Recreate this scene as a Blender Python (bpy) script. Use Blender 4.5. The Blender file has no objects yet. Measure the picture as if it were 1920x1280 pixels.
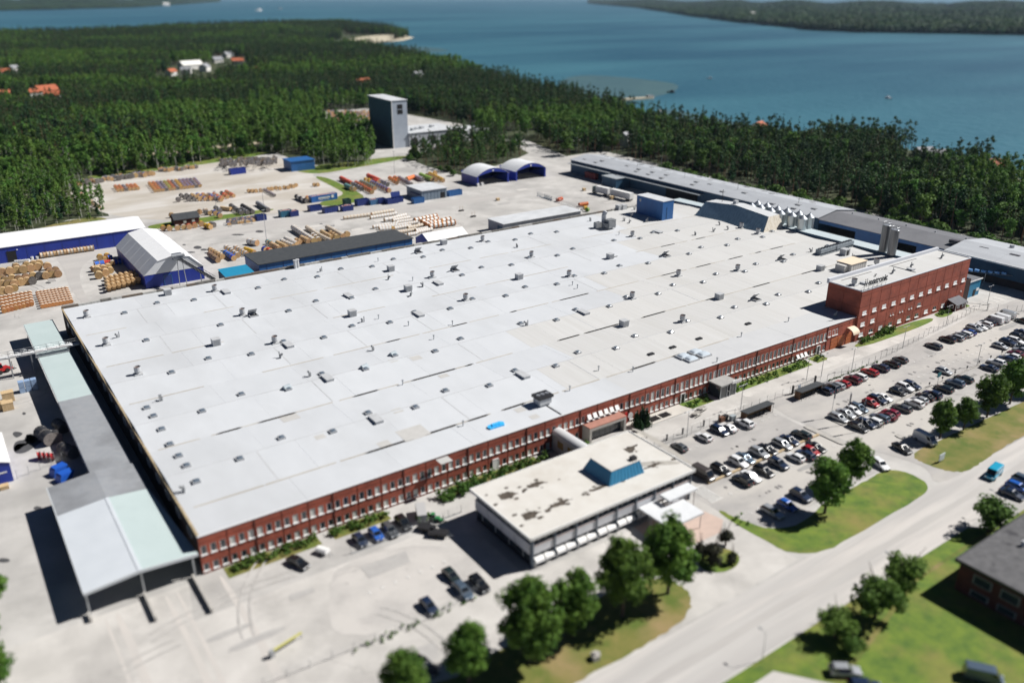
import bpy, bmesh, math, random
import numpy as np
from mathutils import Vector, Matrix, Euler

# ------------------------------------------------------------------ camera, sky, sun, exposure
SC = bpy.context.scene
COL = SC.collection
CAM_H = 92.0
FPX, PITCH, YAW = 1581.0, math.radians(22.256), math.radians(55.048)   # focal length for a 1920 px wide frame
cam = bpy.data.cameras.new('camera')
camo = bpy.data.objects.new('camera', cam)
COL.objects.link(camo)
camo.location = (0, 0, CAM_H)
camo.rotation_euler = (math.pi/2 - PITCH, 0, YAW - math.pi/2)
cam.sensor_width = 36.0
cam.lens = FPX/1920*36
cam.clip_start = 1.0
cam.clip_end = 80000
cam.dof.use_dof = True
cam.dof.focus_distance = 262.0
cam.dof.aperture_fstop = 0.0225
SC.camera = camo

SUN_EL = math.radians(45.5)
SUN_AZ = math.atan2(0.955, -0.297)           # clockwise from +Y
to_sun = Vector((math.sin(SUN_AZ)*math.cos(SUN_EL), math.cos(SUN_AZ)*math.cos(SUN_EL), math.sin(SUN_EL)))
W = bpy.data.worlds.new('World')
SC.world = W
W.use_nodes = True
wn = W.node_tree
sky = wn.nodes.new('ShaderNodeTexSky')
sky.sky_type = 'NISHITA'
sky.sun_disc = False
sky.sun_elevation = SUN_EL
sky.sun_rotation = SUN_AZ
sky.altitude = 8000
sky.air_density = 0.7
sky.dust_density = 0.3
sky.ozone_density = 2.5
bg = wn.nodes['Background']
wn.links.new(sky.outputs[0], bg.inputs[0])
bg.inputs[1].default_value = 0.05
sl = bpy.data.lights.new('sun', 'SUN')
sl.energy = 5.0
sl.angle = math.radians(0.5)
sl.color = (1.0, 0.965, 0.92)
so = bpy.data.objects.new('sun', sl)
COL.objects.link(so)
so.rotation_euler = (-to_sun).to_track_quat('-Z', 'Y').to_euler()
so.location = (100, 100, 300)
SC.view_settings.view_transform = 'Standard'
SC.view_settings.look = 'None'
SC.view_settings.exposure = 0.40
SC.view_settings.gamma = 1.0
SC.view_settings.use_curve_mapping = False
SC.render.engine = 'CYCLES'
SC.cycles.max_bounces = 6
SC.cycles.diffuse_bounces = 2
SC.cycles.transparent_max_bounces = 8
SC.cycles.volume_bounces = 0

HAZE = 2.2e-5
R = random.Random(11)
pi = math.pi

# ------------------------------------------------------------------ survey helper: photo pixel -> point on the level z
_cp, _sp = math.cos(PITCH), math.sin(PITCH)
def at(px, py, z=0.0):
    dx, dy = px - 960.0, py - 640.0
    fw = FPX*_cp - dy*_sp
    up = -FPX*_sp - dy*_cp
    t = (z - CAM_H)/up
    s, c = math.sin(YAW), math.cos(YAW)
    return Vector(((dx*s + fw*c)*t, (-dx*c + fw*s)*t, z))
def atl(L, z=0.0):
    return [tuple(at(a, b, z)[:2]) for a, b in L]

# ------------------------------------------------------------------ materials
MATS = {}
def mat(name, c, c2=None, rough=0.7, scale=1.0, detail=4.0, metal=0.0, bump=0.0, stretch=(1, 1, 1), lo=0.35, hi=0.65,
        world=True, spec=0.5, vary=0.0, bscale=None, c3=None, scale3=0.05, lo3=0.45, hi3=0.6, coat=0.0, trans=0.0, crack=0.0):
    """principled surface; colour c broken by noise into c2, a second slower noise brings in c3; vary = per-object tone"""
    if name in MATS: return MATS[name]
    m = bpy.data.materials.new(name); m.use_nodes = True
    nt = m.node_tree; b = nt.nodes['Principled BSDF']; L = nt.links
    b.inputs['Roughness'].default_value = rough
    b.inputs['Metallic'].default_value = metal
    b.inputs['Specular IOR Level'].default_value = spec
    if coat: b.inputs['Coat Weight'].default_value = coat; b.inputs['Coat Roughness'].default_value = 0.05
    if trans: b.inputs['Transmission Weight'].default_value = trans
    col = None
    def pos():
        if world:
            g = nt.nodes.new('ShaderNodeNewGeometry'); o = g.outputs['Position']
        else:
            g = nt.nodes.new('ShaderNodeTexCoord'); o = g.outputs['Object']
        mp = nt.nodes.new('ShaderNodeMapping'); mp.inputs['Scale'].default_value = stretch
        L.new(o, mp.inputs['Vector']); return mp.outputs[0]
    def noise(sc, a, z, det=detail):
        n = nt.nodes.new('ShaderNodeTexNoise'); n.inputs['Scale'].default_value = sc; n.inputs['Detail'].default_value = det
        n.inputs['Roughness'].default_value = 0.6
        L.new(pos(), n.inputs['Vector'])
        r = nt.nodes.new('ShaderNodeMapRange'); r.inputs['From Min'].default_value = a; r.inputs['From Max'].default_value = z
        L.new(n.outputs['Fac'], r.inputs['Value']); return r.outputs[0], n.outputs['Fac']
    def mix(fac, A, B):
        x = nt.nodes.new('ShaderNodeMix'); x.data_type = 'RGBA'
        L.new(fac, x.inputs['Factor'])
        for s, v in ((6, A), (7, B)):
            if isinstance(v, tuple): x.inputs[s].default_value = (*v, 1)
            else: L.new(v, x.inputs[s])
        return x.outputs[2]
    col = c
    fac = None
    if c2:
        f, fac = noise(scale, lo, hi); col = mix(f, c, c2)
    if c3:
        f, _ = noise(scale3, lo3, hi3, 5.0); col = mix(f, col, c3)
    if crack:
        vn = nt.nodes.new('ShaderNodeTexVoronoi'); vn.feature = 'DISTANCE_TO_EDGE'; vn.inputs['Scale'].default_value = .06
        nn = nt.nodes.new('ShaderNodeTexNoise'); nn.inputs['Scale'].default_value = .25; nn.inputs['Detail'].default_value = 5
        pp = pos(); L.new(pp, nn.inputs['Vector'])
        va = nt.nodes.new('ShaderNodeVectorMath'); va.operation = 'MULTIPLY_ADD'; va.inputs[1].default_value = (5, 5, 0)
        L.new(nn.outputs['Color'], va.inputs[0]); L.new(pp, va.inputs[2]); L.new(va.outputs[0], vn.inputs['Vector'])
        rr_ = nt.nodes.new('ShaderNodeMapRange'); rr_.inputs['From Min'].default_value = .003; rr_.inputs['From Max'].default_value = .010
        rr_.inputs['To Min'].default_value = crack; rr_.inputs['To Max'].default_value = 0
        L.new(vn.outputs['Distance'], rr_.inputs['Value'])
        f3, _ = noise(.035, .5, .62, 3.0); mk = nt.nodes.new('ShaderNodeMath'); mk.operation = 'MULTIPLY'
        L.new(rr_.outputs[0], mk.inputs[0]); L.new(f3, mk.inputs[1]); col = mix(mk.outputs[0], col, tuple(q*.5 for q in c))
        f2, _ = noise(.9, .62, .72, 6.0); m0 = nt.nodes.new('ShaderNodeMath'); m0.operation = 'MULTIPLY'; m0.inputs[1].default_value = .35
        L.new(f2, m0.inputs[0]); col = mix(m0.outputs[0], col, tuple(q*.5 for q in c))
    if vary:
        oi = nt.nodes.new('ShaderNodeObjectInfo')
        r = nt.nodes.new('ShaderNodeMapRange'); r.inputs['To Min'].default_value = 1-vary; r.inputs['To Max'].default_value = 1+vary
        L.new(oi.outputs['Random'], r.inputs['Value'])
        h = nt.nodes.new('ShaderNodeHueSaturation')
        L.new(r.outputs[0], h.inputs['Value'])
        r2 = nt.nodes.new('ShaderNodeMapRange'); r2.inputs['To Min'].default_value = 0.5-vary*0.06; r2.inputs['To Max'].default_value = 0.5+vary*0.05
        mm = nt.nodes.new('ShaderNodeMath'); mm.operation = 'FRACT'
        m2 = nt.nodes.new('ShaderNodeMath'); m2.operation = 'MULTIPLY'; m2.inputs[1].default_value = 7.31
        L.new(oi.outputs['Random'], m2.inputs[0]); L.new(m2.outputs[0], mm.inputs[0]); L.new(mm.outputs[0], r2.inputs['Value'])
        L.new(r2.outputs[0], h.inputs['Hue'])
        if isinstance(col, tuple): h.inputs['Color'].default_value = (*col, 1)
        else: L.new(col, h.inputs['Color'])
        col = h.outputs[0]
    if isinstance(col, tuple): b.inputs['Base Color'].default_value = (*col, 1)
    else: L.new(col, b.inputs['Base Color'])
    if bump:
        n = nt.nodes.new('ShaderNodeTexNoise'); n.inputs['Scale'].default_value = bscale or scale*4; n.inputs['Detail'].default_value = 3
        L.new(pos(), n.inputs['Vector'])
        bp = nt.nodes.new('ShaderNodeBump'); bp.inputs['Strength'].default_value = bump; bp.inputs['Distance'].default_value = 0.1
        L.new(n.outputs['Fac'], bp.inputs['Height']); L.new(bp.outputs[0], b.inputs['Normal'])
    MATS[name] = m
    return m

def brick_mat(name, c, c2, mortar):
    m = bpy.data.materials.new(name); m.use_nodes = True
    nt = m.node_tree; b = nt.nodes['Principled BSDF']; L = nt.links
    b.inputs['Roughness'].default_value = 0.85
    g = nt.nodes.new('ShaderNodeNewGeometry')
    sp = nt.nodes.new('ShaderNodeSeparateXYZ'); L.new(g.outputs['Position'], sp.inputs[0])
    ad = nt.nodes.new('ShaderNodeMath'); L.new(sp.outputs[0], ad.inputs[0]); L.new(sp.outputs[1], ad.inputs[1])
    cb = nt.nodes.new('ShaderNodeCombineXYZ'); L.new(ad.outputs[0], cb.inputs[0]); L.new(sp.outputs[2], cb.inputs[1])
    t = nt.nodes.new('ShaderNodeTexBrick')
    t.inputs['Scale'].default_value = 1.0; t.inputs['Brick Width'].default_value = 0.5; t.inputs['Row Height'].default_value = 0.17
    t.inputs['Mortar Size'].default_value = 0.012
    t.inputs['Color1'].default_value = (*c, 1); t.inputs['Color2'].default_value = (*c2, 1); t.inputs['Mortar'].default_value = (*mortar, 1)
    L.new(cb.outputs[0], t.inputs['Vector'])
    n = nt.nodes.new('ShaderNodeTexNoise'); n.inputs['Scale'].default_value = 0.35; n.inputs['Detail'].default_value = 6
    L.new(g.outputs['Position'], n.inputs['Vector'])
    r = nt.nodes.new('ShaderNodeMapRange'); r.inputs['From Min'].default_value = .3; r.inputs['From Max'].default_value = .7
    r.inputs['To Min'].default_value = .72; r.inputs['To Max'].default_value = 1.2
    L.new(n.outputs['Fac'], r.inputs['Value'])
    h = nt.nodes.new('ShaderNodeHueSaturation'); L.new(t.outputs['Color'], h.inputs['Color']); L.new(r.outputs[0], h.inputs['Value'])
    L.new(h.outputs[0], b.inputs['Base Color'])
    return m

# ------------------------------------------------------------------ mesh builder
class MB:
    def __init__(s): s.v = []; s.f = []; s.m = []
    def poly(s, pts, m=0):
        k = len(s.v); s.v += [tuple(p) for p in pts]; s.f.append(tuple(range(k, k+len(pts)))); s.m.append(m); return s
    def hexa(s, p, m=0, bottom=True):
        """p: 4 bottom points counter-clockwise, then the 4 above them"""
        k = len(s.v); s.v += [tuple(q) for q in p]
        F = [(4, 5, 6, 7), (0, 1, 5, 4), (1, 2, 6, 5), (2, 3, 7, 6), (3, 0, 4, 7)]
        if bottom: F.append((3, 2, 1, 0))
        for f in F: s.f.append(tuple(k+i for i in f)); s.m.append(m)
        return s
    def box(s, x0, x1, y0, y1, z0, z1, m=0):
        return s.hexa([(x0, y0, z0), (x1, y0, z0), (x1, y1, z0), (x0, y1, z0), (x0, y0, z1), (x1, y0, z1), (x1, y1, z1), (x0, y1, z1)], m)
    def prism(s, P, z0, z1, m=0, mt=None):
        """upright prism over the 2-D outline P (counter-clockwise)"""
        k = len(s.v); n = len(P)
        s.v += [(x, y, z0) for x, y in P] + [(x, y, z1) for x, y in P]
        for i in range(n):
            j = (i+1) % n; s.f.append((k+i, k+j, k+n+j, k+n+i)); s.m.append(m)
        s.f.append(tuple(k+n+i for i in range(n))); s.m.append(m if mt is None else mt)
        s.f.append(tuple(k+n-1-i for i in range(n))); s.m.append(m)
        return s
    def sweep(s, P, axis, a0, a1, m=0, caps=True, mc=None):
        """outline P of (u, z) swept along axis 'x' or 'y' from a0 to a1"""
        k = len(s.v); n = len(P)
        for a in (a0, a1):
            s.v += [((a, u, z) if axis == 'x' else (u, a, z)) for u, z in P]
        for i in range(n):
            j = (i+1) % n; s.f.append((k+i, k+j, k+n+j, k+n+i)); s.m.append(m)
        if caps:
            s.f.append(tuple(range(k+n-1, k-1, -1))); s.m.append(m if mc is None else mc)
            s.f.append(tuple(k+n+i for i in range(n))); s.m.append(m if mc is None else mc)
        return s
    def cyl(s, p0, p1, r0, r1=None, n=8, m=0, caps=True, mc=None):
        r1 = r0 if r1 is None else r1
        p0, p1 = Vector(p0), Vector(p1); d = (p1-p0).normalized()
        a = d.orthogonal().normalized(); b = d.cross(a)
        k = len(s.v)
        for p, r in ((p0, r0), (p1, r1)):
            for i in range(n):
                t = 2*pi*(i+.5)/n; s.v.append(tuple(p + a*(r*math.cos(t)) + b*(r*math.sin(t))))
        for i in range(n):
            j = (i+1) % n; s.f.append((k+i, k+j, k+n+j, k+n+i)); s.m.append(m)
        if caps:
            s.f.append(tuple(range(k+n-1, k-1, -1))); s.m.append(m if mc is None else mc)
            s.f.append(tuple(k+n+i for i in range(n))); s.m.append(m if mc is None else mc)
        return s
    def rod(s, p0, p1, w, m=0): return s.cyl(p0, p1, w, w, 4, m)
    def mesh(s, name, mats, off=(0, 0, 0), smooth=False):
        me = bpy.data.meshes.new(name)
        ox, oy, oz = off
        me.from_pydata([(x-ox, y-oy, z-oz) for x, y, z in s.v], [], s.f)
        for q in (mats if isinstance(mats, (list, tuple)) else [mats]): me.materials.append(q)
        me.polygons.foreach_set('material_index', s.m)
        if smooth: me.polygons.foreach_set('use_smooth', [True]*len(s.f))
        me.update()
        return me

def woff(o):
    v = Vector((0, 0, 0))
    while o is not None: v += o.location; o = o.parent
    return v
def link(name, me, parent=None, loc=None):
    o = bpy.data.objects.new(name, me); COL.objects.link(o)
    if parent is not None: o.parent = parent
    if loc is not None: o.location = loc
    return o
def part(name, mb, mats, parent, label=None, smooth=False):
    """mesh given in world coordinates, hung under its thing (or part)"""
    o = link(name, mb.mesh(name, mats, woff(parent), smooth), parent)
    if label: o['label'] = label
    return o
def tag(o, label, cat, group=None):
    o['label'] = label; o['category'] = cat
    if group: o['group'] = group
    return o
def thing(name, label, cat, loc=(0, 0, 0), rz=0.0, group=None):
    o = bpy.data.objects.new(name, None); COL.objects.link(o); o.empty_display_size = 0.5
    o.location = loc; o.rotation_euler = (0, 0, rz)
    return tag(o, label, cat, group)
def setting(name, mb, mats, kind='structure', smooth=False):
    o = link(name, mb.mesh(name, mats, (0, 0, 0), smooth)); o['kind'] = kind; return o
def dup(t, loc, rz=0.0, label=None, group=None, scale=None):
    c = t.copy(); COL.objects.link(c); c.location = loc; c.rotation_euler = (0, 0, rz)
    if scale is not None: c.scale = (scale,)*3 if not isinstance(scale, tuple) else scale
    if label: c['label'] = label
    if group: c['group'] = group
    for ch in KIDS(t):
        d = ch.copy(); COL.objects.link(d); d.parent = c
        for g in KIDS(ch):
            e = g.copy(); COL.objects.link(e); e.parent = d
    return c
_kids = {}
def KIDS(o):
    if o.name not in _kids: _kids[o.name] = list(o.children)
    return _kids[o.name]

def inside(P, x, y):
    c = False; j = len(P)-1
    for i in range(len(P)):
        xi, yi = P[i]; xj, yj = P[j]
        if (yi > y) != (yj > y) and x < (xj-xi)*(y-yi)/(yj-yi)+xi: c = not c
        j = i
    return c
def inside_np(P, X, Y):
    c = np.zeros(len(X), bool); j = len(P)-1
    for i in range(len(P)):
        xi, yi = P[i]; xj, yj = P[j]
        if yi != yj:
            c ^= ((yi > Y) != (yj > Y)) & (X < (xj-xi)*(Y-yi)/(yj-yi)+xi)
        j = i
    return c
def ccw(P):
    a = sum(P[i][0]*P[(i+1) % len(P)][1]-P[(i+1) % len(P)][0]*P[i][1] for i in range(len(P)))
    return P if a > 0 else P[::-1]
def tri_fill(P, z):
    """concave-safe triangulated flat sheet"""
    from mathutils.geometry import tessellate_polygon
    P = ccw(P); mb = MB(); mb.v = [(x, y, z) for x, y in P]
    for t in tessellate_polygon([[Vector((x, y, 0)) for x, y in P]]):
        a, b, c = t
        if (P[b][0]-P[a][0])*(P[c][1]-P[a][1])-(P[c][0]-P[a][0])*(P[b][1]-P[a][1]) < 0: b, c = c, b
        mb.f.append((a, b, c)); mb.m.append(0)
    return mb
def smooth_outline(P, n=4, seed=1, amp=0.0):
    """rounds the corners of an outline (Chaikin)"""
    rr = random.Random(seed)
    for _ in range(n):
        Q = []
        for i in range(len(P)):
            a, b = P[i], P[(i+1) % len(P)]
            Q += [(a[0]*.75+b[0]*.25, a[1]*.75+b[1]*.25), (a[0]*.25+b[0]*.75, a[1]*.25+b[1]*.75)]
        P = Q
    return [(x+rr.uniform(-amp, amp), y+rr.uniform(-amp, amp)) for x, y in P]
def patch(name, P, z, m, kind='structure', rnd=2, amp=0.0):
    return setting(name, tri_fill(smooth_outline(P, rnd, len(P), amp) if rnd else P, z), m, kind)

# palette
C_white = mat('white_paint', (.78, .78, .77), (.7, .7, .69), .5, .8)
C_glass = mat('window_glass', (.03, .04, .05), rough=.06, spec=.9)
C_dark = mat('dark_interior', (.012, .012, .014), rough=.9)
C_steel = mat('galvanised_steel', (.42, .44, .46), (.34, .36, .38), .4, 1.5, metal=.6)
C_grey = mat('grey_paint', (.3, .31, .32), (.26, .27, .28), .6, 1.0)
C_black = mat('black_paint', (.018, .018, .02), rough=.5)
C_conc = mat('cast_concrete', (.42, .4, .37), (.34, .33, .31), .9, .9)
C_wood = mat('raw_timber', (.58, .38, .2), (.42, .26, .12), .8, 2.0, vary=.2)
C_brick = brick_mat('red_brick', (.37, .085, .048), (.28, .064, .038), (.22, .085, .058))
C_joint = mat('joint_dark', (.035, .014, .012), rough=.9)
C_blue = mat('deep_blue_cladding', (.012, .035, .30), (.01, .03, .26), .5, .6, stretch=(1, 1, .2))
C_navy = mat('navy_steel', (.012, .03, .17), (.018, .04, .2), .45, .8)
C_bluemid = mat('mid_blue_cladding', (.02, .12, .34), (.018, .1, .29), .5, .7, stretch=(1, 1, .15))
C_teal = mat('teal_cladding', (.02, .2, .36), (.018, .17, .31), .5, .6)
C_petrol = mat('petrol_wall', (.02, .075, .14), (.016, .06, .12), .6, .5)
C_char = mat('charcoal_felt', (.034, .04, .046), (.05, .055, .06), .9, .6)
M_mroof = mat('pale_metal_roof', (.6, .62, .64), (.5, .52, .54), .6, .25, c3=(.42, .43, .43), scale3=.04, lo3=.55, hi3=.8)
M_dockgrey = mat('dock_roof_felt', (.25, .267, .29), (.28, .292, .31), .9, .8, c3=(.20, .21, .225), scale3=.08)
M_lroof = mat('warehouse_roof_sheet', (.43, .455, .485), (.37, .39, .42), .6, .3, c3=(.33, .35, .37), scale3=.06, lo3=.5, hi3=.8, stretch=(1, .3, 1))
M_groof = mat('grey_roof_felt', (.12, .125, .14), (.145, .15, .165), .9, .8, c3=(.16, .165, .18), scale3=.05)
C_leafhedge = mat('hedge_leaf', (.055, .12, .018), (.03, .075, .012), .7, 1.2, vary=.15)
# ------------------------------------------------------------------ land and water
def water_mat():
    m = bpy.data.materials.new('lake_water'); m.use_nodes = True
    nt = m.node_tree; b = nt.nodes['Principled BSDF']; L = nt.links
    g = nt.nodes.new('ShaderNodeNewGeometry')
    mp = nt.nodes.new('ShaderNodeMapping'); mp.inputs['Scale'].default_value = (1, 1, 1); mp.inputs['Rotation'].default_value = (0, 0, .5)
    L.new(g.outputs['Position'], mp.inputs[0])
    mp2 = nt.nodes.new('ShaderNodeMapping'); mp2.inputs['Scale'].default_value = (.0012, .004, 1); mp2.inputs['Rotation'].default_value = (0, 0, YAW-1.3)
    L.new(g.outputs['Position'], mp2.inputs[0])
    n = nt.nodes.new('ShaderNodeTexNoise'); n.inputs['Scale'].default_value = 1.0; n.inputs['Detail'].default_value = 6
    L.new(mp2.outputs[0], n.inputs['Vector'])
    r = nt.nodes.new('ShaderNodeValToRGB')
    r.color_ramp.elements[0].position = .35; r.color_ramp.elements[0].color = (.014, .082, .124, 1)
    r.color_ramp.elements[1].position = .68; r.color_ramp.elements[1].color = (.045, .158, .20, 1)
    L.new(n.outputs['Fac'], r.inputs[0])
    # shallow sandy bar near the jetty and the beaches
    L.new(r.outputs[0], b.inputs['Base Color'])
    b.inputs['Roughness'].default_value = .38
    b.inputs['Specular IOR Level'].default_value = .5
    w = nt.nodes.new('ShaderNodeTexNoise'); w.inputs['Scale'].default_value = .12; w.inputs['Detail'].default_value = 5
    L.new(mp.outputs[0], w.inputs['Vector'])
    bp = nt.nodes.new('ShaderNodeBump'); bp.inputs['Strength'].default_value = .8; bp.inputs['Distance'].default_value = 1.5
    L.new(w.outputs['Fac'], bp.inputs['Height']); L.new(bp.outputs[0], b.inputs['Normal'])
    return m
M_water = water_mat()
mb = MB().box(-30000, 30000, -30000, 30000, -40, -2.5)
setting('lake_water', mb, M_water)

M_forestfloor = mat('forest_floor', (.04, .055, .016), (.02, .028, .01), .95, .06, c3=(.07, .075, .02), scale3=.012, lo3=.5, hi3=.7)
M_sand = mat('beach_sand', (.5, .45, .34), (.42, .38, .28), .9, .05)
M_shoal = mat('shallow_sandbar', (.06, .125, .13), (.045, .105, .12), .45, .02)
SHORE = atl([(-500, 80), (-200, 76), (0, 72), (200, 66), (333, 57), (470, 52), (560, 49), (640, 48), (690, 54), (730, 60), (768, 69), (748, 74), (690, 80),
             (645, 88), (690, 95), (780, 112), (850, 130), (930, 155), (1000, 170), (1064, 184), (1110, 200), (1160, 212), (1200, 230), (1300, 246),
             (1400, 250), (1500, 262), (1600, 268), (1700, 280), (1780, 300), (1870, 325), (1935, 348), (2100, 400)])
LAND = SHORE + [(760, -500), (-700, -500), (-1800, 1200), (-1700, 2600)]
setting('terrain', tri_fill(LAND, -.06), M_forestfloor)
def rim(P, w, z0, z1):
    """sloping strip that falls from the outline to the water"""
    mb = MB(); n = len(P); Q = []
    for i in range(n):
        a, b = Vector(P[max(i-1, 0)]), Vector(P[min(i+1, n-1)])
        t = (b-a); t.normalize(); Q.append((P[i][0]-t.y*w, P[i][1]+t.x*w))
    for i in range(n-1):
        mb.poly([(*P[i], z0), (*P[i+1], z0), (*Q[i+1], z1), (*Q[i], z1)])
    return mb
setting('beach', rim(SHORE, 14, -.06, -3.2), M_sand)
setting('shallow_sandbar', tri_fill(smooth_outline(atl([(1040, 158), (1070, 137), (1150, 139), (1255, 150), (1278, 158), (1255, 172), (1200, 182), (1120, 192), (1060, 178)]), 3), -2.46), M_shoal)
setting('shallow_sandbar', tri_fill(smooth_outline(atl([(690, 84), (770, 84), (835, 90), (845, 94), (790, 97), (700, 93)]), 3), -2.46), M_shoal)
setting('shallow_sandbar', tri_fill(smooth_outline(atl([(1210, 222), (1330, 236), (1500, 252), (1640, 262), (1730, 275), (1640, 262), (1500, 246), (1340, 216), (1240, 196)]), 3), -2.47), M_shoal)
# sandy point with huts
patch('beach', atl([(620, 95), (640, 76), (700, 66), (760, 66), (768, 70), (745, 75), (690, 82), (660, 92)]), .0, M_sand)

# far shores: low wooded hills
def hills(front, depth, h, seed, n=22):
    rr = random.Random(seed); mb = MB(); k = len(front)
    rows = []
    for j in range(n+1):
        u = j/n; row = []
        for i, (x, y) in enumerate(front):
            d = math.hypot(x, y); s = 1+u*depth/d
            z = -3 + min(1, u*14)*5 + h*(1-math.cos(min(u*1.5, 1)*pi))/2*(.7+.45*math.sin(i*1.3+seed)+.2*rr.random())
            row.append((x*s, y*s, z))
        rows.append(row)
    for j in range(n):
        for i in range(k-1):
            mb.poly([rows[j][i], rows[j][i+1], rows[j+1][i+1], rows[j+1][i]])
    return mb, rows
M_farwood = mat('far_wood_floor', (.02, .04, .02), (.012, .025, .015), .95, .004)
def densify(P, k):
    out = []
    for a, b in zip(P[:-1], P[1:]):
        for t in range(k): out.append((a[0]+(b[0]-a[0])*t/k, a[1]+(b[1]-a[1])*t/k))
    return out+[P[-1]]
FARL = densify(atl([(-420, 28), (-200, 24), (0, 20), (100, 18), (250, 14.5), (320, 10), (410, 4)]), 3)[::-1]
FARR = densify(atl([(1105, 7), (1200, 15), (1290, 28), (1380, 40), (1450, 46), (1530, 55), (1620, 59), (1750, 61), (1920, 64), (2100, 70), (2400, 80)]), 3)[::-1]
hl, rowsL = hills(FARL, 5200, 75, 3)
hr, rowsR = hills(FARR, 6500, 30, 5)
setting('hills', hl, M_farwood); setting('hills', hr, M_farwood)
for f_ in (FARL, FARR):
    setting('beach', rim(f_[::-1], 12, -2.2, -3.2), M_sand)

# ------------------------------------------------------------------ ground of the works: yards, roads, lawns
M_yard = mat('yard_concrete', (.505, .492, .472), (.41, .40, .382), .9, .14, detail=10, c3=(.32, .312, .30), scale3=.045, lo3=.45, hi3=.68, bump=.1, bscale=6, crack=.4)
M_fore = mat('forecourt_concrete', (.54, .522, .495), (.44, .425, .402), .9, .13, detail=10, c3=(.35, .338, .322), scale3=.07, lo3=.47, hi3=.7, crack=.4)
M_asph = mat('lot_asphalt', (.40, .385, .37), (.33, .32, .31), .9, .25, detail=8, stretch=(.5, 1, 1), c3=(.46, .44, .41), scale3=.06, crack=.35)
M_road = mat('road_asphalt', (.465, .452, .435), (.385, .372, .36), .9, .12, detail=6, stretch=(.12, 1.6, 1), c3=(.56, .53, .50), scale3=.15, lo3=.45, hi3=.7)
M_track = mat('driven_lane_asphalt', (.385, .37, .358), (.44, .425, .405), .9, .15, detail=8, stretch=(.3, 1, 1))
M_gravel = mat('yard_gravel', (.47, .44, .395), (.36, .325, .275), .95, .09, detail=9, stretch=(.6, 1.4, 1), c3=(.52, .50, .47), scale3=.045, lo3=.48, hi3=.62, bump=.2, bscale=3)
M_mark = mat('road_paint', (.72, .72, .70), (.5, .5, .48), .8, .8, lo=.5, hi=.75)
M_grass = mat('lawn_grass', (.135, .20, .018), (.06, .12, .012), .9, .4, detail=10, c3=(.22, .19, .05), scale3=.09, lo3=.46, hi3=.75, bump=.5, bscale=5)
M_drygrass = mat('dry_grass', (.19, .17, .045), (.085, .125, .016), .95, .2, detail=10, c3=(.27, .2, .09), scale3=.09, lo3=.5, hi3=.7)
M_patch = mat('fresh_asphalt', (.055, .056, .06), (.075, .075, .078), .9, .5)
M_paver = mat('pink_paving', (.52, .40, .34), (.46, .36, .31), .9, .6)
M_slab = mat('terrace_slab', (.55, .525, .48), (.48, .46, .42), .9, .3)
M_dirt = mat('dirt_track', (.42, .36, .26), (.34, .29, .2), .95, .2)

SITE = atl([(-200, 480), (0, 446), (60, 432), (130, 412), (205, 405), (190, 380), (140, 360), (128, 345), (180, 334), (300, 317), (400, 302), (470, 292), (520, 287),
            (560, 304), (640, 318), (715, 306), (690, 298), (704, 285), (700, 262), (610, 226), (612, 208), (700, 203), (880, 236), (885, 250), (800, 284), (770, 290),
            (772, 300), (800, 312), (850, 325), (868, 330), (960, 302), (992, 287), (960, 270), (945, 262), (985, 262), (1040, 284), (1062, 293), (1130, 283), (1395, 346),
            (1590, 389), (1720, 421), (1840, 446), (1935, 468)]) + [(420, 60), (420, -60), (-60, -60), (-60, 200)]
patch('yard', SITE, 0.0, M_yard, rnd=0)
patch('gravel_yard', atl([(120, 352), (300, 318), (470, 292), (560, 302), (600, 320), (580, 330), (640, 357), (690, 372), (640, 385), (590, 395), (450, 405), (330, 415), (205, 405), (150, 380)]), .01, M_gravel)
patch('forecourt', [(-40, 20), (60, 20), (84, 71.8), (112, 72), (112, 95), (70, 96), (70, 116), (66, 117), (58, 117), (20, 117), (22, 127), (-40, 127)], .01, M_fore, rnd=0)
patch('road', [(-60, 60.2), (300, 60.2), (300, 71.4), (-60, 71.4)], .02, M_road, rnd=0)
patch('asphalt_lane', smooth_outline([(60+k*8, 64.9+.25*math.sin(k*1.7)) for k in range(31)]+[(300-k*8, 66.3+.3*math.sin(k*2.3)) for k in range(31)], 2), .03, M_track, rnd=0)

patch('road', [(154.5, 71), (178, 71), (171, 76), (168.8, 80), (169, 118), (155.5, 118), (155.8, 92), (160, 80), (160, 76)], .024, M_asph, rnd=2)
patch('parking_lot', [(111.8, 81.5), (154.2, 81.5), (154.4, 115), (112, 115)], .015, M_asph, rnd=0)
patch('parking_lot', [(169.2, 82), (300, 82), (300, 119.5), (252, 119), (200, 114.6), (156, 114.6)], .015, M_asph, rnd=0)
M_lot2 = mat('old_lot_asphalt', (.455, .44, .42), (.39, .375, .36), .9, .2, detail=9, c3=(.5, .48, .455), scale3=.07, crack=.4)
patch('parking_lot', [(36, 97), (66.5, 98), (64, 113), (46, 118), (40, 112)], .02, M_lot2, rnd=3, amp=.25)
patch('access_road', [(112, 117.2), (300, 121.5), (300, 126), (112, 122.5)], .017, M_fore, rnd=0)
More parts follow.
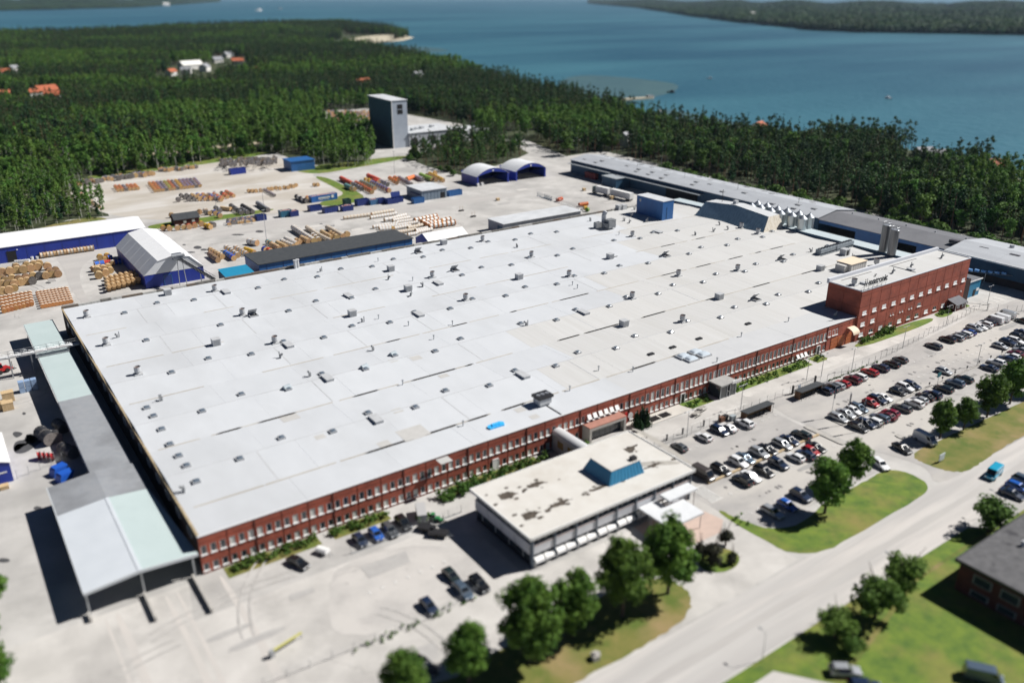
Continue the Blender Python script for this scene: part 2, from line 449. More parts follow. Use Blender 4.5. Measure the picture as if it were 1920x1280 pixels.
# driven lanes through the back yard
patch('asphalt_lane', atl([(380, 432), (520, 412), (640, 399), (760, 386), (900, 367), (1010, 358), (900, 380), (760, 398), (600, 415), (500, 432), (380, 450)]), .022, M_track)
patch('asphalt_lane', atl([(100, 480), (150, 470), (240, 452), (190, 475), (148, 500), (152, 540), (175, 575), (158, 575), (128, 535), (118, 500)]), .022, M_track)
M_faint = mat('worn_wheel_track', (.47, .45, .425), (.52, .49, .46), .9, .3, stretch=(1, .25, 1))
for x, w in ((10.5, 1.6), (18, 1.2), (19.8, .8), (27, 1.4), (8.6, .7)):
    patch('asphalt_lane', [(x-w, 92), (x+w*.2, 90), (x+w*.6, 108), (x+w*.3, 126), (x-w*.4, 126), (x-w*.2, 108)], .022, M_faint, rnd=2)
# repair patches
for P in ([(24, 842), (32, 830), (68, 832), (72, 818), (60, 812), (50, 815), (45, 824), (52, 830), (30, 848)], [(22, 812), (30, 808), (45, 812), (36, 818), (30, 821)]):
    patch('asphalt_patch', atl([(a, b) for a, b in P]), .03, M_patch)
patch('asphalt_patch', atl([(30, 826), (24, 838), (28, 850), (45, 850), (62, 840), (78, 828), (90, 826), (70, 818), (48, 812), (50, 824)]), .03, M_patch)
patch('asphalt_patch', atl([(23, 814), (30, 809), (45, 812), (33, 821)]), .034, M_patch)
for cx, cy, w, h in ((70, 952, 9, 4), (6, 1050, 14, 5), (370, 464, 9, 3.5), (382, 468, 8, 2), (358, 473, 9, 1.5), (345, 459, 4, 1.2), (486, 434, 9, 2.6), (445, 440, 14, 1.6), (90, 530, 6, 2), (623, 423, 5, 1.4), (602, 420, 4, .9), (45, 775, 4, 3), (1745, 668, 5, 1), (1630, 722, 3, 1)):
    patch('asphalt_patch', atl([(cx-w, cy+h*.3), (cx-w*.3, cy-h), (cx+w*.8, cy-h*.6), (cx+w, cy+h*.4), (cx, cy+h)]), .03, M_patch)
# lawns
patch('lawn', atl([(735, 1290), (850, 1275), (900, 1240), (1000, 1180), (1120, 1122), (1210, 1080), (1275, 1092), (1300, 1120), (1288, 1160), (1200, 1217), (1090, 1272), (1050, 1300)]), .027, M_drygrass, rnd=3, amp=.22)
patch('lawn', atl([(1345, 953), (1355, 967), (1450, 1022), (1475, 1035), (1540, 1038), (1600, 1005), (1720, 935), (1742, 918), (1735, 900), (1676, 876), (1640, 890), (1615, 906), (1560, 930), (1500, 985), (1440, 993), (1380, 970)]), .027, M_grass, rnd=2, amp=.15)
patch('lawn', atl([(1706, 852), (1760, 825), (1840, 790), (1920, 752), (2000, 725), (2100, 740), (1990, 786), (1920, 816), (1866, 848), (1835, 870), (1806, 886), (1770, 882), (1725, 866)]), .027, M_drygrass, rnd=3, amp=.2)
patch('lawn', [(60, 59.8), (84, 59.8), (110, 60), (129.5, 60), (146, 60), (150, 57), (170, 57), (170, 20), (80, 10), (89, 44), (92.5, 50), (87, 57.2), (70, 57)], .02, M_grass, rnd=0)
patch('dirt_path', [(93.6, 50.0), (124, 56.6), (150, 56.8), (150, 57.4), (123.5, 57.3), (92.8, 50.8)], .03, M_drygrass, rnd=0)
patch('parking_lot', [(70, 57.1), (86.8, 57.1), (92.2, 50), (88.8, 44), (84, 30), (60, 30)], .03, M_fore, rnd=0)
patch('lawn', atl([(540, 318), (650, 304), (760, 291), (770, 296), (660, 316), (590, 328)]), .027, M_grass)
patch('lawn', atl([(584, 330), (612, 332), (650, 350), (690, 370), (662, 382), (598, 388), (600, 378), (650, 365), (628, 352)]), .027, M_grass)
patch('lawn', atl([(272, 424), (330, 414), (410, 404), (498, 392), (520, 392), (480, 402), (400, 414), (345, 426), (285, 430)]), .027, M_grass)
patch('lawn', atl([(150, 332), (260, 316), (380, 300), (480, 284), (520, 286), (420, 303), (300, 319), (190, 336)]), .015, M_grass)
patch('lawn', atl([(60, 432), (130, 412), (200, 405), (205, 425), (0, 452), (-100, 470), (0, 446)]), .015, M_drygrass)
patch('lawn', [(217, 123.2), (246, 123.4), (245, 127.3), (209.5, 127.3), (205, 124.4)], .03, M_grass, rnd=2, amp=.15)
patch('lawn', [(248, 123.8), (257, 124), (257, 127.3), (249, 127.3)], .03, M_grass, rnd=2, amp=.15)
patch('lawn', [(264, 124.5), (267, 124.5), (267, 127.3), (264, 127.3)], .03, M_grass, rnd=2, amp=.15)
for a, b in ((28, 45), (47.5, 59), (73, 95)):
    patch('planting_bed', [(a, 124.4), (b, 124.4), (b, 127.8), (a, 127.8)], .03, M_drygrass, rnd=0)
for a, b in ((139, 147.5), (155.5, 186), (188, 193)):
    patch('planting_bed', [(a, 124.2), (b, 124.2), (b, 127.8), (a, 127.8)], .03, M_grass, rnd=0)
patch('terrace', [(120.8, 123.6), (139.8, 123.9), (138.5, 127.8), (120.8, 127.8)], .12, M_slab, rnd=0)
patch('paving', [(94, 86), (107, 85.5), (110.5, 88), (109, 95.5), (95, 96)], .03, M_paver, rnd=0)
patch('dirt_track', atl([(200, 291), (330, 284), (420, 271), (520, 263), (525, 266), (425, 275), (335, 288), (205, 297)]), .0, M_dirt)
patch('dirt_track', atl([(100, 300), (125, 297), (128, 303), (98, 306)]), .0, M_dirt)
for cx, cy, a, b in ((1400, 243, 45, 7), (1510, 265, 30, 6), (1745, 298, 60, 9), (1890, 322, 40, 8), (1490, 262, 20, 5)):
    patch('lawn', smooth_outline(atl([(cx-a, cy), (cx, cy-b), (cx+a, cy), (cx, cy+b)]), 2), .0, M_grass, rnd=0)

# old repairs, tyre tracks and oil spots
M_rep = [mat('repair_%s' % n_, c_, c2_, .9, .6, detail=6) for n_, c_, c2_ in (('grey', (.36, .35, .34), (.41, .40, .385)), ('dark', (.27, .265, .26), (.33, .325, .315)), ('pale', (.56, .54, .51), (.5, .485, .46)))]
rp = random.Random(77)
for k in range(46):
    reg = ((-5, 60, 74, 122), (120, 280, 84, 112), (100, 300, 300, 350), (80, 230, 300, 345), (5, 60, 270, 345), (125, 250, 118, 123))[k % 6]
    x, y = rp.uniform(reg[0], reg[1]), rp.uniform(reg[2], reg[3]); w, h = rp.uniform(.8, 6), rp.uniform(.5, 2.2)
    patch('asphalt_repair', [(x-w, y-h), (x+w*rp.uniform(.6, 1), y-h), (x+w, y+h*rp.uniform(.6, 1)), (x-w*rp.uniform(.7, 1), y+h)], .033+.0006*k, M_rep[k % 3], rnd=1 if k % 4 else 0)
mb = MB()
def ribbon(P, w, z):
    n = len(P)
    for i in range(n-1):
        a, b = Vector(P[i]), Vector(P[i+1]); t = (b-a).normalized(); o_ = Vector((-t.y, t.x))*w
        mb.poly([(*(a-o_), z), (*(b-o_), z), (*(b+o_), z), (*(a+o_), z)])
for k in range(16):
    reg = ((-5, 60, 76, 120), (100, 290, 300, 350), (20, 60, 285, 345), (-5, 60, 76, 120))[k % 4]
    x, y, a = rp.uniform(*reg[:2]), rp.uniform(*reg[2:]), rp.uniform(0, 6.28); L_ = rp.uniform(10, 34); c_ = rp.uniform(-.07, .07)
    for s_ in (-.9, .9):
        P_ = []; xx, yy, aa = x-math.sin(a)*s_, y+math.cos(a)*s_, a
        for q in range(16): P_.append((xx, yy)); xx += math.cos(aa)*L_/16; yy += math.sin(aa)*L_/16; aa += c_
        ribbon(P_, rp.uniform(.1, .22), .064+.0004*k)
setting('tyre_tracks', mb, mat('tyre_track', (.37, .36, .345), (.46, .445, .425), .9, .6, lo=.4, hi=.62))
mb = MB()
for k in range(150):
    y = rp.choice((100.8, 95.6, 112.2, 105.6, 89.5)); x = rp.uniform(118, 285)
    if 154 < x < 166: continue
    r_ = rp.uniform(.15, .5); mb.poly([(x+r_*math.cos(t)*rp.uniform(.6, 1.2), y+r_*1.5*math.sin(t)*rp.uniform(.6, 1.2), .078) for t in [2*pi*i/8 for i in range(8)]])
setting('oil_stains', mb, mat('oil_stain', (.16, .155, .15), (.26, .25, .245), .7, 2.0))
# parking bay paint: short T marks between the bays
mb = MB()
def ticks(x0, n, y, step=2.4):
    for i in range(n):
        x = x0+i*step
        mb.box(x-.06, x+.06, y-.5, y+.5, .08, .084); mb.box(x-.45, x+.45, y-.05, y+.05, .085, .088)
ticks(117.6, 16, 110.6); ticks(118.5, 15, 102.6); ticks(118.5, 15, 93.4); ticks(114, 8, 86.6)
ticks(181, 35, 109.4); ticks(168, 40, 103.3); ticks(168, 34, 93.2); ticks(46, 7, 107.2)
setting('bay_marks', mb, M_mark)
mb = MB()
for k in range(5): mb.box(113.2+k*.62, 113.45+k*.62, 93.5, 98.6, .08, .084)
mb.box(113.0, 116.2, 93.2, 93.4, .08, .084); mb.box(113.0, 116.2, 98.7, 98.9, .08, .084)
for k in range(6): mb.box(123.5+k*5, 127.5+k*5, 118.6+(k % 2)*.02, 118.72+(k % 2)*.02, .08, .084)
for k in range(9): mb.box(262+k*3, 262.3+k*3, 121.5, 124.5, .08, .084)
setting('hatched_marks', mb, M_mark)
# ------------------------------------------------------------------ the factory hall
HALL = thing('factory_hall', 'huge red brick factory hall with a pale flat roof full of vents', 'factory', (24.8, 128.0, 0))
HX0, HX1, HY0, HY1 = 24.8, 271.0, 128.0, 265.0
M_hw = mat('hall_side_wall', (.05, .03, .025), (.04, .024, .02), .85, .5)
mb = MB()
mb.box(HX0, HX1, HY0+.14, HY0+.5, 0, 7.45, 0)      # backing behind the brick panels
mb.box(HX0, HX0+.4, HY0+.5, HY1, 0, 7.5, 1)
mb.box(HX0+.4, HX1, HY1-.4, HY1, 0, 7.5, 2)
mb.box(HX1-.4, HX1, HY0+.5, HY1-.4, 0, 7.5, 2)
part('wall', mb, [C_joint, M_hw, C_petrol], HALL)

# --- brick panels with window openings, one object per panel
def holed(x0, x1, z0, z1, y0, y1, holes, m=0):
    mb = MB(); xs = sorted({x0, x1, *[h[0] for h in holes], *[h[1] for h in holes]}); zs = sorted({z0, z1, *[h[2] for h in holes], *[h[3] for h in holes]})
    for i in range(len(zs)-1):
        run = None
        for j in range(len(xs)-1):
            cx, cz = (xs[j]+xs[j+1])/2, (zs[i]+zs[i+1])/2
            solid = not any(h[0] < cx < h[1] and h[2] < cz < h[3] for h in holes)
            if solid and run is None: run = xs[j]
            if (not solid) and run is not None: mb.box(run, xs[j], y0, y1, zs[i], zs[i+1], m); run = None
        if run is not None: mb.box(run, x1, y0, y1, zs[i], zs[i+1], m)
    return mb
M_frame = mat('window_frame', (.74, .74, .73), rough=.5)
M_blind = mat('window_blind', (.62, .62, .58), (.5, .5, .47), .7, 3.0)
def win_mesh(w, h, sill=True, mull=False, f=.1):
    mb = MB()
    mb.box(-w/2, -w/2+f, .0, .1, 0, h); mb.box(w/2-f, w/2, .0, .1, 0, h)
    mb.box(-w/2+f, w/2-f, .0, .1, h-f, h); mb.box(-w/2+f, w/2-f, .0, .1, 0, f)
    if mull: mb.box(-.05, .05, .0, .1, f, h-f)
    a = mb.mesh('window', M_frame)
    p = MB().box(-w/2+f, w/2-f, .05, .07, f, h-f).mesh('pane', C_glass)
    p2 = MB().box(-w/2+f, w/2-f, .05, .07, f, h-f).mesh('pane', M_blind)
    s = MB().box(-w/2-.12, w/2+.12, -.22, .0, -.14, .06).mesh('sill', M_frame) if sill else None
    return a, p, p2, s
WS = win_mesh(.98, 1.75); WT = win_mesh(1.05, 2.35, f=.16); WL = win_mesh(.98, 1.5)
def put_win(W_, parent, x, y, z, blind=False):
    o = woff(parent)
    w = link('window', W_[0], parent, (x-o.x, y-o.y, z-o.z))
    link('pane', W_[2] if blind else W_[1], w)
    if W_[3]: link('sill', W_[3], w)
    return w
M_aw = mat('awning_sash', (.8, .8, .78), rough=.6)
AW = MB().hexa([(-.55, -.75, .75), (.55, -.75, .75), (.55, -.68, .68), (-.55, -.68, .68), (-.5, -.05, 1.75), (.5, -.05, 1.75), (.5, 0, 1.68), (-.5, 0, 1.68)]).mesh('awning', M_aw)
BAY0, BW = 24.62, 4.902
shared = {}
awn_up = {(17, 1), (17, 2), (18, 0), (18, 1), (18, 2), (19, 0)}
awn_lo = {(32, 1), (32, 2), (33, 0)}
for k in range(38):
    x0 = BAY0+k*BW
    x1 = min(x0+BW, 209.0)
    kind = 'short' if k < 21 else 'tall'
    lower = True
    if 17 <= k <= 19: lower = False
    if k >= 35: kind, lower = 'none', False
    if k == 15: lower = True
    if k == 26: lower = True
    key = (kind, lower, round(x1-x0, 2))
    cs = [.82, 2.45, 4.08]
    if key not in shared:
        H_ = []
        for c in cs:
            if kind == 'short': H_.append((c-.49, c+.49, 3.85, 5.6))
            if kind == 'tall': H_.append((c-.525, c+.525, 3.45, 5.8))
            if lower: H_.append((c-.49, c+.49, .55, 2.05))
        shared[key] = (holed(.09, x1-x0-.09, 0.02, 6.24, 0, .14, H_).mesh('brick_panel', C_brick), MB().box(.09, x1-x0-.09, -.02, .14, 6.36, 7.5, 0).mesh('brick_panel', C_brick))
    for me in shared[key]: link('brick_panel', me, HALL, (x0-24.8, 0, 0))
    for i, c in enumerate(cs):
        if kind == 'short': w = put_win(WS, HALL, x0+c, HY0+.06, 3.85, R.random() < .35)
        elif kind == 'tall': w = put_win(WT, HALL, x0+c, HY0+.05, 3.45, R.random() < .35)
        else: w = None
        if w is not None and (k, i) in awn_up: link('awning', AW, w, (0, 0, 0))
        if lower:
            w = put_win(WL, HALL, x0+c, HY0+.06, .55, R.random() < .4)
            if (k, i) in awn_lo: link('awning', AW, w, (0, 0, -.2))
# three small windows and the orange doors by the tower
for x in (197.2, 199.0, 200.4): put_win(WS, HALL, x, HY0-.02, 4.2)
M_orange = mat('orange_door', (.45, .12, .03), (.38, .1, .03), .6, 1.2)
M_redwood = mat('red_wall', (.3, .07, .05), rough=.8)
for x0, x1 in ((198.4, 201.4), (201.6, 204.6), (205.4, 207.8)):
    d = MB().box(x0, x1, HY0-.1, HY0-.01, .02, 3.3)
    d = part('door', d, M_orange, HALL)
    r_ = MB()
    for q in range(3): r_.box(x0+.1, x1-.1, HY0-.14, HY0-.1, .6+q*.9, .68+q*.9)
    part('door_rail', r_, mat('door_rail', (.3, .08, .02)), d)
M_cream = mat('cream_canopy', (.72, .6, .45), rough=.7)
mb = MB()
for q in range(8):
    a0, a1 = pi*q/8*.5, pi*(q+1)/8*.5
    mb.poly([(205.2, HY0-2.4*math.sin(a1), 3.6+1.6*math.cos(a1)), (205.2, HY0-2.4*math.sin(a0), 3.6+1.6*math.cos(a0)), (208.2, HY0-2.4*math.sin(a0), 3.6+1.6*math.cos(a0)), (208.2, HY0-2.4*math.sin(a1), 3.6+1.6*math.cos(a1))])
    mb.poly([(205.2, HY0-2.4*math.sin(a1), 3.55+1.6*math.cos(a1)), (208.2, HY0-2.4*math.sin(a1), 3.55+1.6*math.cos(a1)), (208.2, HY0-2.4*math.sin(a0), 3.55+1.6*math.cos(a0)), (205.2, HY0-2.4*math.sin(a0), 3.55+1.6*math.cos(a0))])
part('door_canopy', mb, M_cream, HALL)
for x in (85.2, 140.2, 192.8):
    d = part('door', MB().box(x-.55, x+.55, HY0-.16, HY0-.02, .02, 2.3), C_black if x > 100 else C_white, HALL)
    part('door_frame', MB().box(x-.75, x-.55, HY0-.2, HY0-.02, .02, 2.5).box(x+.55, x+.75, HY0-.2, HY0-.02, .02, 2.5).box(x-.75, x+.75, HY0-.2, HY0-.02, 2.5, 2.65), M_frame, d)
# downpipes at the joints
for k in range(2, 38, 3):
    x = BAY0+k*BW
    part('downpipe', MB().rod((x, HY0-.1, .1), (x, HY0-.1, 7.4), .07), C_joint, HALL)
# front edge trim of the roof, back parapet with old concrete blocks
part('roof_trim', MB().box(HX0-.1, 209, HY0-.12, HY0+.3, 7.52, 7.68), mat('roof_trim', (.6, .61, .62), rough=.6), HALL)
M_gold = mat('wooden_edge_board', (.42, .33, .2), (.3, .24, .15), .8, .8)
part('edge_board', MB().box(HX0-.12, HX0+.3, HY0+.3, HY1-.3, 7.5, 7.74), M_gold, HALL)
M_par = [mat('weathered_parapet', (.2, .19, .17), (.1, .095, .09), .95, 1.2), mat('pale_parapet', (.46, .45, .43), (.3, .3, .28), .95, 1.5), mat('brown_parapet', (.16, .12, .09), (.09, .08, .07), .95, 1.4)]
x = HX0
pm = {}
while x < HX1-4:
    w = R.uniform(2.5, 6.5); t = R.choice([0, 0, 1, 2]); hgt = R.choice([.75, .85, .95]); w = round(w*2)/2
    if (w, t, hgt) not in pm: pm[(w, t, hgt)] = MB().box(0.01, w-.02, 0, .9, 0, hgt).mesh('parapet_block', M_par[t])
    link('parapet_block', pm[(w, t, hgt)], HALL, (x-24.8, HY1-.6-128, 7.4)); x += w
# side wall windows on the loading dock side (in shade)
WSd = win_mesh(2.2, 1.5, sill=False)
for k in range(18):
    o = link('window', WSd[0], HALL, (-.12, 6+k*7.2, 4.6)); o.rotation_euler = (0, 0, -pi/2)
    link('pane', WSd[1], o)

# --- roof: low ridges every 25 m, membrane laid in sheets
M_mem = [mat('roof_membrane', (.54, .562, .588), (.51, .532, .557), .75, .22, detail=8, vary=.02, c3=(.445, .46, .475), scale3=.05, lo3=.48, hi3=.8, stretch=(1, .45, 1)),
         mat('aged_membrane', (.525, .528, .523), (.485, .485, .475), .8, .5, detail=8, stretch=(2.2, .08, 1), vary=.03, c3=(.46, .455, .438), scale3=.05, lo3=.5, hi3=.8),
         mat('grey_membrane', (.495, .505, .515), (.465, .475, .485), .8, .3, vary=.015, c3=(.49, .50, .505), scale3=.05)]
RV, RR_ = 7.62, 8.12
lines = [HY0+.28, 137.5]
for k in range(5): lines += [150+k*25, 162.5+k*25]
lines = [HY0+.28, 137.5, 150, 162.5, 175, 187.5, 200, 212.5, 225, 238, 251, HY1-.6]
zs = [7.66, RV, RR_, RV, RR_, RV, RR_, RV, RR_, RV, 8.0, RV]
bound = [80, 112, 124, 120, 166, 168, 205, 204, 215, 222, 226]
def roof_z(x, y):
    for i in range(len(lines)-1):
        if lines[i] <= y <= lines[i+1]:
            t = (y-lines[i])/(lines[i+1]-lines[i]); return zs[i]+(zs[i+1]-zs[i])*t
    return RV
xs_ = [HX0+.25]+[HX0+19.6*k for k in range(1, 13)]+[HX1]
for i in range(len(lines)-1):
    for j in range(len(xs_)-1):
        xa, xb = xs_[j]+(0 if j == 0 else (i % 2)*6.2), xs_[j+1]+(0 if j == len(xs_)-2 else (i % 2)*6.2)
        if xb > HX1 - .1: xb = HX1
        if xa >= xb: continue
        cuts = [xa, xb]
        if xa < bound[i] < xb: cuts = [xa, bound[i], xb]
        if xa < 209 < xb and i < 2: cuts = sorted(cuts+[209.05])
        for a, b in zip(cuts[:-1], cuts[1:]):
            if i == 0 and a >= 209: continue
            ya, yb, za, zb = lines[i], lines[i+1], zs[i], zs[i+1]
            if i == 1 and a > 208: ya = 139.0; za = zs[1]+.06
            m = 1 if a >= bound[i] else 0
            if i == 0: m = 2 if a > 110 else 0
            e = R.uniform(.0, .018)
            mb = MB().hexa([(a+.012, ya, za-.3), (b-.012, ya, za-.3), (b-.012, yb, zb-.3), (a+.012, yb, zb-.3), (a+.012, ya, za+e), (b-.012, ya, za+e), (b-.012, yb, zb+e), (a+.012, yb, zb+e)])
            part('roof_sheet', mb, M_mem[m], HALL)
# gutters in the valleys: beige silt with darker wet runs
M_silt = mat('gutter_silt', (.46, .44, .40), (.34, .31, .26), .9, .35, stretch=(.3, 1, 1))
M_wet = mat('wet_gutter', (.018, .016, .014), (.07, .055, .04), .6, .7, lo=.5, hi=.75)
runs = {137.5: [(60, 72), (73, 82), (84, 90), (93, 100), (131, 140), (145, 149)], 162.5: [(38, 44), (47, 56), (69, 76), (84, 97), (99, 102), (128, 136), (137, 150), (158, 168), (184, 190), (205, 214), (229, 243), (250, 256)],
        187.5: [(90, 95), (110, 116), (130, 133), (148, 160), (190, 198), (206, 214), (222, 230), (236, 240), (244, 252)], 212.5: [(190, 194), (214, 222), (232, 238)], 238: []}
for y, L_ in runs.items():
    z = RV+.022
    x = HX0+2
    while x < HX1-12:
        w = R.uniform(8, 20)
        if R.random() < .8: part('gutter', MB().box(x, min(x+w, HX1-2), y-.22, y+.22, z-.03, z+.012), M_silt, HALL)
        x += w+R.uniform(0, 4)
    for a, b in L_:
        part('gutter', MB().prism([(a, y-.1), (a+1, y-.42), (b-1, y-.4), (b, y-.05), (b-.6, y+.3), (a+1.4, y+.26)], z+.006, z+.022), M_wet, HALL)
# ridge and lap strips
M_lap = mat('membrane_lap', (.47, .485, .50), (.41, .42, .425), .8, .4)
for i in range(1, len(lines)-1):
    y = lines[i]
    if zs[i] < 7.9: continue
    part('ridge_strip', MB().box(HX0+.5, HX1-.6, y-.1, y+.1, zs[i]-.02, zs[i]+.03), M_lap, HALL)
for j in range(1, 12, 1):
    x = HX0+19.6*j+R.uniform(-2, 2)
    for i in (1, 3, 5, 7, 9):
        if R.random() < .55 and x < 205:
            ya, yb = lines[i]+.5, lines[i+1]-.3
            part('lap_strip', MB().hexa([(x, ya, roof_z(x, ya)), (x+.25, ya, roof_z(x, ya)), (x+.25, yb, roof_z(x, yb)), (x, yb, roof_z(x, yb)), (x, ya, roof_z(x, ya)+.03), (x+.25, ya, roof_z(x, ya)+.03), (x+.25, yb, roof_z(x, yb)+.03), (x, yb, roof_z(x, yb)+.03)]), M_lap, HALL)
M_rp = mat('roof_patch', (.48, .475, .46), (.44, .435, .42), .85, .8)
for px, py, s in ((775, 810, 5), (780, 672, 2.4), (737, 677, 1.8), (832, 703, 2), (833, 860, 2.2), (1002, 779, 1.8), (543, 781, 3.2), (600, 820, 1.8), (745, 771, 2), (720, 830, 2.2), (975, 766, 2)):
    p = at(px, py, 7.9); z = roof_z(p.x, p.y-s*.5)
    q = lambda x_, y_: (x_, y_, roof_z(x_, y_)+.028)
    pp = [(p.x-s*.6, p.y-s*.5), (p.x+s*.6, p.y-s*.5), (p.x+s*.6, p.y+s*.5), (p.x-s*.6, p.y+s*.5)]
    part('roof_patch', MB().hexa([(a, b, roof_z(a, b)-.02) for a, b in pp]+[q(a, b) for a, b in pp]), M_rp, HALL)

# --- things on the roof
M_vent = mat('vent_sheet_metal', (.50, .515, .53), (.42, .43, .44), .5, 1.2)
M_dome = mat('skylight_dome', (.13, .16, .20), (.09, .12, .155), .15, 2.0, spec=.8)
M_kerb = mat('skylight_kerb', (.42, .43, .44), rough=.7)
kerb = MB().box(-.72, .72, -.72, .72, -.15, .32).box(-.78, .78, -.78, .78, .32, .38).mesh('skylight', M_kerb)
dm = MB(); g = 6
for i in range(g):
    for j in range(g):
        P_ = []
        for (a, b) in ((i, j), (i+1, j), (i+1, j+1), (i, j+1)):
            u, v = a/g*2-1, b/g*2-1
            P_.append((u*.68, v*.68, .36+.22*(1-u**4)*(1-v**4)))
        dm.poly(P_)
dome = dm.mesh('dome', M_dome, smooth=True)
ridge_rows = [150, 175, 200, 225, 250.6]
for r_i, y in enumerate(ridge_rows):
    for side, x0 in ((-1.25, 78.0), (2.3, 87.8)):
        k0 = int((30-x0)//19.55)
        for k in range(k0, 12):
            x = x0+19.55*k
            if not (30 < x < 264) or R.random() < .04: continue
            if r_i == 4 and x > 205 or (r_i >= 3 and x > 238): continue
            if y+side < 148 and x > 222: continue
            yy = y+side
            o = link('skylight', kerb, HALL, (x-24.8, yy-128, roof_z(x, yy)))
            link('dome', dome, o)
for k, (px, py) in enumerate([(275, 763), (288, 780), (303, 804), (318, 830), (350, 873), (368, 902), (335, 853)]):
    p = at(px, py, 8.1); o = link('skylight', kerb, HALL, (p.x-24.8, p.y-128, roof_z(p.x, p.y))); link('dome', dome, o)
# round extractor cowls
cowl = MB().cyl((0, 0, -.1), (0, 0, .5), .55, .5, 10).cyl((0, 0, .5), (0, 0, .95), .5, .95, 12, caps=False).cyl((0, 0, .95), (0, 0, 2.3), .95, .95, 14, caps=False).cyl((0, 0, 1.95), (0, 0, 1.96), .94, .94, 14, 1)
for i_, v_ in enumerate(cowl.v): cowl.v[i_] = (v_[0]*.84, v_[1]*.84, v_[2]*.9)
cowl_m = cowl.mesh('roof_vent', [M_vent, mat('rusty_throat', (.16, .1, .08), (.1, .07, .06), .9, 2)])
base_m = MB().box(-.95, .95, -.95, .95, -.2, .3).mesh('vent_base', M_kerb)
CV = [(490/3, 427+502/3), (600/3, 427+660/3), (778/3, 427+825/3), (1210/3, 427+355/3), (1366/3, 427+492/3), (1548/3, 427+650/3)]
CV += [(640+a/3, 427+b/3) for a, b in ((795, 75), (1070, 165), (513, 280), (1281, 275), (700, 408), (1636, 400), (1637, 50), (1896, 268), (1918, 530))]
CV += [(1280+a/3, 427+b/3) for a, b in ((308, 243), (422, 35))]+[(1280+a/6, 340+b/6) for a, b in ((845, 590), (660, 515))]
for px, py in CV:
    p = at(px, py, 8.0); o = link('roof_vent', cowl_m, HALL, (p.x-24.8, p.y-128, roof_z(p.x, p.y))); link('vent_base', base_m, o)
# white fan boxes
fan = MB().box(-1.0, 1.0, -1.0, 1.0, .15, 1.75).box(-.85, .85, -.85, .85, -.2, .15).box(-1.06, 1.06, -1.06, 1.06, 1.75, 1.83).mesh('fan_box', M_vent)
lou = MB()
for q in range(5): lou.box(-.8, .8, -1.05, -1.0, .35+q*.26, .47+q*.26)
lou = lou.mesh('louvre', C_grey)
for px, py in [(1216/3, 427+652/3), (945/3, 427+372/3)]+[(640+a/3, 427+b/3) for a, b in ((576, 90), (279, 238), (1000, 283), (376, 353), (62, 490), (1512, 168), (1590, 547))]+[(1280+a/3, 427+b/3) for a, b in ((205, 395), (774, 235))]:
    p = at(px, py, 8.0); o = link('fan_box', fan, HALL, (p.x-24.8, p.y-128, roof_z(p.x, p.y))); link('louvre', lou, o)
# long flat smoke hatches, some thrown open
hat = MB().box(-.9, .9, -1.9, 1.9, -.15, .5).mesh('smoke_hatch', M_kerb)
lid = MB().box(-.98, .98, -1.98, 1.98, .5, .6).mesh('hatch_lid', M_vent)
for px, py in [(1622/3, 427+662/3), (1842/3, 427+848/3), (1272/3, 427+362/3)]+[(640+a/3, 427+b/3) for a, b in ((436, 490), (1362, 478), (1020, 832), (195, 1080), (40, 385), (545, 312), (1780, 25))]+[(1020+a/6, 260+b/6) for a, b in ((1280, 1055),)]:
    p = at(px, py, 8.1); o = link('smoke_hatch', hat, HALL, (p.x-24.8, p.y-128, roof_z(p.x, p.y))); link('hatch_lid', lid, o)
oh = MB().box(-1.2, 1.2, -1.2, -1.05, -.15, .45).box(-1.2, 1.2, 1.05, 1.2, -.15, .45).box(-1.2, -1.05, -1.05, 1.05, -.15, .45).box(1.05, 1.2, -1.05, 1.05, -.15, .45).mesh('smoke_hatch', M_kerb)
oi = MB().box(-1.05, 1.05, -1.05, 1.05, .06, .1).mesh('hatch_opening', C_dark)
ol = MB().hexa([(-1.25, 1.2, .45), (1.25, 1.2, .45), (1.25, 1.3, .45), (-1.25, 1.3, .45), (-1.25, -.3, 2.1), (1.25, -.3, 2.1), (1.25, -.2, 2.2), (-1.25, -.2, 2.2)]).mesh('hatch_lid', M_vent)
for px, py in [(1425/3, 427+497/3)]+[(640+a/3, 427+b/3) for a, b in ((640, 242), (435, 140), (1828, 162))]+[(1280+a/3, 427+b/3) for a, b in ((412, 407), (560, 183))]:
    p = at(px, py, 8.0); o = link('smoke_hatch', oh, HALL, (p.x-24.8, p.y-128, roof_z(p.x, p.y))); link('hatch_opening', oi, o); link('hatch_lid', ol, o)
# ridge-shaped vents and small pipes
rv = MB().sweep([(-1.1, 0), (1.1, 0), (.1, .95), (-.1, .95)], 'x', -.9, .9).mesh('ridge_vent', mat('slate_vent', (.3, .36, .4), (.25, .3, .33), .6, 1.0))
for px, py in [(538, 729)]+[(640+a/3, 427+b/3) for a, b in ((130, 790), (292, 715))]:
    p = at(px, py, 8.0); o = link('ridge_vent', rv, HALL, (p.x-24.8, p.y-128, roof_z(p.x, p.y))); o.rotation_euler = (0, 0, .3)
pipe = MB().cyl((0, 0, -.1), (0, 0, 1.0), .13, .13, 6).cyl((0, 0, 1.0), (0, 0, 1.25), .24, .24, 6).mesh('roof_pipe', C_steel)
pipe2 = MB().cyl((0, 0, -.1), (0, 0, .8), .3, .3, 8).cyl((0, 0, .8), (.0, -.7, 1.2), .3, .26, 8).cyl((.5, .2, -.1), (.5, .2, 1.7), .12, .12, 6).mesh('roof_pipe', C_grey)
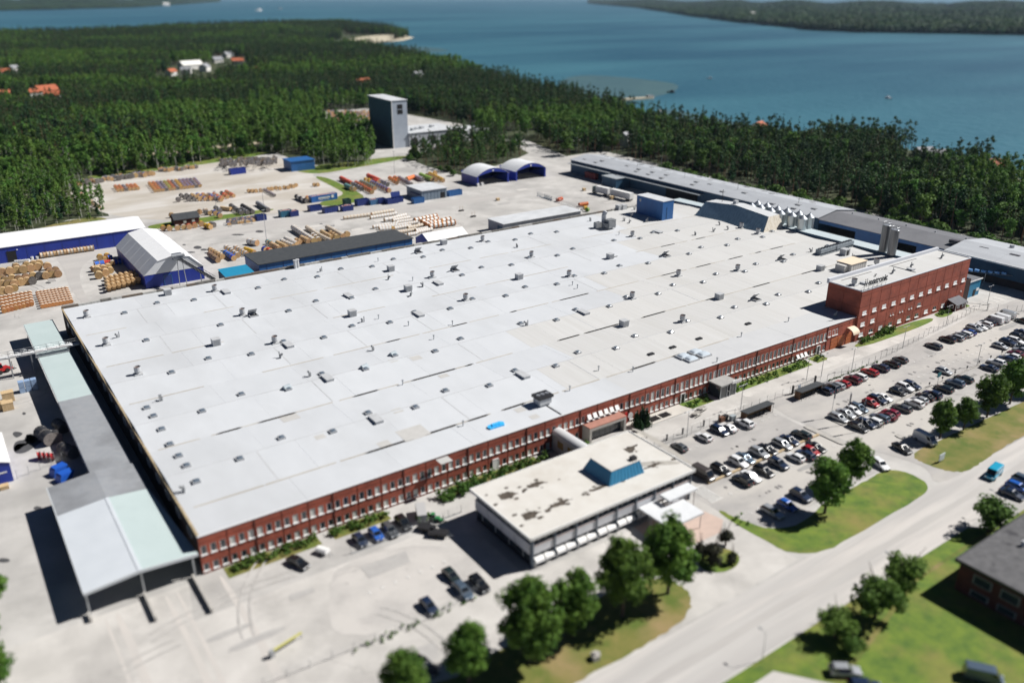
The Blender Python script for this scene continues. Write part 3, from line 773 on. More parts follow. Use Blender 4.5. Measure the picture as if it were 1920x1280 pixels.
for px, py in [(640+a/3, 427+b/3) for a, b in ((207, 188), (402, 298), (378, 548), (520, 625), (1300, 322), (1328, 338), (1447, 798), (210, 512), (625, 540), (460, 332), (1562, 38), (1285, 908), (1640, 800), (345, 875), (685, 1105))]+[(1280+a/3, 427+b/3) for a, b in ((595, 520), (330, 605), (193, 748))]:
    p = at(px, py, 8.0); link('roof_pipe', pipe, HALL, (p.x-24.8, p.y-128, roof_z(p.x, p.y)))
for px, py in [(910/3, 427+965/3), (1745/3, 427+835/3), (1577/3, 427+730/3), (660/3, 427+615/3), (1803/3, 427+245/3), (345, 920)]+[(640+a/3, 427+b/3) for a, b in ((118, 530), (180, 685), (390, 380), (458, 330), (1040, 550), (265, 288), (990, 107))]+[(1020+a/6, 260+b/6) for a, b in ((525, 925), (905, 925), (960, 945), (1150, 930), (985, 880), (1015, 795))]+[(1280+a/6, 340+b/6) for a, b in ((145, 600), (1440, 795), (350, 560), (415, 490), (510, 535))]+[(1500+a/6, 400+b/6) for a, b in ((590, 495), (390, 1150), (590, 1110))]:
    p = at(px, py, 8.0); o = link('roof_pipe', pipe2, HALL, (p.x-24.8, p.y-128, roof_z(p.x, p.y))); o.rotation_euler = (0, 0, R.uniform(0, 6))
gr = MB().box(-.9, .9, -.5, .5, 0, .35).mesh('grille_box', C_black)
for px, py in ((1100+722/6, 640+138/6), (1100+968/6, 640+62/6), (1280+92/3, 427+622/3), (1280+368/3, 427+538/3)):
    p = at(px, py, 8.0); link('grille_box', gr, HALL, (p.x-24.8, p.y-128, roof_z(p.x, p.y)))
# four glass domes over the offices
gd = MB()
for i in range(8):
    for j in range(6):
        P_ = []
        for (a, b) in ((i, j), (i+1, j), (i+1, j+1), (i, j+1)):
            u, v = a/4-1, b/3-1; P_.append((u*1.6, v*1.2, .45+.5*(1-u**4)*(1-v**4)))
        gd.poly(P_)
gd_m = gd.mesh('dome', mat('bright_glass', (.55, .62, .68), rough=.08, spec=.9), smooth=True)
gk = MB().box(-1.75, 1.75, -1.35, 1.35, -.15, .45).mesh('skylight', M_kerb)
for a, b in ((1090, 158), (1225, 110), (1315, 138), (1175, 188)):
    p = at(1100+a/6, 640+b/6, 8.1); o = link('skylight', gk, HALL, (p.x-24.8, p.y-128, roof_z(p.x, p.y))); link('dome', gd_m, o)
# air handler near the front with a cable duct running to the eave
p = at(1017, 757, 7.7); X, Y, Z = p.x, p.y, roof_z(p.x, p.y)
ah = part('air_handler', MB().box(X-1.6, X+1.6, Y-1.3, Y+1.3, Z+.5, Z+1.9).box(X-1.3, X+1.3, Y-1, Y+1, Z-.1, Z+.5), M_vent, HALL)
part('fan_deck', MB().box(X-2.0, X+2.0, Y-1.5, Y+1.5, Z+1.9, Z+2.5), C_black, ah)
m_ = MB()
for q in (-1, 0, 1): m_.cyl((X+q*1.2, Y, Z+2.5), (X+q*1.2, Y, Z+2.62), .5, .5, 10)
part('fan', m_, C_steel, ah)
part('cable_duct', MB().box(X+.1, X+.45, HY0+.3, Y-1.3, 7.66, 7.74), C_black, HALL)
# chillers, white plant room, stack cluster on the right
def chiller(cx, cy, n, rz):
    z = roof_z(cx, cy)
    mb = MB().box(-n*.9, n*.9, -1.1, 1.1, .6, 1.9).box(-n*.9-.5, n*.9+.6, -1.6, -1.4, .1, .3).box(-n*.9-.5, n*.9+.6, 1.4, 1.6, .1, .3)
    for q in range(n+1): mb.box(-n*.9+q*1.75, -n*.9+q*1.75+.2, -1.0, 1.0, -.1, .6)
    o = link('chiller', mb.mesh('chiller', mat('chiller_grey', (.26, .30, .33), (.2, .23, .26), .5, 1.5)), HALL, (cx-24.8, cy-128, z)); o.rotation_euler = (0, 0, rz)
    fm = MB().cyl((0, 0, 1.9), (0, 0, 2.15), .75, .75, 12, caps=False).cyl((0, 0, 1.95), (0, 0, 1.97), .7, .7, 12, 1).mesh('fan', [C_steel, C_black])
    for q in range(n): link('fan', fm, o, (-n*.9+.9+q*1.8, 0, 0))
for (a, b), n, rz in (((320, 415), 7, 0.05), ((480, 370), 6, .05)):
    p = at(1500+a/6, 400+b/6, 8.6); chiller(p.x, p.y, n, rz)
p = at(1500+500/6, 400+465/6, 7.8)
a = part('control_cabin', MB().box(p.x-1.3, p.x+1.3, p.y-1.2, p.y+1.2, 7.5, 10.0), M_vent, HALL); part('door', MB().box(p.x-.6, p.x+.5, p.y-1.26, p.y-1.2, 7.8, 9.6), C_black, a)
p = at(1500+620/6, 400+640/6, 7.8)
a = part('plant_room', MB().box(p.x-4.2, p.x+4.4, p.y-1.0, p.y+4.4, 7.5, 10.6).box(p.x-6.2, p.x-4.2, p.y, p.y+3.5, 7.5, 10.3), mat('plant_room_panel', (.56, .55, .53), (.47, .46, .44), .7, .6, stretch=(3, 3, .1)), HALL)
part('roof', MB().box(p.x-4.4, p.x+4.6, p.y-1.2, p.y+4.6, 10.6, 10.75), M_cream, a)
m_ = MB()
for q in range(7): m_.box(p.x-4.0+q*1.25, p.x-3.95+q*1.25, p.y-1.04, p.y-1.0, 7.6, 10.5)
part('panel_seam', m_, C_grey, a)
part('air_duct', MB().box(p.x+4.5, p.x+7, p.y+1, p.y+2.6, 8.0, 9.4), C_grey, HALL)
p = at(1500+855/6, 400+590/6, 7.8); o = link('roof_vent', cowl_m, HALL, (p.x-24.8, p.y-128, 7.9)); o.scale = (1.2, 1.2, 1.2)
p = at(1020+740/6, 260+1010/6, 7.9); X, Y = p.x, p.y
a = part('exhaust_plant', MB().box(X-1.8, X+1.8, Y-1.4, Y+1.4, 8.3, 11.6).box(X-3.0, X-1.8, Y-1, Y+1, 9.0, 10.4), mat('dark_plant', (.12, .13, .14), (.25, .26, .27), .6, 1.5), HALL)
m_ = MB()
for q in range(5): m_.box(X-1.5, X+1.5, Y-1.45, Y-1.4, 8.6+q*.55, 8.8+q*.55)
part('louvre', m_, C_steel, a)
part('chimney', MB().cyl((X-.6, Y+3.0, 7.5), (X-.6, Y+3.0, 13.0), .95, .95, 10).cyl((X-.6, Y+3, 13.0), (X-.1, Y+2.6, 14.2), .95, .8, 10), M_vent, a)
part('tank', MB().box(X-4.8, X-2.2, Y+2.4, Y+4.2, 7.6, 10.2), C_grey, a)
for a_, b_ in ((845, 795), (890, 790)):
    p = at(1020+a_/6, 260+b_/6, 7.8); part('fan_box', MB().box(p.x-1.2, p.x+1.2, p.y-1.2, p.y+1.2, 7.5, 9.7), M_vent, HALL)
p = at(640+505/1, 0, 0)
for q, (a_, b_) in enumerate(((683, 855), (712, 845))):
    p = at(440+a_/6, 360+b_/6, 7.8); part('chimney', MB().cyl((p.x, p.y, 7.4), (p.x, p.y, 10.2), .5, .5, 8).cyl((p.x, p.y, 10.2), (p.x, p.y, 10.6), .62, .62, 8), M_vent, HALL)
# raised strip of roof along the warehouse side
part('raised_roof_strip', MB().prism([(271.0, 139.2), (277.5, 139.2), (277.5, 200.0), (274.5, 262), (268.5, 262), (271.0, 236)], 0.0, 8.75, 0, 1), [C_petrol, mat('pale_blue_roof', (.46, .53, .56), (.42, .49, .52), .7, .3)], HALL)
# blue box housing on the roof
a = part('roof_housing', MB().box(241.9, 248.0, 239.9, 255.2, 7.5, 15.4), C_bluemid, HALL)
part('roof_cap', MB().box(241.7, 248.2, 239.7, 255.4, 15.4, 15.6), M_mroof, a)
part('door', MB().box(244.2, 244.32, 239.8, 239.9, 8, 13), C_petrol, a)
part('vent_grille', MB().box(241.8, 241.9, 252.6, 253.6, 13.2, 14.3), M_vent, a)
# long wedge-shaped dust housing
M_wedge = mat('weathered_blue_sheet', (.17, .27, .36), (.09, .16, .23), .7, .7, detail=7, stretch=(1, 2.5, .12))
M_wend = mat('stained_sheet', (.62, .58, .50), (.36, .29, .17), .8, 1.2, stretch=(2, 1, .12), lo=.5, hi=.72)
B_ = [(259.4, 203.0), (259.4, 236.8), (271.6, 238.6), (271.6, 203.0)]
T_ = [(265, 205.6, 13), (266, 223.2, 14.1), (265, 238.2, 12.9), (271.5, 238.4, 12.9), (271.4, 223.2, 14.1), (271.5, 205.6, 13)]
zb = 7.55
mb = MB()
fl, fm_, fr_ = (259.4, 203.0, zb), (259.4, 221, zb), (259.4, 238.8, zb)
mb.poly([T_[0], T_[1], fm_, fl][::-1] if False else [fl, T_[0], T_[1], fm_], 0); mb.poly([fm_, T_[1], T_[2], fr_], 0)
mb.poly([(271.6, 203.0, zb), T_[5], T_[0], fl], 1); mb.poly([fr_, T_[2], T_[3], (271.6, 239.2, zb)], 0)
mb.poly([(271.6, 239.2, zb), T_[3], T_[4], T_[5], (271.6, 203.0, zb)], 0)
wd = part('dust_housing', mb, [M_wedge, M_wend], HALL)
mb = MB(); mb.poly([T_[0], T_[5], T_[4], T_[1]]); mb.poly([T_[1], T_[4], T_[3], T_[2]])
part('roof', mb, mat('wedge_roof', (.56, .58, .6), (.5, .52, .53), .7, .4), wd)
part('mast', MB().rod((268.5, 232.5, 13), (268.5, 232.5, 18.5), .14), C_black, wd)
part('fan_box', MB().box(267.6, 269.2, 224.5, 226, 13.9, 15.3), M_vent, wd)
o = tag(link('tarpaulin', MB().prism([(-1.9, -.8), (1.6, -.9), (2.1, .2), (1.4, .9), (-1.6, .7), (-2.2, 0)], 0, .35).prism([(-1.2, -.4), (.9, -.5), (1.1, .4), (-.8, .5)], .35, .6).mesh('tarpaulin', mat('bright_blue_tarp', (.02, .32, .75), (.05, .5, .85), .6, 2.5))), 'crumpled bright blue tarpaulin lying on the pale hall roof', 'tarpaulin')
p = at(930, 798, 7.7); o.location = (p.x, p.y, roof_z(p.x, p.y)+.02)

# ------------------------------------------------------------------ brick tower block with the roof lettering
TW = thing('tower_block', 'tall red brick block with company lettering on its roof edge', 'office block', (209.1, 127.5, 0))
TX0, TX1, TY0, TY1, TZ = 209.1, 266.6, 127.5, 138.6, 15.2
mb = MB().box(TX0+.14, TX1, TY0+.14, TY1, 0, TZ-.05)
part('wall', mb, C_joint, TW)
TB = (TX1-TX0)/12
rows = [(0.02, 3.35), (3.41, 6.95), (7.01, 10.3), (10.36, 13.85), (13.91, 15.2)]
wide = win_mesh(1.9, 1.15, False); wideD = win_mesh(1.9, 1.15, False, True); slit = win_mesh(.4, .7, False)
wp = MB().box(-.95, .95, .02, .1, 0, 1.15).mesh('shutter', mat('white_shutter', (.8, .8, .79), rough=.6))
sill_w = MB().box(-1.1, 1.1, -.25, .04, -.16, .02).mesh('sill', M_frame); sill_s = MB().box(-.32, .32, -.22, .04, -.14, .0).mesh('sill', M_frame)
tsh = {}
for k in range(12):
    x0 = TX0+k*TB; c = TB*.58
    for r_i, (a, b) in enumerate(rows):
        hs = []
        if r_i == 2: hs = [('shut', c, 7.85, 1.9, 1.15)]
        if r_i == 1:
            if k in (0, 1): hs = [('shut', c, 4.4, 1.9, 1.15)]
            elif k in (3, 4, 5): hs = [('slit', c-.55, 4.6, .4, .7), ('slit', c+.75, 4.6, .4, .7)]
            elif k == 6: hs = [('dark', c, 4.4, 1.9, 1.15)]
            elif k == 11: hs = [('slit', c-.1, 4.6, .4, .7)]
        if r_i == 0:
            if k in (0, 2, 4, 7, 9): hs = [('shut', c, 1.2, 1.9, 1.15)]
            elif k in (1, 3, 5, 8): hs = [('dark', c, 1.2, 1.9, 1.15)]
            elif k == 6: hs = [('dark', c-.3, 1.0, 1.9, 1.15)]
        key = (r_i, tuple(hs))
        if key not in tsh:
            tsh[key] = holed(.08, TB-.08, a, b-.06, 0, .14, [(h[1]-h[3]/2, h[1]+h[3]/2, h[2], h[2]+h[4]) for h in hs]).mesh('brick_panel', C_brick)
        link('brick_panel', tsh[key], TW, (x0-TX0, 0, 0))
        for h in hs:
            W_ = {'shut': wide, 'dark': wideD, 'slit': slit}[h[0]]
            w = link('window', W_[0], TW, (x0-TX0+h[1], .04, h[2]))
            link('shutter', wp, w, (0, -.05, 0)) if h[0] == 'shut' else link('pane', W_[1], w)
            link('sill', sill_s if h[0] == 'slit' else sill_w, w)
side = {}
for j in range(2):
    y0 = TY0+.14+j*5.46
    for a, b in rows:
        part('brick_panel', MB().box(TX0-.0, TX0+.14, y0+.03, y0+5.43, a, b), C_brick, TW)
part('roof', MB().box(TX0+.3, TX1-.1, TY0+.3, TY1-.3, TZ-.3, TZ+.05), M_mem[1], TW)
part('parapet', MB().box(TX0-.06, TX1+.06, TY1-.3, TY1+.5, TZ-.4, TZ+1.0), mat('parapet_flashing', (.58, .6, .64), rough=.6), TW)
part('parapet', MB().box(TX0-.06, TX0+.3, TY0+.3, TY1-.3, TZ, TZ+.28), mat('parapet_flashing', (.6,)*3), TW)
part('parapet', MB().box(TX0-.06, TX1+.06, TY0-.08, TY0+.3, TZ, TZ+.2), mat('parapet_flashing', (.6,)*3), TW)
part('parapet', MB().box(TX1-.3, TX1+.1, TY0+.3, TY1-.3, TZ, TZ+.3), mat('parapet_flashing', (.6,)*3), TW)
for px, py in ((1500+605/6, 400+810/6),):
    p = at(px, py, TZ); o = link('roof_vent', cowl_m, TW, (p.x-TX0, p.y-TY0, TZ)); link('vent_base', base_m, o)
for px, py in ((1500+1040/6, 400+675/6), (1500+1245/6, 400+610/6), (1500+1590/6, 400+505/6)):
    p = at(px, py, TZ); link('roof_pipe', pipe2, TW, (p.x-TX0, p.y-TY0, TZ))
for px, py in ((1500+1245/6, 400+640/6), (1500+720/6, 400+795/6)):
    p = at(px, py, TZ); o = link('smoke_hatch', hat, TW, (p.x-TX0, p.y-TY0, TZ)); o.scale = (.9, .5, 1); link('hatch_lid', lid, o)
part('cable_duct', MB().box(238, 238.2, TY0+1.5, TY1-1.5, TZ+.05, TZ+.2), C_grey, TW)
for q in range(2): part('gutter', MB().box(213+q*24, 228+q*24, TY1-1.6, TY1-1.3, TZ+.05, TZ+.065), M_wet, TW)
# lettering: dark letters standing on a frame above the front edge
def text_mesh(body, size, depth, m):
    cu = bpy.data.curves.new('lettering', 'FONT'); cu.body = body; cu.size = size; cu.extrude = depth; cu.offset = .055
    o = bpy.data.objects.new('lettering', cu); COL.objects.link(o)
    dg = bpy.context.evaluated_depsgraph_get(); dg.update()
    me = bpy.data.meshes.new_from_object(o.evaluated_get(dg)); bpy.data.objects.remove(o)
    me.materials.clear(); me.materials.append(m); return me
M_letter = mat('letter_face', (.02, .024, .03), rough=.5)
SG = thing('roof_lettering', 'dark company lettering with a dotted emblem standing above the brick block', 'sign', (209.3, 127.25, TZ+.2))
word = 'Hexatronic'
xcur = 0.0
full = text_mesh(word, 2.75, .06, M_letter); fw_ = max(v.co.x for v in full.vertices); bpy.data.meshes.remove(full)
S_ = 10.9/fw_
prev = 0.0
for i, ch in enumerate(word):
    me = text_mesh(ch, 2.75, .06, M_letter)
    if i: 
        t = text_mesh(word[:i]+ch, 2.75, .06, M_letter); w_all = max(v.co.x for v in t.vertices); bpy.data.meshes.remove(t)
        w_me = max(v.co.x for v in me.vertices); off = w_all-w_me
    else: off = 0
    for v in me.vertices: v.co = Vector((v.co.x*S_, -v.co.z, v.co.y*.94))
    if i == 0:   # the initial is drawn as two dotted strokes joined by a bar
        bpy.data.meshes.remove(me)
        me = MB().box(.0, .22, -.06, .06, 0, 1.5).box(.85, 1.07, -.06, .06, 0, 1.5).box(.22, .85, -.06, .06, .62, .86).box(.0, .24, -.06, .06, 1.75, 2.05).box(.85, 1.09, -.06, .06, 1.75, 2.05).mesh('letter', M_letter)
    link('letter', me, SG, (off*S_, 0, 1.45))
link('emblem', MB().box(3.75, 4.75, -.06, .06, 3.55, 3.8).box(4.1, 5.05, -.06, .06, 4.0, 4.25).mesh('emblem', M_letter), SG)
fr = MB().rod((-.2, .12, 1.4), (11.1, .12, 1.4), .04)
for q in range(6): fr.rod((q*2.1+.2, .15, -.1), (q*2.1+.2, .15, 2.9), .04); fr.rod((q*2.1+.2, .15, 1.4), (q*2.1+.2, 1.5, -.1), .03)
link('sign_frame', fr.mesh('sign_frame', C_grey), SG)
# teal annex beside the tower, red cabin
AN = thing('annex', 'small teal clad annex with grey roof at the end of the brick block', 'annex', (271.5, 129, 0))
part('wall', MB().box(271.4, 280.0, 129.2, 139.0, 0, 5.6), C_teal, AN)
part('roof', MB().box(271.2, 280.2, 129.0, 139.0, 5.6, 5.8), M_groof, AN)
part('roof_edge', MB().box(271.2, 280.3, 128.85, 129.0, 5.5, 5.9), C_white, AN)
part('door', MB().box(276.2, 277.5, 129.1, 129.2, 0.05, 2.3), C_dark, AN)
part('window', MB().box(277.9, 279.5, 129.1, 129.2, 1.6, 2.5), M_frame, AN)
CB = thing('red_cabin', 'little dark red wooden cabin with a sloping grey roof by the gate', 'cabin', (257.2, 124.5, 0))
M_falu = mat('falu_red_boards', (.10, .025, .02), (.075, .02, .016), .85, 1.5, stretch=(4, 4, .2))
part('wall', MB().hexa([(257.3, 124.5, 0), (263.2, 124.5, 0), (263.2, 127.3, 0), (257.3, 127.3, 0), (257.3, 124.5, 2.3), (263.2, 124.5, 2.3), (263.2, 127.3, 3.3), (257.3, 127.3, 3.3)]), M_falu, CB)
part('roof', MB().hexa([(256.9, 124.0, 2.16), (263.6, 124.0, 2.16), (263.6, 127.35, 3.34), (256.9, 127.35, 3.34), (256.9, 124.0, 2.3), (263.6, 124.0, 2.3), (263.6, 127.35, 3.48), (256.9, 127.35, 3.48)]), M_groof, CB)
for x in (258.8, 261.6):
    w = part('window', MB().box(x-.6, x+.6, 124.42, 124.5, .9, 1.9), M_frame, CB); part('pane', MB().box(x-.4, x+.4, 124.4, 124.42, 1.05, 1.75), C_glass, w)
w = part('window', MB().box(257.22, 257.3, 125.2, 126.6, .9, 2.0), M_frame, CB); part('pane', MB().box(257.2, 257.22, 125.4, 126.4, 1.05, 1.85), C_glass, w)
part('corner_board', MB().box(257.24, 257.4, 124.44, 124.6, 0, 2.2).box(263.1, 263.26, 124.44, 124.6, 0, 2.2), C_white, CB)
# ------------------------------------------------------------------ white office building with passage
OF = thing('office_building', 'white two storey office with stained flat roof and a blue roof monitor', 'office', (71.4, 96.6, 0))
ox0, ox1, oy0, oy1, oz = 72.2, 110.4, 97.4, 115.0, 6.6
M_ow = mat('pale_facade_panel', (.62, .63, .66), (.55, .56, .59), .6, .5)
M_oroof = mat('stained_gravel_roof', (.60, .585, .55), (.55, .53, .49), .95, .3, detail=8, c3=(.50, .47, .42), scale3=.12, lo3=.55, hi3=.8)
part('wall', MB().box(ox0, ox1, oy0+.1, oy1-.1, 0, oz-.55), C_dark, OF)
part('roof', MB().box(71.4, 111, 96.6, 115.6, oz-.15, oz), M_oroof, OF)
part('fascia', MB().box(71.3, 111.1, 96.4, 96.6, oz-.42, oz+.16).box(71.3, 111.1, 115.6, 115.75, oz-.42, oz+.16).box(71.2, 71.4, 96.4, 115.75, oz-.42, oz+.16).box(111, 111.15, 96.4, 115.75, oz-.42, oz+.16), mat('white_fascia', (.70, .70, .68)), OF)
for k in range(8):
    a = 72.2+k*4.78; b = a+4.6
    part('spandrel_panel', MB().box(a, b, oy0-.5, oy0+.1, 2.75, 4.55), M_ow, OF)
    part('ledge', MB().box(a, b, oy0-.56, oy0-.5, 4.4, 4.58), mat('pink_ledge', (.66, .57, .55)), OF)
    w = part('window', MB().box(a+.1, b-.1, oy0-.02, oy0+.1, 4.6, oz-.55), C_glass, OF)
    m_ = MB()
    for q in range(4): m_.box(a+.1+q*1.46, a+.2+q*1.46, oy0-.08, oy0-.02, 4.6, oz-.56)
    part('mullion', m_, C_white, w)
    w = part('window', MB().box(a+.1, b-.1, oy0-.02, oy0+.1, .7, 2.7), C_glass, OF)
    part('mullion', m_ and MB().box(a+1.5, a+1.6, oy0-.08, oy0-.02, .7, 2.7).box(a+3.0, a+3.1, oy0-.08, oy0-.02, .7, 2.7), C_white, w)
    part('plinth_panel', MB().box(a, b, oy0-.1, oy0+.1, 0.02, .66), M_ow, OF)
    part('column', MB().box(b, b+.18, oy0-.75, oy0+.1, 0, oz-.42), mat('steel_column', (.16, .19, .23), rough=.5), OF)
part('column', MB().box(ox0-.2, ox0-.02, oy0-.75, oy0+.1, 0, oz-.42), mat('steel_column', (.16, .19, .23)), OF)
for k in range(4):
    a = oy0+.2+k*4.35; b = a+4.2
    part('spandrel_panel', MB().box(ox0-.4, ox0, a, b, 2.6, 4.7), M_ow, OF)
    w = part('window', MB().box(ox0-.05, ox0, a+.1, b-.1, 4.72, oz-.6), C_glass, OF); part('mullion', MB().box(ox0-.1, ox0-.05, a+1.4, a+1.5, 4.72, oz-.6).box(ox0-.1, ox0-.05, a+2.8, a+2.9, 4.72, oz-.6), C_white, w)
    w = part('window', MB().box(ox0-.05, ox0, a+.1, b-.1, .9, 2.55), C_glass, OF); part('mullion', MB().box(ox0-.1, ox0-.05, a+2.1, a+2.2, .9, 2.55), C_white, w)
M_monw = mat('monitor_blue_sheet', (.03, .20, .36), (.025, .17, .31), .5, .8, stretch=(4, 4, .2))
p0, p1 = at(1088, 868, oz), at(1128, 905, oz)
a_ = MB().hexa([(93.2, 101.4, oz), (102.2, 101.4, oz), (102.2, 109.3, oz), (93.2, 109.3, oz), (94.4, 102.3, oz+2.5), (101.6, 102.3, oz+2.5), (101.6, 108.4, oz+2.5), (94.4, 108.4, oz+2.5)])
mo = part('roof_monitor', a_, M_monw, OF)
part('monitor_cap', MB().box(94.3, 101.7, 102.2, 108.5, oz+2.5, oz+2.62), M_oroof, mo)
part('vent', MB().box(100.0, 101.2, 102.6, 103.6, oz+2.6, oz+3.3), C_black, mo)
s_ = MB()
for q in range(10): s_.hexa([(93.6+q*.9, 101.34, oz+.02), (93.68+q*.9, 101.34, oz+.02), (93.68+q*.9, 101.42, oz+.02), (93.6+q*.9, 101.42, oz+.02), (94.6+q*.75, 102.22, oz+2.45), (94.68+q*.75, 102.22, oz+2.45), (94.68+q*.75, 102.3, oz+2.45), (94.6+q*.75, 102.3, oz+2.45)])
part('standing_seam', s_, M_monw, mo)
M_moss = mat('dark_moss_patch', (.04, .032, .025), (.11, .09, .07), .95, 1.2)
rr = random.Random(4)
for L_ in ([(931, 928), (950, 921), (972, 924), (962, 932), (940, 937)], [(986, 911), (1005, 902), (1027, 903), (1010, 911), (990, 915)], [(975, 965), (990, 958), (1015, 958), (1005, 968), (985, 976)], [(1028, 948), (1050, 938), (1074, 934), (1060, 944), (1035, 952)], [(1090, 925), (1120, 912), (1170, 895), (1150, 906), (1110, 922)], [(1155, 845), (1195, 832), (1187, 846), (1170, 857), (1172, 848)], [(1205, 879), (1225, 868), (1245, 866), (1230, 874)]):
    c_ = sum((at(a, b, oz) for a, b in L_), Vector())/len(L_); ang = R.uniform(0, 6)
    O_ = [tuple((c_+(at(a, b, oz)-c_)*1.0)[:2]) for a, b in L_]
    part('moss_patch', tri_fill(smooth_outline(densify(O_+O_[:1], 3)[:-1], 1, 3, .28), oz+.012), M_moss, OF)
    for q in range(5):
        e_ = c_+(at(*L_[q % len(L_)], oz)-c_)*R.uniform(1.4, 2.0); r_ = R.uniform(.15, .45)
        part('moss_patch', tri_fill([(e_.x+r_*1.6*math.cos(t)*R.uniform(.7, 1.2), e_.y+r_*math.sin(t)*R.uniform(.7, 1.2)) for t in [2*pi*i/9 for i in range(9)]], oz+.016+.002*q), M_moss, OF)
part('moss_patch', tri_fill(smooth_outline([tuple(at(a, b, oz)[:2]) for a, b in [(1178, 800), (1218, 812), (1300, 868), (1296, 872), (1250, 842), (1200, 812)]], 1), oz+.012), mat('roof_stain', (.42, .40, .36), (.34, .32, .29), .95, .8), OF)
part('moss_patch', tri_fill(smooth_outline([tuple(at(a, b, oz)[:2]) for a, b in [(1180, 868), (1250, 862), (1285, 868), (1240, 872), (1190, 876)]], 1), oz+.008), mat('roof_stain', (.42, .40, .36)), OF)
# entrance canopies in front
for x0, x1, y0, y1, z, t in ((96.3, 105.2, 88.3, 93.8, 3.2, .4), (101.2, 108.7, 93.4, 96.0, 4.5, .35), (96.5, 101.0, 93.85, 96.7, 3.0, .35)):
    o = part('entrance_canopy', MB().box(x0, x1, y0, y1, z, z+t), mat('canopy_white', (.66, .68, .70), (.6, .62, .64), .6, .6), OF)
    for cx in (x0+.4, x1-.4):
        for cy in (y0+.4, y1-.4): part('post', MB().rod((cx, cy, 0), (cx, cy, z), .1), C_steel, o)
aw = [(0, 2.15), (-.45, 2.05), (-.8, 1.75), (-.95, 1.3), (-.9, 1.25), (-.75, 1.65), (-.42, 1.95), (0, 2.05)]
aw_m = MB().sweep(aw[::-1], 'x', -.95, .95).mesh('awning', C_white)
for k in range(7):
    for q in (1.25, 3.4): link('awning', aw_m, OF, (72.2+k*4.78+q-71.4, oy0-.12-96.6, -.15))
# arched passage between hall and office
PS = thing('covered_passage', 'grey walled passage with rounded white roof joining hall and office', 'passage', (101, 115.8, 0))
part('wall', MB().box(100.1, 100.3, 115.8, 127.9, 0, 4.1).box(102.5, 102.7, 115.8, 127.9, 0, 4.1), mat('passage_wall', (.42, .42, .42), rough=.8), PS)
arc = [(101.4+1.4*math.cos(t), 4.1+1.0*math.sin(t)) for t in [pi*i/10 for i in range(11)]]
part('roof', MB().sweep(arc, 'y', 115.8, 127.9), mat('passage_roof', (.56, .57, .58), rough=.45), PS)
for k in range(3): part('window', MB().box(100.06, 100.1, 117+k*3.5, 119+k*3.5, 1.5, 3.2), mat('amber_glass', (.3, .2, .08), rough=.2), PS)
# glazed entrance with concrete frame
EN = thing('entrance_porch', 'concrete framed glazed entrance porch with a pinkish red roof', 'porch', (109, 125, 0))
part('roof', MB().box(108.6, 119.4, 125.3, 127.95, 3.5, 3.75), mat('pink_roof', (.40, .19, .145), (.33, .16, .12), .8, .8), EN)
part('frame', MB().box(108.6, 109.2, 125.3, 127.9, 0, 3.5).box(118.8, 119.4, 125.3, 127.9, 0, 3.5).box(109.2, 118.8, 125.3, 125.7, 2.9, 3.5), C_conc, EN)
for k in range(6): part('glass_panel', MB().box(109.3+k*1.58, 110.8+k*1.58, 126.4, 126.5, .2, 2.9), C_glass, EN)
part('terrace', MB().box(107.5, 121, 120.6, 124.4, 0, .1), M_slab, EN)
E2 = thing('entrance_porch', 'glass walled entrance box with a flat grey roof and steel posts', 'porch', (149.5, 124.5, 0))
part('roof', MB().box(148.9, 154.9, 123.6, 127.95, 3.4, 3.75), mat('porch_roof', (.36, .36, .35), (.3, .3, .29), .9, 1), E2)
for x0, x1, y0, y1 in ((149.2, 149.3, 124.1, 127.8), (154.5, 154.6, 124.1, 127.8), (149.3, 151.5, 124.05, 124.15), (152.6, 154.5, 124.05, 124.15)):
    part('glass_panel', MB().box(x0, x1, y0, y1, .1, 3.3), C_glass, E2)
for x in (149.1, 151.5, 152.45, 154.55): part('post', MB().box(x, x+.2, 123.9, 124.05, 0, 3.4), C_steel, E2)
part('sign_board', MB().box(152.4, 155.8, 123.2, 123.4, 3.6, 4.4), C_white, E2)

# ------------------------------------------------------------------ loading dock roofs on the left
M_mint = mat('mint_sheet', (.45, .535, .535), (.42, .505, .505), .6, .15, c3=(.39, .46, .465), scale3=.3, lo3=.6, hi3=.9)
M_silver = mat('silver_sheet', (.58, .62, .66), (.54, .58, .62), .5, .2)
DK = thing('loading_dock_roof', 'long narrow lean-to roof beside the hall, mint green then dark grey', 'dock roof', (14.5, 165, 0))
part('roof_sheet', MB().box(14.5, 22.0, 205.0, 266.0, 4.45, 4.6), M_mint, DK)
part('roof_sheet', MB().box(14.4, 22.1, 165.2, 204.98, 4.5, 4.66), M_dockgrey, DK)
part('fascia', MB().box(14.3, 14.48, 165.2, 266.0, 4.1, 4.5), C_white, DK)
dp = MB().box(0, .25, 0, .25, 0, 4.45).mesh('post', C_steel)
for k in range(17): link('post', dp, DK, (.2, 3+k*6.1, 0))
part('back_wall', MB().box(21.6, 21.8, 165.2, 266, 0, 4.4), C_petrol, DK)
for k in range(9): part('bay_door', MB().box(21.5, 21.6, 172+k*10, 176+k*10, .4, 4), C_navy, DK)
mint2 = thing('truck_bay_canopy', 'wide gabled truck bay canopy, silver and mint with a grey rear part', 'canopy', (6.6, 127.5, 0))
rz_, ez_ = 5.5, 4.9
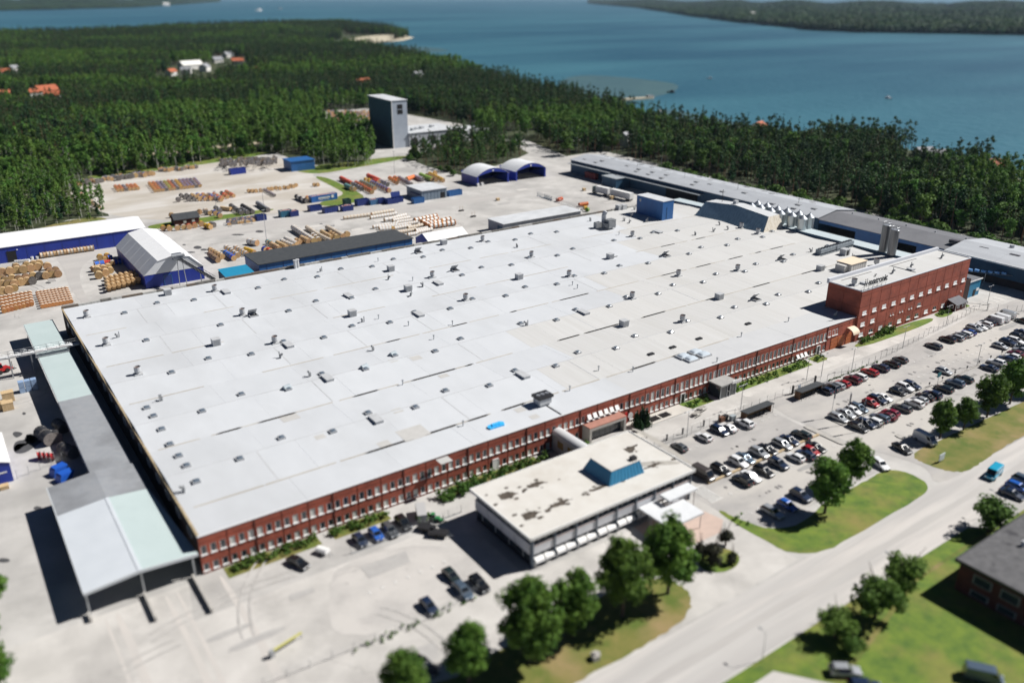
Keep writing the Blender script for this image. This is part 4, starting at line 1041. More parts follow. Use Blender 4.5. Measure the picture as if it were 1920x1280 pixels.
for (xa, xb, za, zb_, m1, m2) in ((6.6, 15.1, 4.7, 5.5, M_silver, M_dockgrey), (15.1, 22.4, 5.5, 4.9, M_mint, M_dockgrey)):
    for (ya, yb, m__) in ((127.5, 153.6, m1), (153.64, 165.2, m2)):
        xq = 24.3 if (xb == 22.4 and ya == 127.5) else xb
        part('roof_sheet', MB().hexa([(xa, ya, za-.15), (xq, ya, zb_-.15), (xb, yb, zb_-.15), (xa, yb, za-.15), (xa, ya, za), (xq, ya, zb_), (xb, yb, zb_), (xa, yb, za)]), m__, mint2)
part('ridge_cap', MB().box(14.8, 15.4, 127.4, 153.6, 5.45, 5.56), M_silver, mint2)
part('fascia', MB().hexa([(6.5, 127.3, 4.3), (15.1, 127.3, 5.0), (15.1, 127.5, 5.0), (6.5, 127.5, 4.3), (6.5, 127.3, 4.74), (15.1, 127.3, 5.54), (15.1, 127.5, 5.54), (6.5, 127.5, 4.74)]).hexa([(15.1, 127.3, 5.0), (24.3, 127.3, 4.4), (24.3, 127.5, 4.4), (15.1, 127.5, 5.0), (15.1, 127.3, 5.54), (24.3, 127.3, 4.94), (24.3, 127.5, 4.94), (15.1, 127.5, 5.54)]).box(6.42, 6.6, 127.5, 165.2, 4.2, 4.72), mat('canopy_fascia', (.5, .53, .55), rough=.6), mint2)
for x in (6.8, 15.2, 23.4):
    for y in (128, 140, 152, 164): 
        if x == 23.4 and y > 140: continue
        part('post', MB().box(x-.15, x+.15, y-.15, y+.15, 0, 4.6), C_steel, mint2)
part('back_wall', MB().box(6.9, 14.4, 164.6, 164.9, 0, 4.4).box(21.8, 22.1, 140, 165, 0, 4.4), C_petrol, mint2)
for x, y0, lb in ((15.1, 120.3, 'straight'), (23.0, 117.2, 'outer'), (6.6, 126.0, 'short')):
    o = tag(link('ramp_wall', MB().box(-.2, .2, 0, 128-y0, 0, .9).mesh('ramp_wall', C_conc)), {'straight': 'low concrete ramp wall running out from under the middle of the canopy', 'outer': 'low concrete ramp wall running out along the brick hall corner', 'short': 'short concrete plinth under the outer corner post of the canopy'}[lb], 'ramp wall'); o.location = (x, y0, 0)
# conveyor bridges across the dock
for (xa, xb, y, z, lb) in ((-40, 24.7, 238.3, 5.9, 'pale steel conveyor bridge crossing the mint dock roof to the hall'), ):
    t = thing('conveyor_bridge', lb, 'conveyor', (xa, y, 0))
    part('deck', MB().box(xa, xb, y-.8, y+.8, z-.3, z+.1), mat('bridge_deck', (.55, .55, .55), (.42, .42, .42), .6, 1), t)
    m_ = MB()
    for s in (-.85, .85):
        m_.rod((xa, y+s, z+1.15), (xb, y+s, z+1.15), .05)
        x = xa
        while x < xb-3:
            m_.rod((x, y+s, z), (x, y+s, z+1.15), .05); m_.rod((x, y+s, z+1.15), (x+3, y+s, z), .04); x += 3
    part('railing', m_, C_steel, t)
    m_ = MB()
    for x in (-30, -10, 8, 13): m_.box(x-.15, x+.15, y-.7, y-.4, 0, z-.3).box(x-.15, x+.15, y+.4, y+.7, 0, z-.3)
    part('leg', m_, C_steel, t)
part('walkway', MB().box(13.8, 22, 236.6, 237.2, 4.7, 4.8).rod((13.8, 236.5, 5.5), (22, 236.5, 5.5), .04).rod((14, 236.5, 4.7), (14, 236.5, 5.5), .04).rod((21.8, 236.5, 4.7), (21.8, 236.5, 5.5), .04), C_steel, DK)
# blue tent hall at the left edge
BH = thing('storage_tent', 'blue ended tent hall with white roof cut by the left picture edge', 'tent hall', (-4, 181, 0))
part('wall', MB().box(-14, 1.8, 181, 196, 0, 4.4), C_blue, BH)
part('roof', MB().sweep([(-14.3, 4.3), (-6, 7.2), (2.0, 4.3), (2.0, 4.45), (-6, 7.4), (-14.3, 4.45)], 'y', 180.8, 196.2), C_white, BH)
part('gable', MB().sweep([(-14, 4.4), (1.8, 4.4), (-6, 7.15)], 'y', 181.0, 181.2), C_blue, BH)
part('white_stripe', MB().box(-6, 1.0, 180.94, 180.99, 2.3, 2.6), C_white, BH)

# ------------------------------------------------------------------ back yard buildings
def gable(t, x0, x1, y0, y1, ez, rz, axis, wm, rm, ov=.3, th=.18):
    part('wall', MB().box(x0, x1, y0, y1, 0, ez), wm, t)
    if axis == 'x':
        c = (y0+y1)/2
        for xa in (x0+.02, x1-.2): part('gable', MB().sweep([(y0, ez), (y1, ez), (c, rz)], 'x', xa, xa+.18), wm, t)
        part('roof', MB().sweep([(y0-ov, ez-.1), (c, rz), (y1+ov, ez-.1), (y1+ov, ez-.1+th), (c, rz+th), (y0-ov, ez-.1+th)], 'x', x0-ov, x1+ov), rm, t)
    else:
        c = (x0+x1)/2
        part('gable', MB().sweep([(x0, ez), (x1, ez), (c, rz)], 'y', y0+.02, y0+.2).sweep([(x0, ez), (x1, ez), (c, rz)], 'y', y1-.2, y1-.02), wm, t)
        part('roof', MB().sweep([(x0-ov, ez-.1), (c, rz), (x1+ov, ez-.1), (x1+ov, ez-.1+th), (c, rz+th), (x0-ov, ez-.1+th)], 'y', y0-ov, y1+ov), rm, t)
M_pvc = mat('white_tent_sheet', (.8, .81, .82), (.76, .77, .78), .5, .3)
M_pvc2 = mat('grey_white_sheet', (.72, .74, .76), (.66, .68, .7), .6, .3)
t = thing('storage_hall', 'long storage hall with a bright white roof and deep blue wall', 'warehouse', (25, 355.5, 0))
gable(t, -30, 68.6, 355.5, 378, 6.0, 8.2, 'x', C_blue, M_pvc)
part('door', MB().box(19.2, 22.3, 355.38, 355.5, .05, 4.2), C_dark, t)
part('lamp', MB().box(22.6, 23.1, 355.2, 355.5, 4.3, 4.6), C_white, t)
m_ = MB()
for k in range(16): m_.box(-29+k*6.1, -28.9+k*6.1, 355.44, 355.5, .1, 5.8)
part('panel_seam', m_, C_navy, t)
t = thing('storage_tent', 'white peaked tent hall on blue walls with a conveyor at its gable', 'tent hall', (64, 294, 0))
part('wall', MB().box(54, 73.6, 294, 338, 0, 4.6), C_blue, t)
pf = [(53.8, 4.5), (58.9, 8.9), (64.2, 10.0), (69.4, 8.9), (73.8, 4.5)]
for ya in (294.0, 337.8): part('gable', MB().sweep(pf, 'y', ya, ya+.2), M_pvc2, t)
for a, b in zip(pf[:-1], pf[1:]):
    part('roof_sheet', MB().sweep([a, b, (b[0], b[1]+.14), (a[0], a[1]+.14)], 'y', 293.8, 338.2), M_pvc if b[0] > 60 else M_pvc2, t)
m_ = MB()
for k in range(1, 6):
    for a, b in zip(pf[:-1], pf[1:]): m_.rod((a[0], 294+k*7.3, a[1]+.16), (b[0], 294+k*7.3, b[1]+.16), .05)
part('roof_seam', m_, M_pvc2, t)
part('door', MB().box(60.2, 62.6, 293.9, 294.0, .05, 3.6), C_navy, t)
part('door_frame', MB().box(60.0, 60.2, 293.86, 294, .05, 3.8).box(62.6, 62.8, 293.86, 294, .05, 3.8).box(60.0, 62.8, 293.86, 294, 3.6, 3.8), C_bluemid, t)
c_ = thing('conveyor', 'inclined lattice conveyor rising from the hall roof to the tent gable', 'conveyor', (66, 280, 0))
m_ = MB(); A, B = Vector((70.5, 270.5, 6.5)), Vector((65.2, 291.5, 9.4))
for s in (-.7, .7): 
    for h_ in (0, .9): m_.rod(A+Vector((s, 0, h_)), B+Vector((s, 0, h_)), .08)
for k in range(10):
    P_, Q_ = A.lerp(B, k/10), A.lerp(B, (k+1)/10)
    for s in (-.7, .7): m_.rod(P_+Vector((s, 0, 0)), Q_+Vector((s, 0, .9)), .05)
part('truss', m_, C_grey, c_)
part('belt', MB().hexa([tuple(A+Vector((-.6, 0, .1))), tuple(A+Vector((.6, 0, .1))), tuple(B+Vector((.6, 0, .1))), tuple(B+Vector((-.6, 0, .1))), tuple(A+Vector((-.6, 0, .3))), tuple(A+Vector((.6, 0, .3))), tuple(B+Vector((.6, 0, .3))), tuple(B+Vector((-.6, 0, .3)))]), C_black, c_)
part('head', MB().box(63.6, 66.6, 290.6, 293.5, 8.9, 11.0).cyl((63, 291, 10.6), (67.2, 291, 10.6), .6, .6, 8), C_steel, c_)
part('leg', MB().rod((64.2, 290.8, 0), (64.6, 291, 9), .14).rod((66.6, 290.8, 0), (66.2, 291, 9), .14).rod((68.5, 278.5, 0), (68.5, 278.5, 7.5), .14).rod((68.0, 269.5, 0), (69.8, 270.5, 6.5), .14), C_steel, c_)
t = thing('low_shed', 'long low blue shed with a flat charcoal roof behind the hall', 'shed', (88, 278.5, 0))
part('wall', MB().box(88.4, 148.3, 278.8, 294, 0, 6.2), C_bluemid, t)
part('roof', MB().box(88.0, 148.7, 278.4, 294.4, 6.2, 6.5), C_char, t)
m_ = MB()
for k in range(10): m_.box(91+k*6, 91.1+k*6, 278.72, 278.8, .1, 6.1)
part('panel_seam', m_, C_navy, t)
t = thing('lean_to', 'bright teal sloping metal roof between tent hall and charcoal shed', 'lean-to', (76, 273, 0))
part('wall', MB().box(76.2, 85.6, 271.5, 285.6, 0, 4.4), C_petrol, t)
part('roof', MB().hexa([(75.8, 271, 4.3), (85.9, 271, 4.3), (86.1, 286, 4.9), (76.2, 286, 4.9), (75.8, 271, 4.45), (85.9, 271, 4.45), (86.1, 286, 5.05), (76.2, 286, 5.05)]), mat('teal_roof', (.02, .25, .42), (.018, .22, .38), .45, .8), t)
t = thing('storage_tent', 'small white ridge tent with a deep blue gable behind the hall', 'tent', (163, 283, 0))
gable(t, 155.3, 173.5, 277.5, 289.2, 3.2, 6.0, 'x', C_blue, M_pvc, .1)
t = thing('low_shed', 'narrow grey steel shed with a pale flat roof beside the hall', 'shed', (192, 280.8, 0))
part('wall', MB().box(192.2, 233.4, 281.2, 292.6, 0, 4.8), mat('shed_wall', (.27, .29, .33), (.2, .22, .25), .6, .4, stretch=(1, .2, .1)), t)
part('roof', MB().box(191.9, 233.8, 280.8, 293, 4.8, 5.0), M_mroof, t)
part('door', MB().box(192.1, 192.2, 282, 285.5, .1, 3.6), C_petrol, t)
t = thing('scale_house', 'small grey-blue building with pale roof among the skips', 'shed', (195.8, 356.5, 0))
part('wall', MB().box(196, 210, 356.7, 372, 0, 4.7), mat('scale_house_wall', (.22, .28, .34), (.17, .22, .28), .6, .4, stretch=(1, 1, .1)), t)
part('roof', MB().box(195.7, 210.3, 356.3, 372.3, 4.7, 5.0), M_mroof, t)
m_ = MB()
for k in range(7): m_.box(197+k*2, 197.1+k*2, 356.64, 356.7, .1, 4.6)
part('panel_seam', m_, C_petrol, t)
part('awning', MB().box(195.0, 196, 358, 368, 2.6, 2.8), C_navy, t)
part('door', MB().box(206.5, 209, 356.6, 356.7, .05, 3), C_dark, t)
for i, (x0, lb) in enumerate(((236.3, 'left of the twin arch roofed storage tents with blue front'), (261.0, 'right of the twin arch roofed storage tents, beside the road'))):
    t = thing('arch_tent', lb, 'tent hall', (x0, 370, 0), group='twin arch tents')
    x1 = x0+20.2; y0, y1 = 370.0, 385.5
    part('wall', MB().box(x0, x0+.25, y0, y1, 0, 4.9).box(x1-.25, x1, y0, y1, 0, 4.9).box(x0, x1, y1-.25, y1, 0, 6), C_blue, t)
    cx = (x0+x1)/2; hw = 10.3; arc = []
    for k in range(15):
        u = -1+2*k/14; arc.append((cx+u*hw, 4.8+3.7*(1-u*u)))
    for q in range(3):
        ya, yb = y0-.2+q*5.2, y0-.2+(q+1)*5.2
        part('roof_sheet', MB().sweep(arc+[(x, z+.14) for x, z in arc[::-1]], 'y', ya, yb-.03), M_pvc2, t)
    low = [(x, max(4.9, z-1.9)) for x, z in arc]
    part('front_valance', MB().sweep(arc+low[::-1], 'y', y0-.1, y0+.1), C_blue, t)
    part('door_post', MB().box(x0, x0+1.0, y0-.15, y0+.2, 0, 4.9).box(x1-1.0, x1, y0-.15, y0+.2, 0, 4.9), C_blue, t)
    part('emblem', MB().cyl((cx, y0-.16, 7.3), (cx, y0-.1, 7.3), .5, .5, 8), C_white, t)

# long warehouse range on the right
LW = thing('long_warehouse', 'very long blue warehouse with pale low-pitched roof along the forest', 'warehouse', (300, 207.5, 0))
part('wall', MB().box(300, 324, 207.5, 371.5, 0, 7.3), C_petrol, LW)
for ya in (207.5, 371.3): part('gable', MB().sweep([(300, 7.3), (324, 7.3), (311, 9.1)], 'y', ya, ya+.2), C_petrol, LW)
for (xa, za, xb, zb_) in ((299.0, 7.25, 311, 9.15), (311, 9.15, 324.4, 7.2)):
    for k in range(8):
        ya, yb = 207.2+k*20.55, 207.2+(k+1)*20.55
        part('roof_sheet', MB().hexa([(xa, ya, za-.1), (xb, ya, zb_-.1), (xb, yb-.05, zb_-.1), (xa, yb-.05, za-.1), (xa, ya, za+.1), (xb, ya, zb_+.1), (xb, yb-.05, zb_+.1), (xa, yb-.05, za+.1)]), M_lroof, LW)
rs = MB().box(-.75, .75, -1.2, 1.2, 0, .3).mesh('skylight', C_grey)
for k in range(16):
    for x in (303, 307.5, 314.5, 319):
        if R.random() < .75: link('skylight', rs, LW, (x-300+R.uniform(-1, 1), 6+k*10+R.uniform(-2, 2), 7.3+(1.8*(1-abs(x-311)/12.5))))
for k in range(4): part('roof_pipe', MB().rod((309, 225+k*34, 8.5), (309, 225+k*34, 11.0), .1), C_black, LW)
for k in range(5): part('bay_door', MB().box(299.85, 300, 215+k*9, 221+k*9, .05, 4.6), C_dark, LW)
for y0, y1, z in ((271, 330, 5.4), (335, 370, 5.6)):
    part('dock_canopy', MB().box(296.5, 299.98, y0, y1, z, z+.25), mat('canopy_grey', (.3, .33, .35), rough=.7), LW)
part('loading_door', MB().box(299.8, 299.98, 275, 296, .05, 5.2), C_dark, LW)
dmm = MB().cyl((0, 0, 0), (0, 0, 1.1), .45, .45, 8).mesh('white_drum', C_white)
part('red_rack', MB().box(297.5, 299.5, 347, 356, 0, 3.2), mat('red_rack', (.35, .05, .04), (.12, .03, .03), .7, .8), LW)
t = thing('dock_shed', 'blue box shed standing against the far end of the long warehouse', 'shed', (292, 327, 0))
part('wall', MB().box(290.5, 299.6, 322.5, 333.5, 0, 5.3), C_petrol, t); part('roof', MB().box(290.2, 299.8, 322.2, 333.8, 5.3, 5.5), mat('canopy_grey', (.3, .33, .35)), t)
DW = thing('middle_warehouse', 'warehouse section with dark grey roof and open bays behind the hall', 'warehouse', (299.5, 150.5, 0))
part('wall', MB().box(299.8, 323, 150.5, 164, 0, 6.8).box(299.8, 323, 176, 190, 0, 6.8).box(310, 323, 164, 176, 0, 6.8).box(310, 323, 190, 207, 0, 6.8), C_bluemid, DW)
part('lintel', MB().box(299.6, 300.2, 150.5, 207, 5.2, 6.82), C_bluemid, DW)
part('dark_bay', MB().box(308, 309.9, 164, 176, 0, 6).box(308, 309.9, 190, 207, 0, 6), C_dark, DW)
for (xa, za, xb, zb_) in ((298.8, 6.8, 310.5, 8.6), (310.5, 8.6, 323.4, 6.8)):
    part('roof_sheet', MB().hexa([(xa, 150.6, za-.1), (xb, 150.6, zb_-.1), (xb, 207.15, zb_-.1), (xa, 207.15, za-.1), (xa, 150.6, za+.1), (xb, 150.6, zb_+.1), (xb, 207.15, zb_+.1), (xa, 207.15, za+.1)]), M_groof, DW)
for y in (153, 165, 177, 189, 201): part('roof_pipe', MB().cyl((313, y, 8), (313, y, 9), .3, .3, 6), M_vent, DW)
W2 = thing('end_warehouse', 'warehouse section with bright low-pitched roof beyond the brick block', 'warehouse', (295.5, 80, 0))
part('wall', MB().box(295.5, 320.5, 80, 150.4, 0, 8.0), C_petrol, W2)
part('brown_base', MB().box(295.38, 295.5, 80, 149, 0, 2.6), mat('brown_base', (.06, .035, .03), (.04, .03, .03), .9, .5), W2)
for (xa, za, xb, zb_) in ((294.0, 7.9, 307, 9.6), (307, 9.6, 321, 8.0)):
    for k in range(4):
        ya, yb = 80+k*17.63, 80+(k+1)*17.63
        part('roof_sheet', MB().hexa([(xa, ya, za-.1), (xb, ya, zb_-.1), (xb, yb-.05, zb_-.1), (xa, yb-.05, za-.1), (xa, ya, za+.1), (xb, ya, zb_+.1), (xb, yb-.05, zb_+.1), (xa, yb-.05, za+.1)]), M_lroof, W2)
part('roof_edge', MB().box(293.7, 293.98, 80, 150.4, 7.6, 8.1), C_white, W2)
for px, py in ((1828, 456), (1847, 465), (1883, 469), (1904, 479), (1790, 452)):
    p = at(px, py, 9.0); part('skylight', MB().box(p.x-.9, p.x+.9, p.y-1.7, p.y+1.7, 8.3, 9.35), mat('brown_skylight', (.07, .06, .06), rough=.3), W2)
p = at(1897, 465, 9.0); part('roof_vent', MB().cyl((p.x, p.y, 8.5), (p.x, p.y, 10.2), .8, .8, 10), M_vent, W2)
o = thing('pipe_rack', 'bright blue truss of cable reels and pipes against the end warehouse wall', 'rack', (290, 128, 0))
m_ = MB()
for k in range(7): m_.box(288.0+k*1.0, 288.8+k*1.0, 139.0-k*1.8, 140.4-k*1.8, 4.2+.05*k, 4.9+.05*k)
part('blue_crate', m_, mat('bright_blue_crate', (.04, .22, .6), (.3, .5, .75), .6, 1.2), o)
part('rail', MB().rod((287.6, 140.5, 4.1), (295.4, 126.5, 4.3), .14).rod((287.6, 140.5, 0), (287.6, 140.5, 4.1), .14).rod((291.5, 133.5, 0), (291.5, 133.5, 4.2), .12), C_steel, o)

# silos
def silo(name, label, x, y, r, z0, z1, cone, m, group=None, top=None):
    t = thing(name, label, 'silo', (x, y, z0), group=group)
    part('shell', MB().cyl((x, y, z0), (x, y, z1), r, r, 20, caps=False), m, t, smooth=True)
    b_ = MB()
    for q in range(1, int((z1-z0)/1.6)): b_.cyl((x, y, z0+q*1.6), (x, y, z0+q*1.6+.06), r+.025, r+.025, 20, caps=False)
    part('seam', b_, m, t)
    if cone: part('cone_roof', MB().cyl((x, y, z1), (x, y, z1+cone), r*1.04, .18, 20), M_cone, t, smooth=False); part('filler_pipe', MB().cyl((x, y, z1+cone-.1), (x, y, z1+cone+.45), .16, .16, 6), C_steel, t)
    else:
        part('top', MB().cyl((x, y, z1), (x, y, z1+.12), r, r*.9, 20), C_steel, t)
        g_ = MB()
        for q in range(8):
            a = 2*pi*q/8; c = 2*pi*(q+1)/8
            P_ = Vector((x+r*.95*math.cos(a), y+r*.95*math.sin(a), z1)); Q_ = Vector((x+r*.95*math.cos(c), y+r*.95*math.sin(c), z1))
            g_.rod(P_, P_+Vector((0, 0, 1.0)), .04); g_.rod(P_+Vector((0, 0, 1.0)), Q_+Vector((0, 0, 1.0)), .04)
        part('railing', g_, C_steel, t)
    return t
M_silo = mat('silo_steel', (.50, .54, .55), (.42, .46, .47), .28, .8, metal=.75, stretch=(1, 1, .15))
M_cone = mat('silo_cone', (.33, .36, .40), (.28, .31, .35), .5, .8, metal=.35)
M_silod = mat('tall_silo_steel', (.24, .24, .24), (.17, .17, .17), .4, 1.0, metal=.6, stretch=(2, 2, .1))
tips = [((780, 238), 0), ((885, 255), 0), ((1000, 290), 0), ((1110, 318), 0), ((1237, 340), 0), ((1358, 372), 0), ((850, 212), 1), ((955, 237), 1), ((1075, 272), 1), ((1182, 295), 1), ((1318, 325), 1), ((1437, 355), 1)]
for (a, b), row in tips:
    p = at(1280+a/6, 340+b/6, 14.6)
    silo('cone_silo', 'shiny steel silo with a conical cap in the %s of the silo group' % ('front row' if row == 0 else 'back row'), p.x, p.y, 1.75, 0, 13.0, 1.45, M_silo, 'cone silos behind the hall %s' % ('front row' if row == 0 else 'back row'))
for (bx, by), z1, lb in (((1655, 471), 18.2, 'left of the two tall dark steel silos behind the brick block'), ((1671, 477), 17.6, 'right of the two tall dark steel silos behind the brick block')):
    p = at(bx, by, 8.75)
    silo('tall_silo', lb, p.x, p.y, 1.45, 8.75, z1, 0, M_silod)
for k, (x, y, w_) in enumerate(((287, 194, 20), (287.5, 169, 13), (287.5, 153.5, 12))):
    t = tag(link('container', MB().box(-1.3, 1.3, -w_/2, w_/2, 0, 3.0).box(-1.36, 1.36, -w_/2-.05, w_/2+.05, 3.0, 3.15).mesh('container', [C_white])), ['long white flat topped container beside the steel silos', 'white flat topped container just left of the two tall silos', 'white flat topped container just right of the two tall silos'][k], 'container'); t.location = (x, y, 0)

# ------------------------------------------------------------------ far buildings
t = thing('tower_building', 'tall dark and pale grey slab tower standing in the forest', 'tower', (256, 501, 0))
M_td = mat('tower_dark_sheet', (.035, .085, .12), (.03, .07, .1), .6, .3); M_tl = mat('tower_pale_sheet', (.45, .50, .57), (.40, .45, .52), .6, .3)
part('wall', MB().box(255.6, 266.6, 500.6, 533.5, 0, 29.8), M_td, t)
part('front_wall', MB().box(255.5, 266.7, 500.3, 500.6, 0, 29.8), M_tl, t)
part('roof', MB().hexa([(255, 500, 29.8), (267.2, 500, 29.8), (267.2, 534, 30.2), (255, 534, 30.2), (255, 500, 30.2), (267.2, 500, 30.2), (267.2, 534, 30.8), (255, 534, 30.8)]), M_mroof, t)
part('window', MB().box(259.6, 263.4, 500.2, 500.3, 21.5, 27.5), C_dark, t)
part('window_band', MB().box(259.2, 263.8, 500.14, 500.2, 24.2, 24.5), M_tl, t)
part('corner_trim', MB().box(255.4, 256.0, 500.15, 500.3, 0, 29.8), C_white, t)
t = thing('low_factory', 'low pale grey flat roofed building attached to the forest tower', 'factory', (267, 499, 0))
part('wall', MB().box(266.8, 306, 499.5, 530, 0, 8.6), mat('low_factory_wall', (.42, .44, .48), (.36, .38, .42), .6, .3), t)
part('roof', MB().box(266.8, 306.5, 499.1, 530.5, 8.6, 9.0), M_mroof, t)
part('door', MB().box(268.5, 273, 499.35, 499.5, 0.1, 5.5).box(283, 287, 499.35, 499.5, 1, 6), C_dark, t)
for k, x in enumerate((274, 278, 283, 292)): part('roof_unit', MB().box(x, x+2.4, 508+k*2, 511+k*2, 9, 10.4), M_vent, t)
part('side_wing', MB().box(306.6, 330, 500, 520, 0, 7.0), M_mroof, t)
t = thing('blue_barn', 'bright blue shed at the forest edge of the gravel yard', 'shed', tuple(at(570, 320)))
p = at(566, 320); part('wall', MB().box(p.x-6, p.x+8, p.y, p.y+12, 0, 5.4), C_bluemid, t); part('roof', MB().box(p.x-6.4, p.x+8.4, p.y-.4, p.y+12.4, 5.4, 5.7), C_bluemid, t)
p = at(352, 421)
t = thing('red_hut', 'small red wooden hut with a dark pitched roof in the grass strip', 'hut', tuple(p))
gable(t, p.x-5.2, p.x+5.2, p.y, p.y+6.5, 2.6, 4.6, 'x', M_falu, C_char, .4)
for q in (-1, 2.6): part('window', MB().box(p.x+q-.6, p.x+q+.6, p.y-.08, p.y, 1, 2), M_frame, t)
t = thing('brick_house', 'dark red brick building with a flat grey roof in the bottom right corner', 'house', (126.6, 30, 0))
part('wall', MB().box(126.9, 170, 25, 52.0, 0, 5.6), brick_mat('shaded_brick', (.13, .03, .022), (.09, .024, .018), (.09, .04, .03)), t)  # brick colour darkened: the shade on this wall is put into the material
part('roof', MB().box(126.4, 170.5, 24.5, 52.5, 5.6, 6.0), mat('old_grey_felt', (.12, .12, .125), (.085, .085, .09), .95, .8, c3=(.045, .045, .05), scale3=.35, lo3=.58, hi3=.66), t)
part('roof_edge', MB().box(126.2, 126.4, 24.3, 52.7, 5.5, 6.1).box(126.4, 170.5, 52.5, 52.7, 5.5, 6.1), C_black, t)
for k in range(4):  # frames greyed to match the shade painted into the wall
    y = 48-k*4.4; w = part('window', MB().box(126.78, 126.9, y-1.5, y+1.5, 2.9, 4.6), C_grey, t); part('pane', MB().box(126.74, 126.78, y-1.3, y+1.3, 3.05, 4.45), C_glass, w)
    w = part('window', MB().box(126.78, 126.9, y-1.5, y+1.5, .5, 1.7), C_grey, t); part('pane', MB().box(126.74, 126.78, y-1.3, y+1.3, .6, 1.6), C_glass, w)
for x, y in ((134, 44), (139, 48), (144, 42)): part('roof_vent', MB().cyl((x, y, 5.9), (x, y, 7.0), .35, .35, 8), M_vent, t)
# ------------------------------------------------------------------ cars
M_tyre = mat('tyre_rubber', (.012, .012, .013), rough=.85)
M_rim = mat('wheel_rim', (.3, .31, .32), rough=.35, metal=.6)
M_cglass = mat('car_glass', (.010, .013, .017), rough=.04, spec=1.0)
M_head = mat('headlight', (.6, .62, .64), rough=.1)
M_tail = mat('tail_light', (.35, .01, .012), rough=.25)
M_trim = mat('car_plastic', (.02, .02, .021), rough=.6)
PAINT = {}
for n, c in dict(white=(.72, .73, .74), silver=(.40, .42, .44), grey=(.10, .11, .12), black=(.008, .009, .011), navy=(.010, .022, .055), blue=(.012, .05, .22),
                 red=(.32, .010, .014), maroon=(.10, .008, .014), crimson=(.2, .01, .03), brown=(.06, .05, .045), greyblue=(.09, .13, .18), darkgreen=(.012, .022, .022), turquoise=(.015, .32, .50), brightblue=(.015, .10, .42)).items():
    PAINT[n] = mat('car_paint_'+n, c, rough=.28, coat=.6, spec=.5, metal=.35 if n in ('silver', 'greyblue', 'grey') else 0)
CARS = dict(hatchback=(4.15, 1.78, 1.48, .93, .70, -.98, -.22, 1.42, 1.98, 0), estate=(4.75, 1.84, 1.50, .94, .70, -1.1, -.28, 1.85, 2.28, 0), suv=(4.6, 1.9, 1.70, 1.06, .86, -1.0, -.25, 1.72, 2.18, 0),
            saloon=(4.65, 1.82, 1.45, .93, .70, -1.05, -.2, 1.0, 1.72, 1), van=(5.3, 2.0, 2.25, 1.15, .95, -2.15, -1.35, 2.45, 2.6, 2))
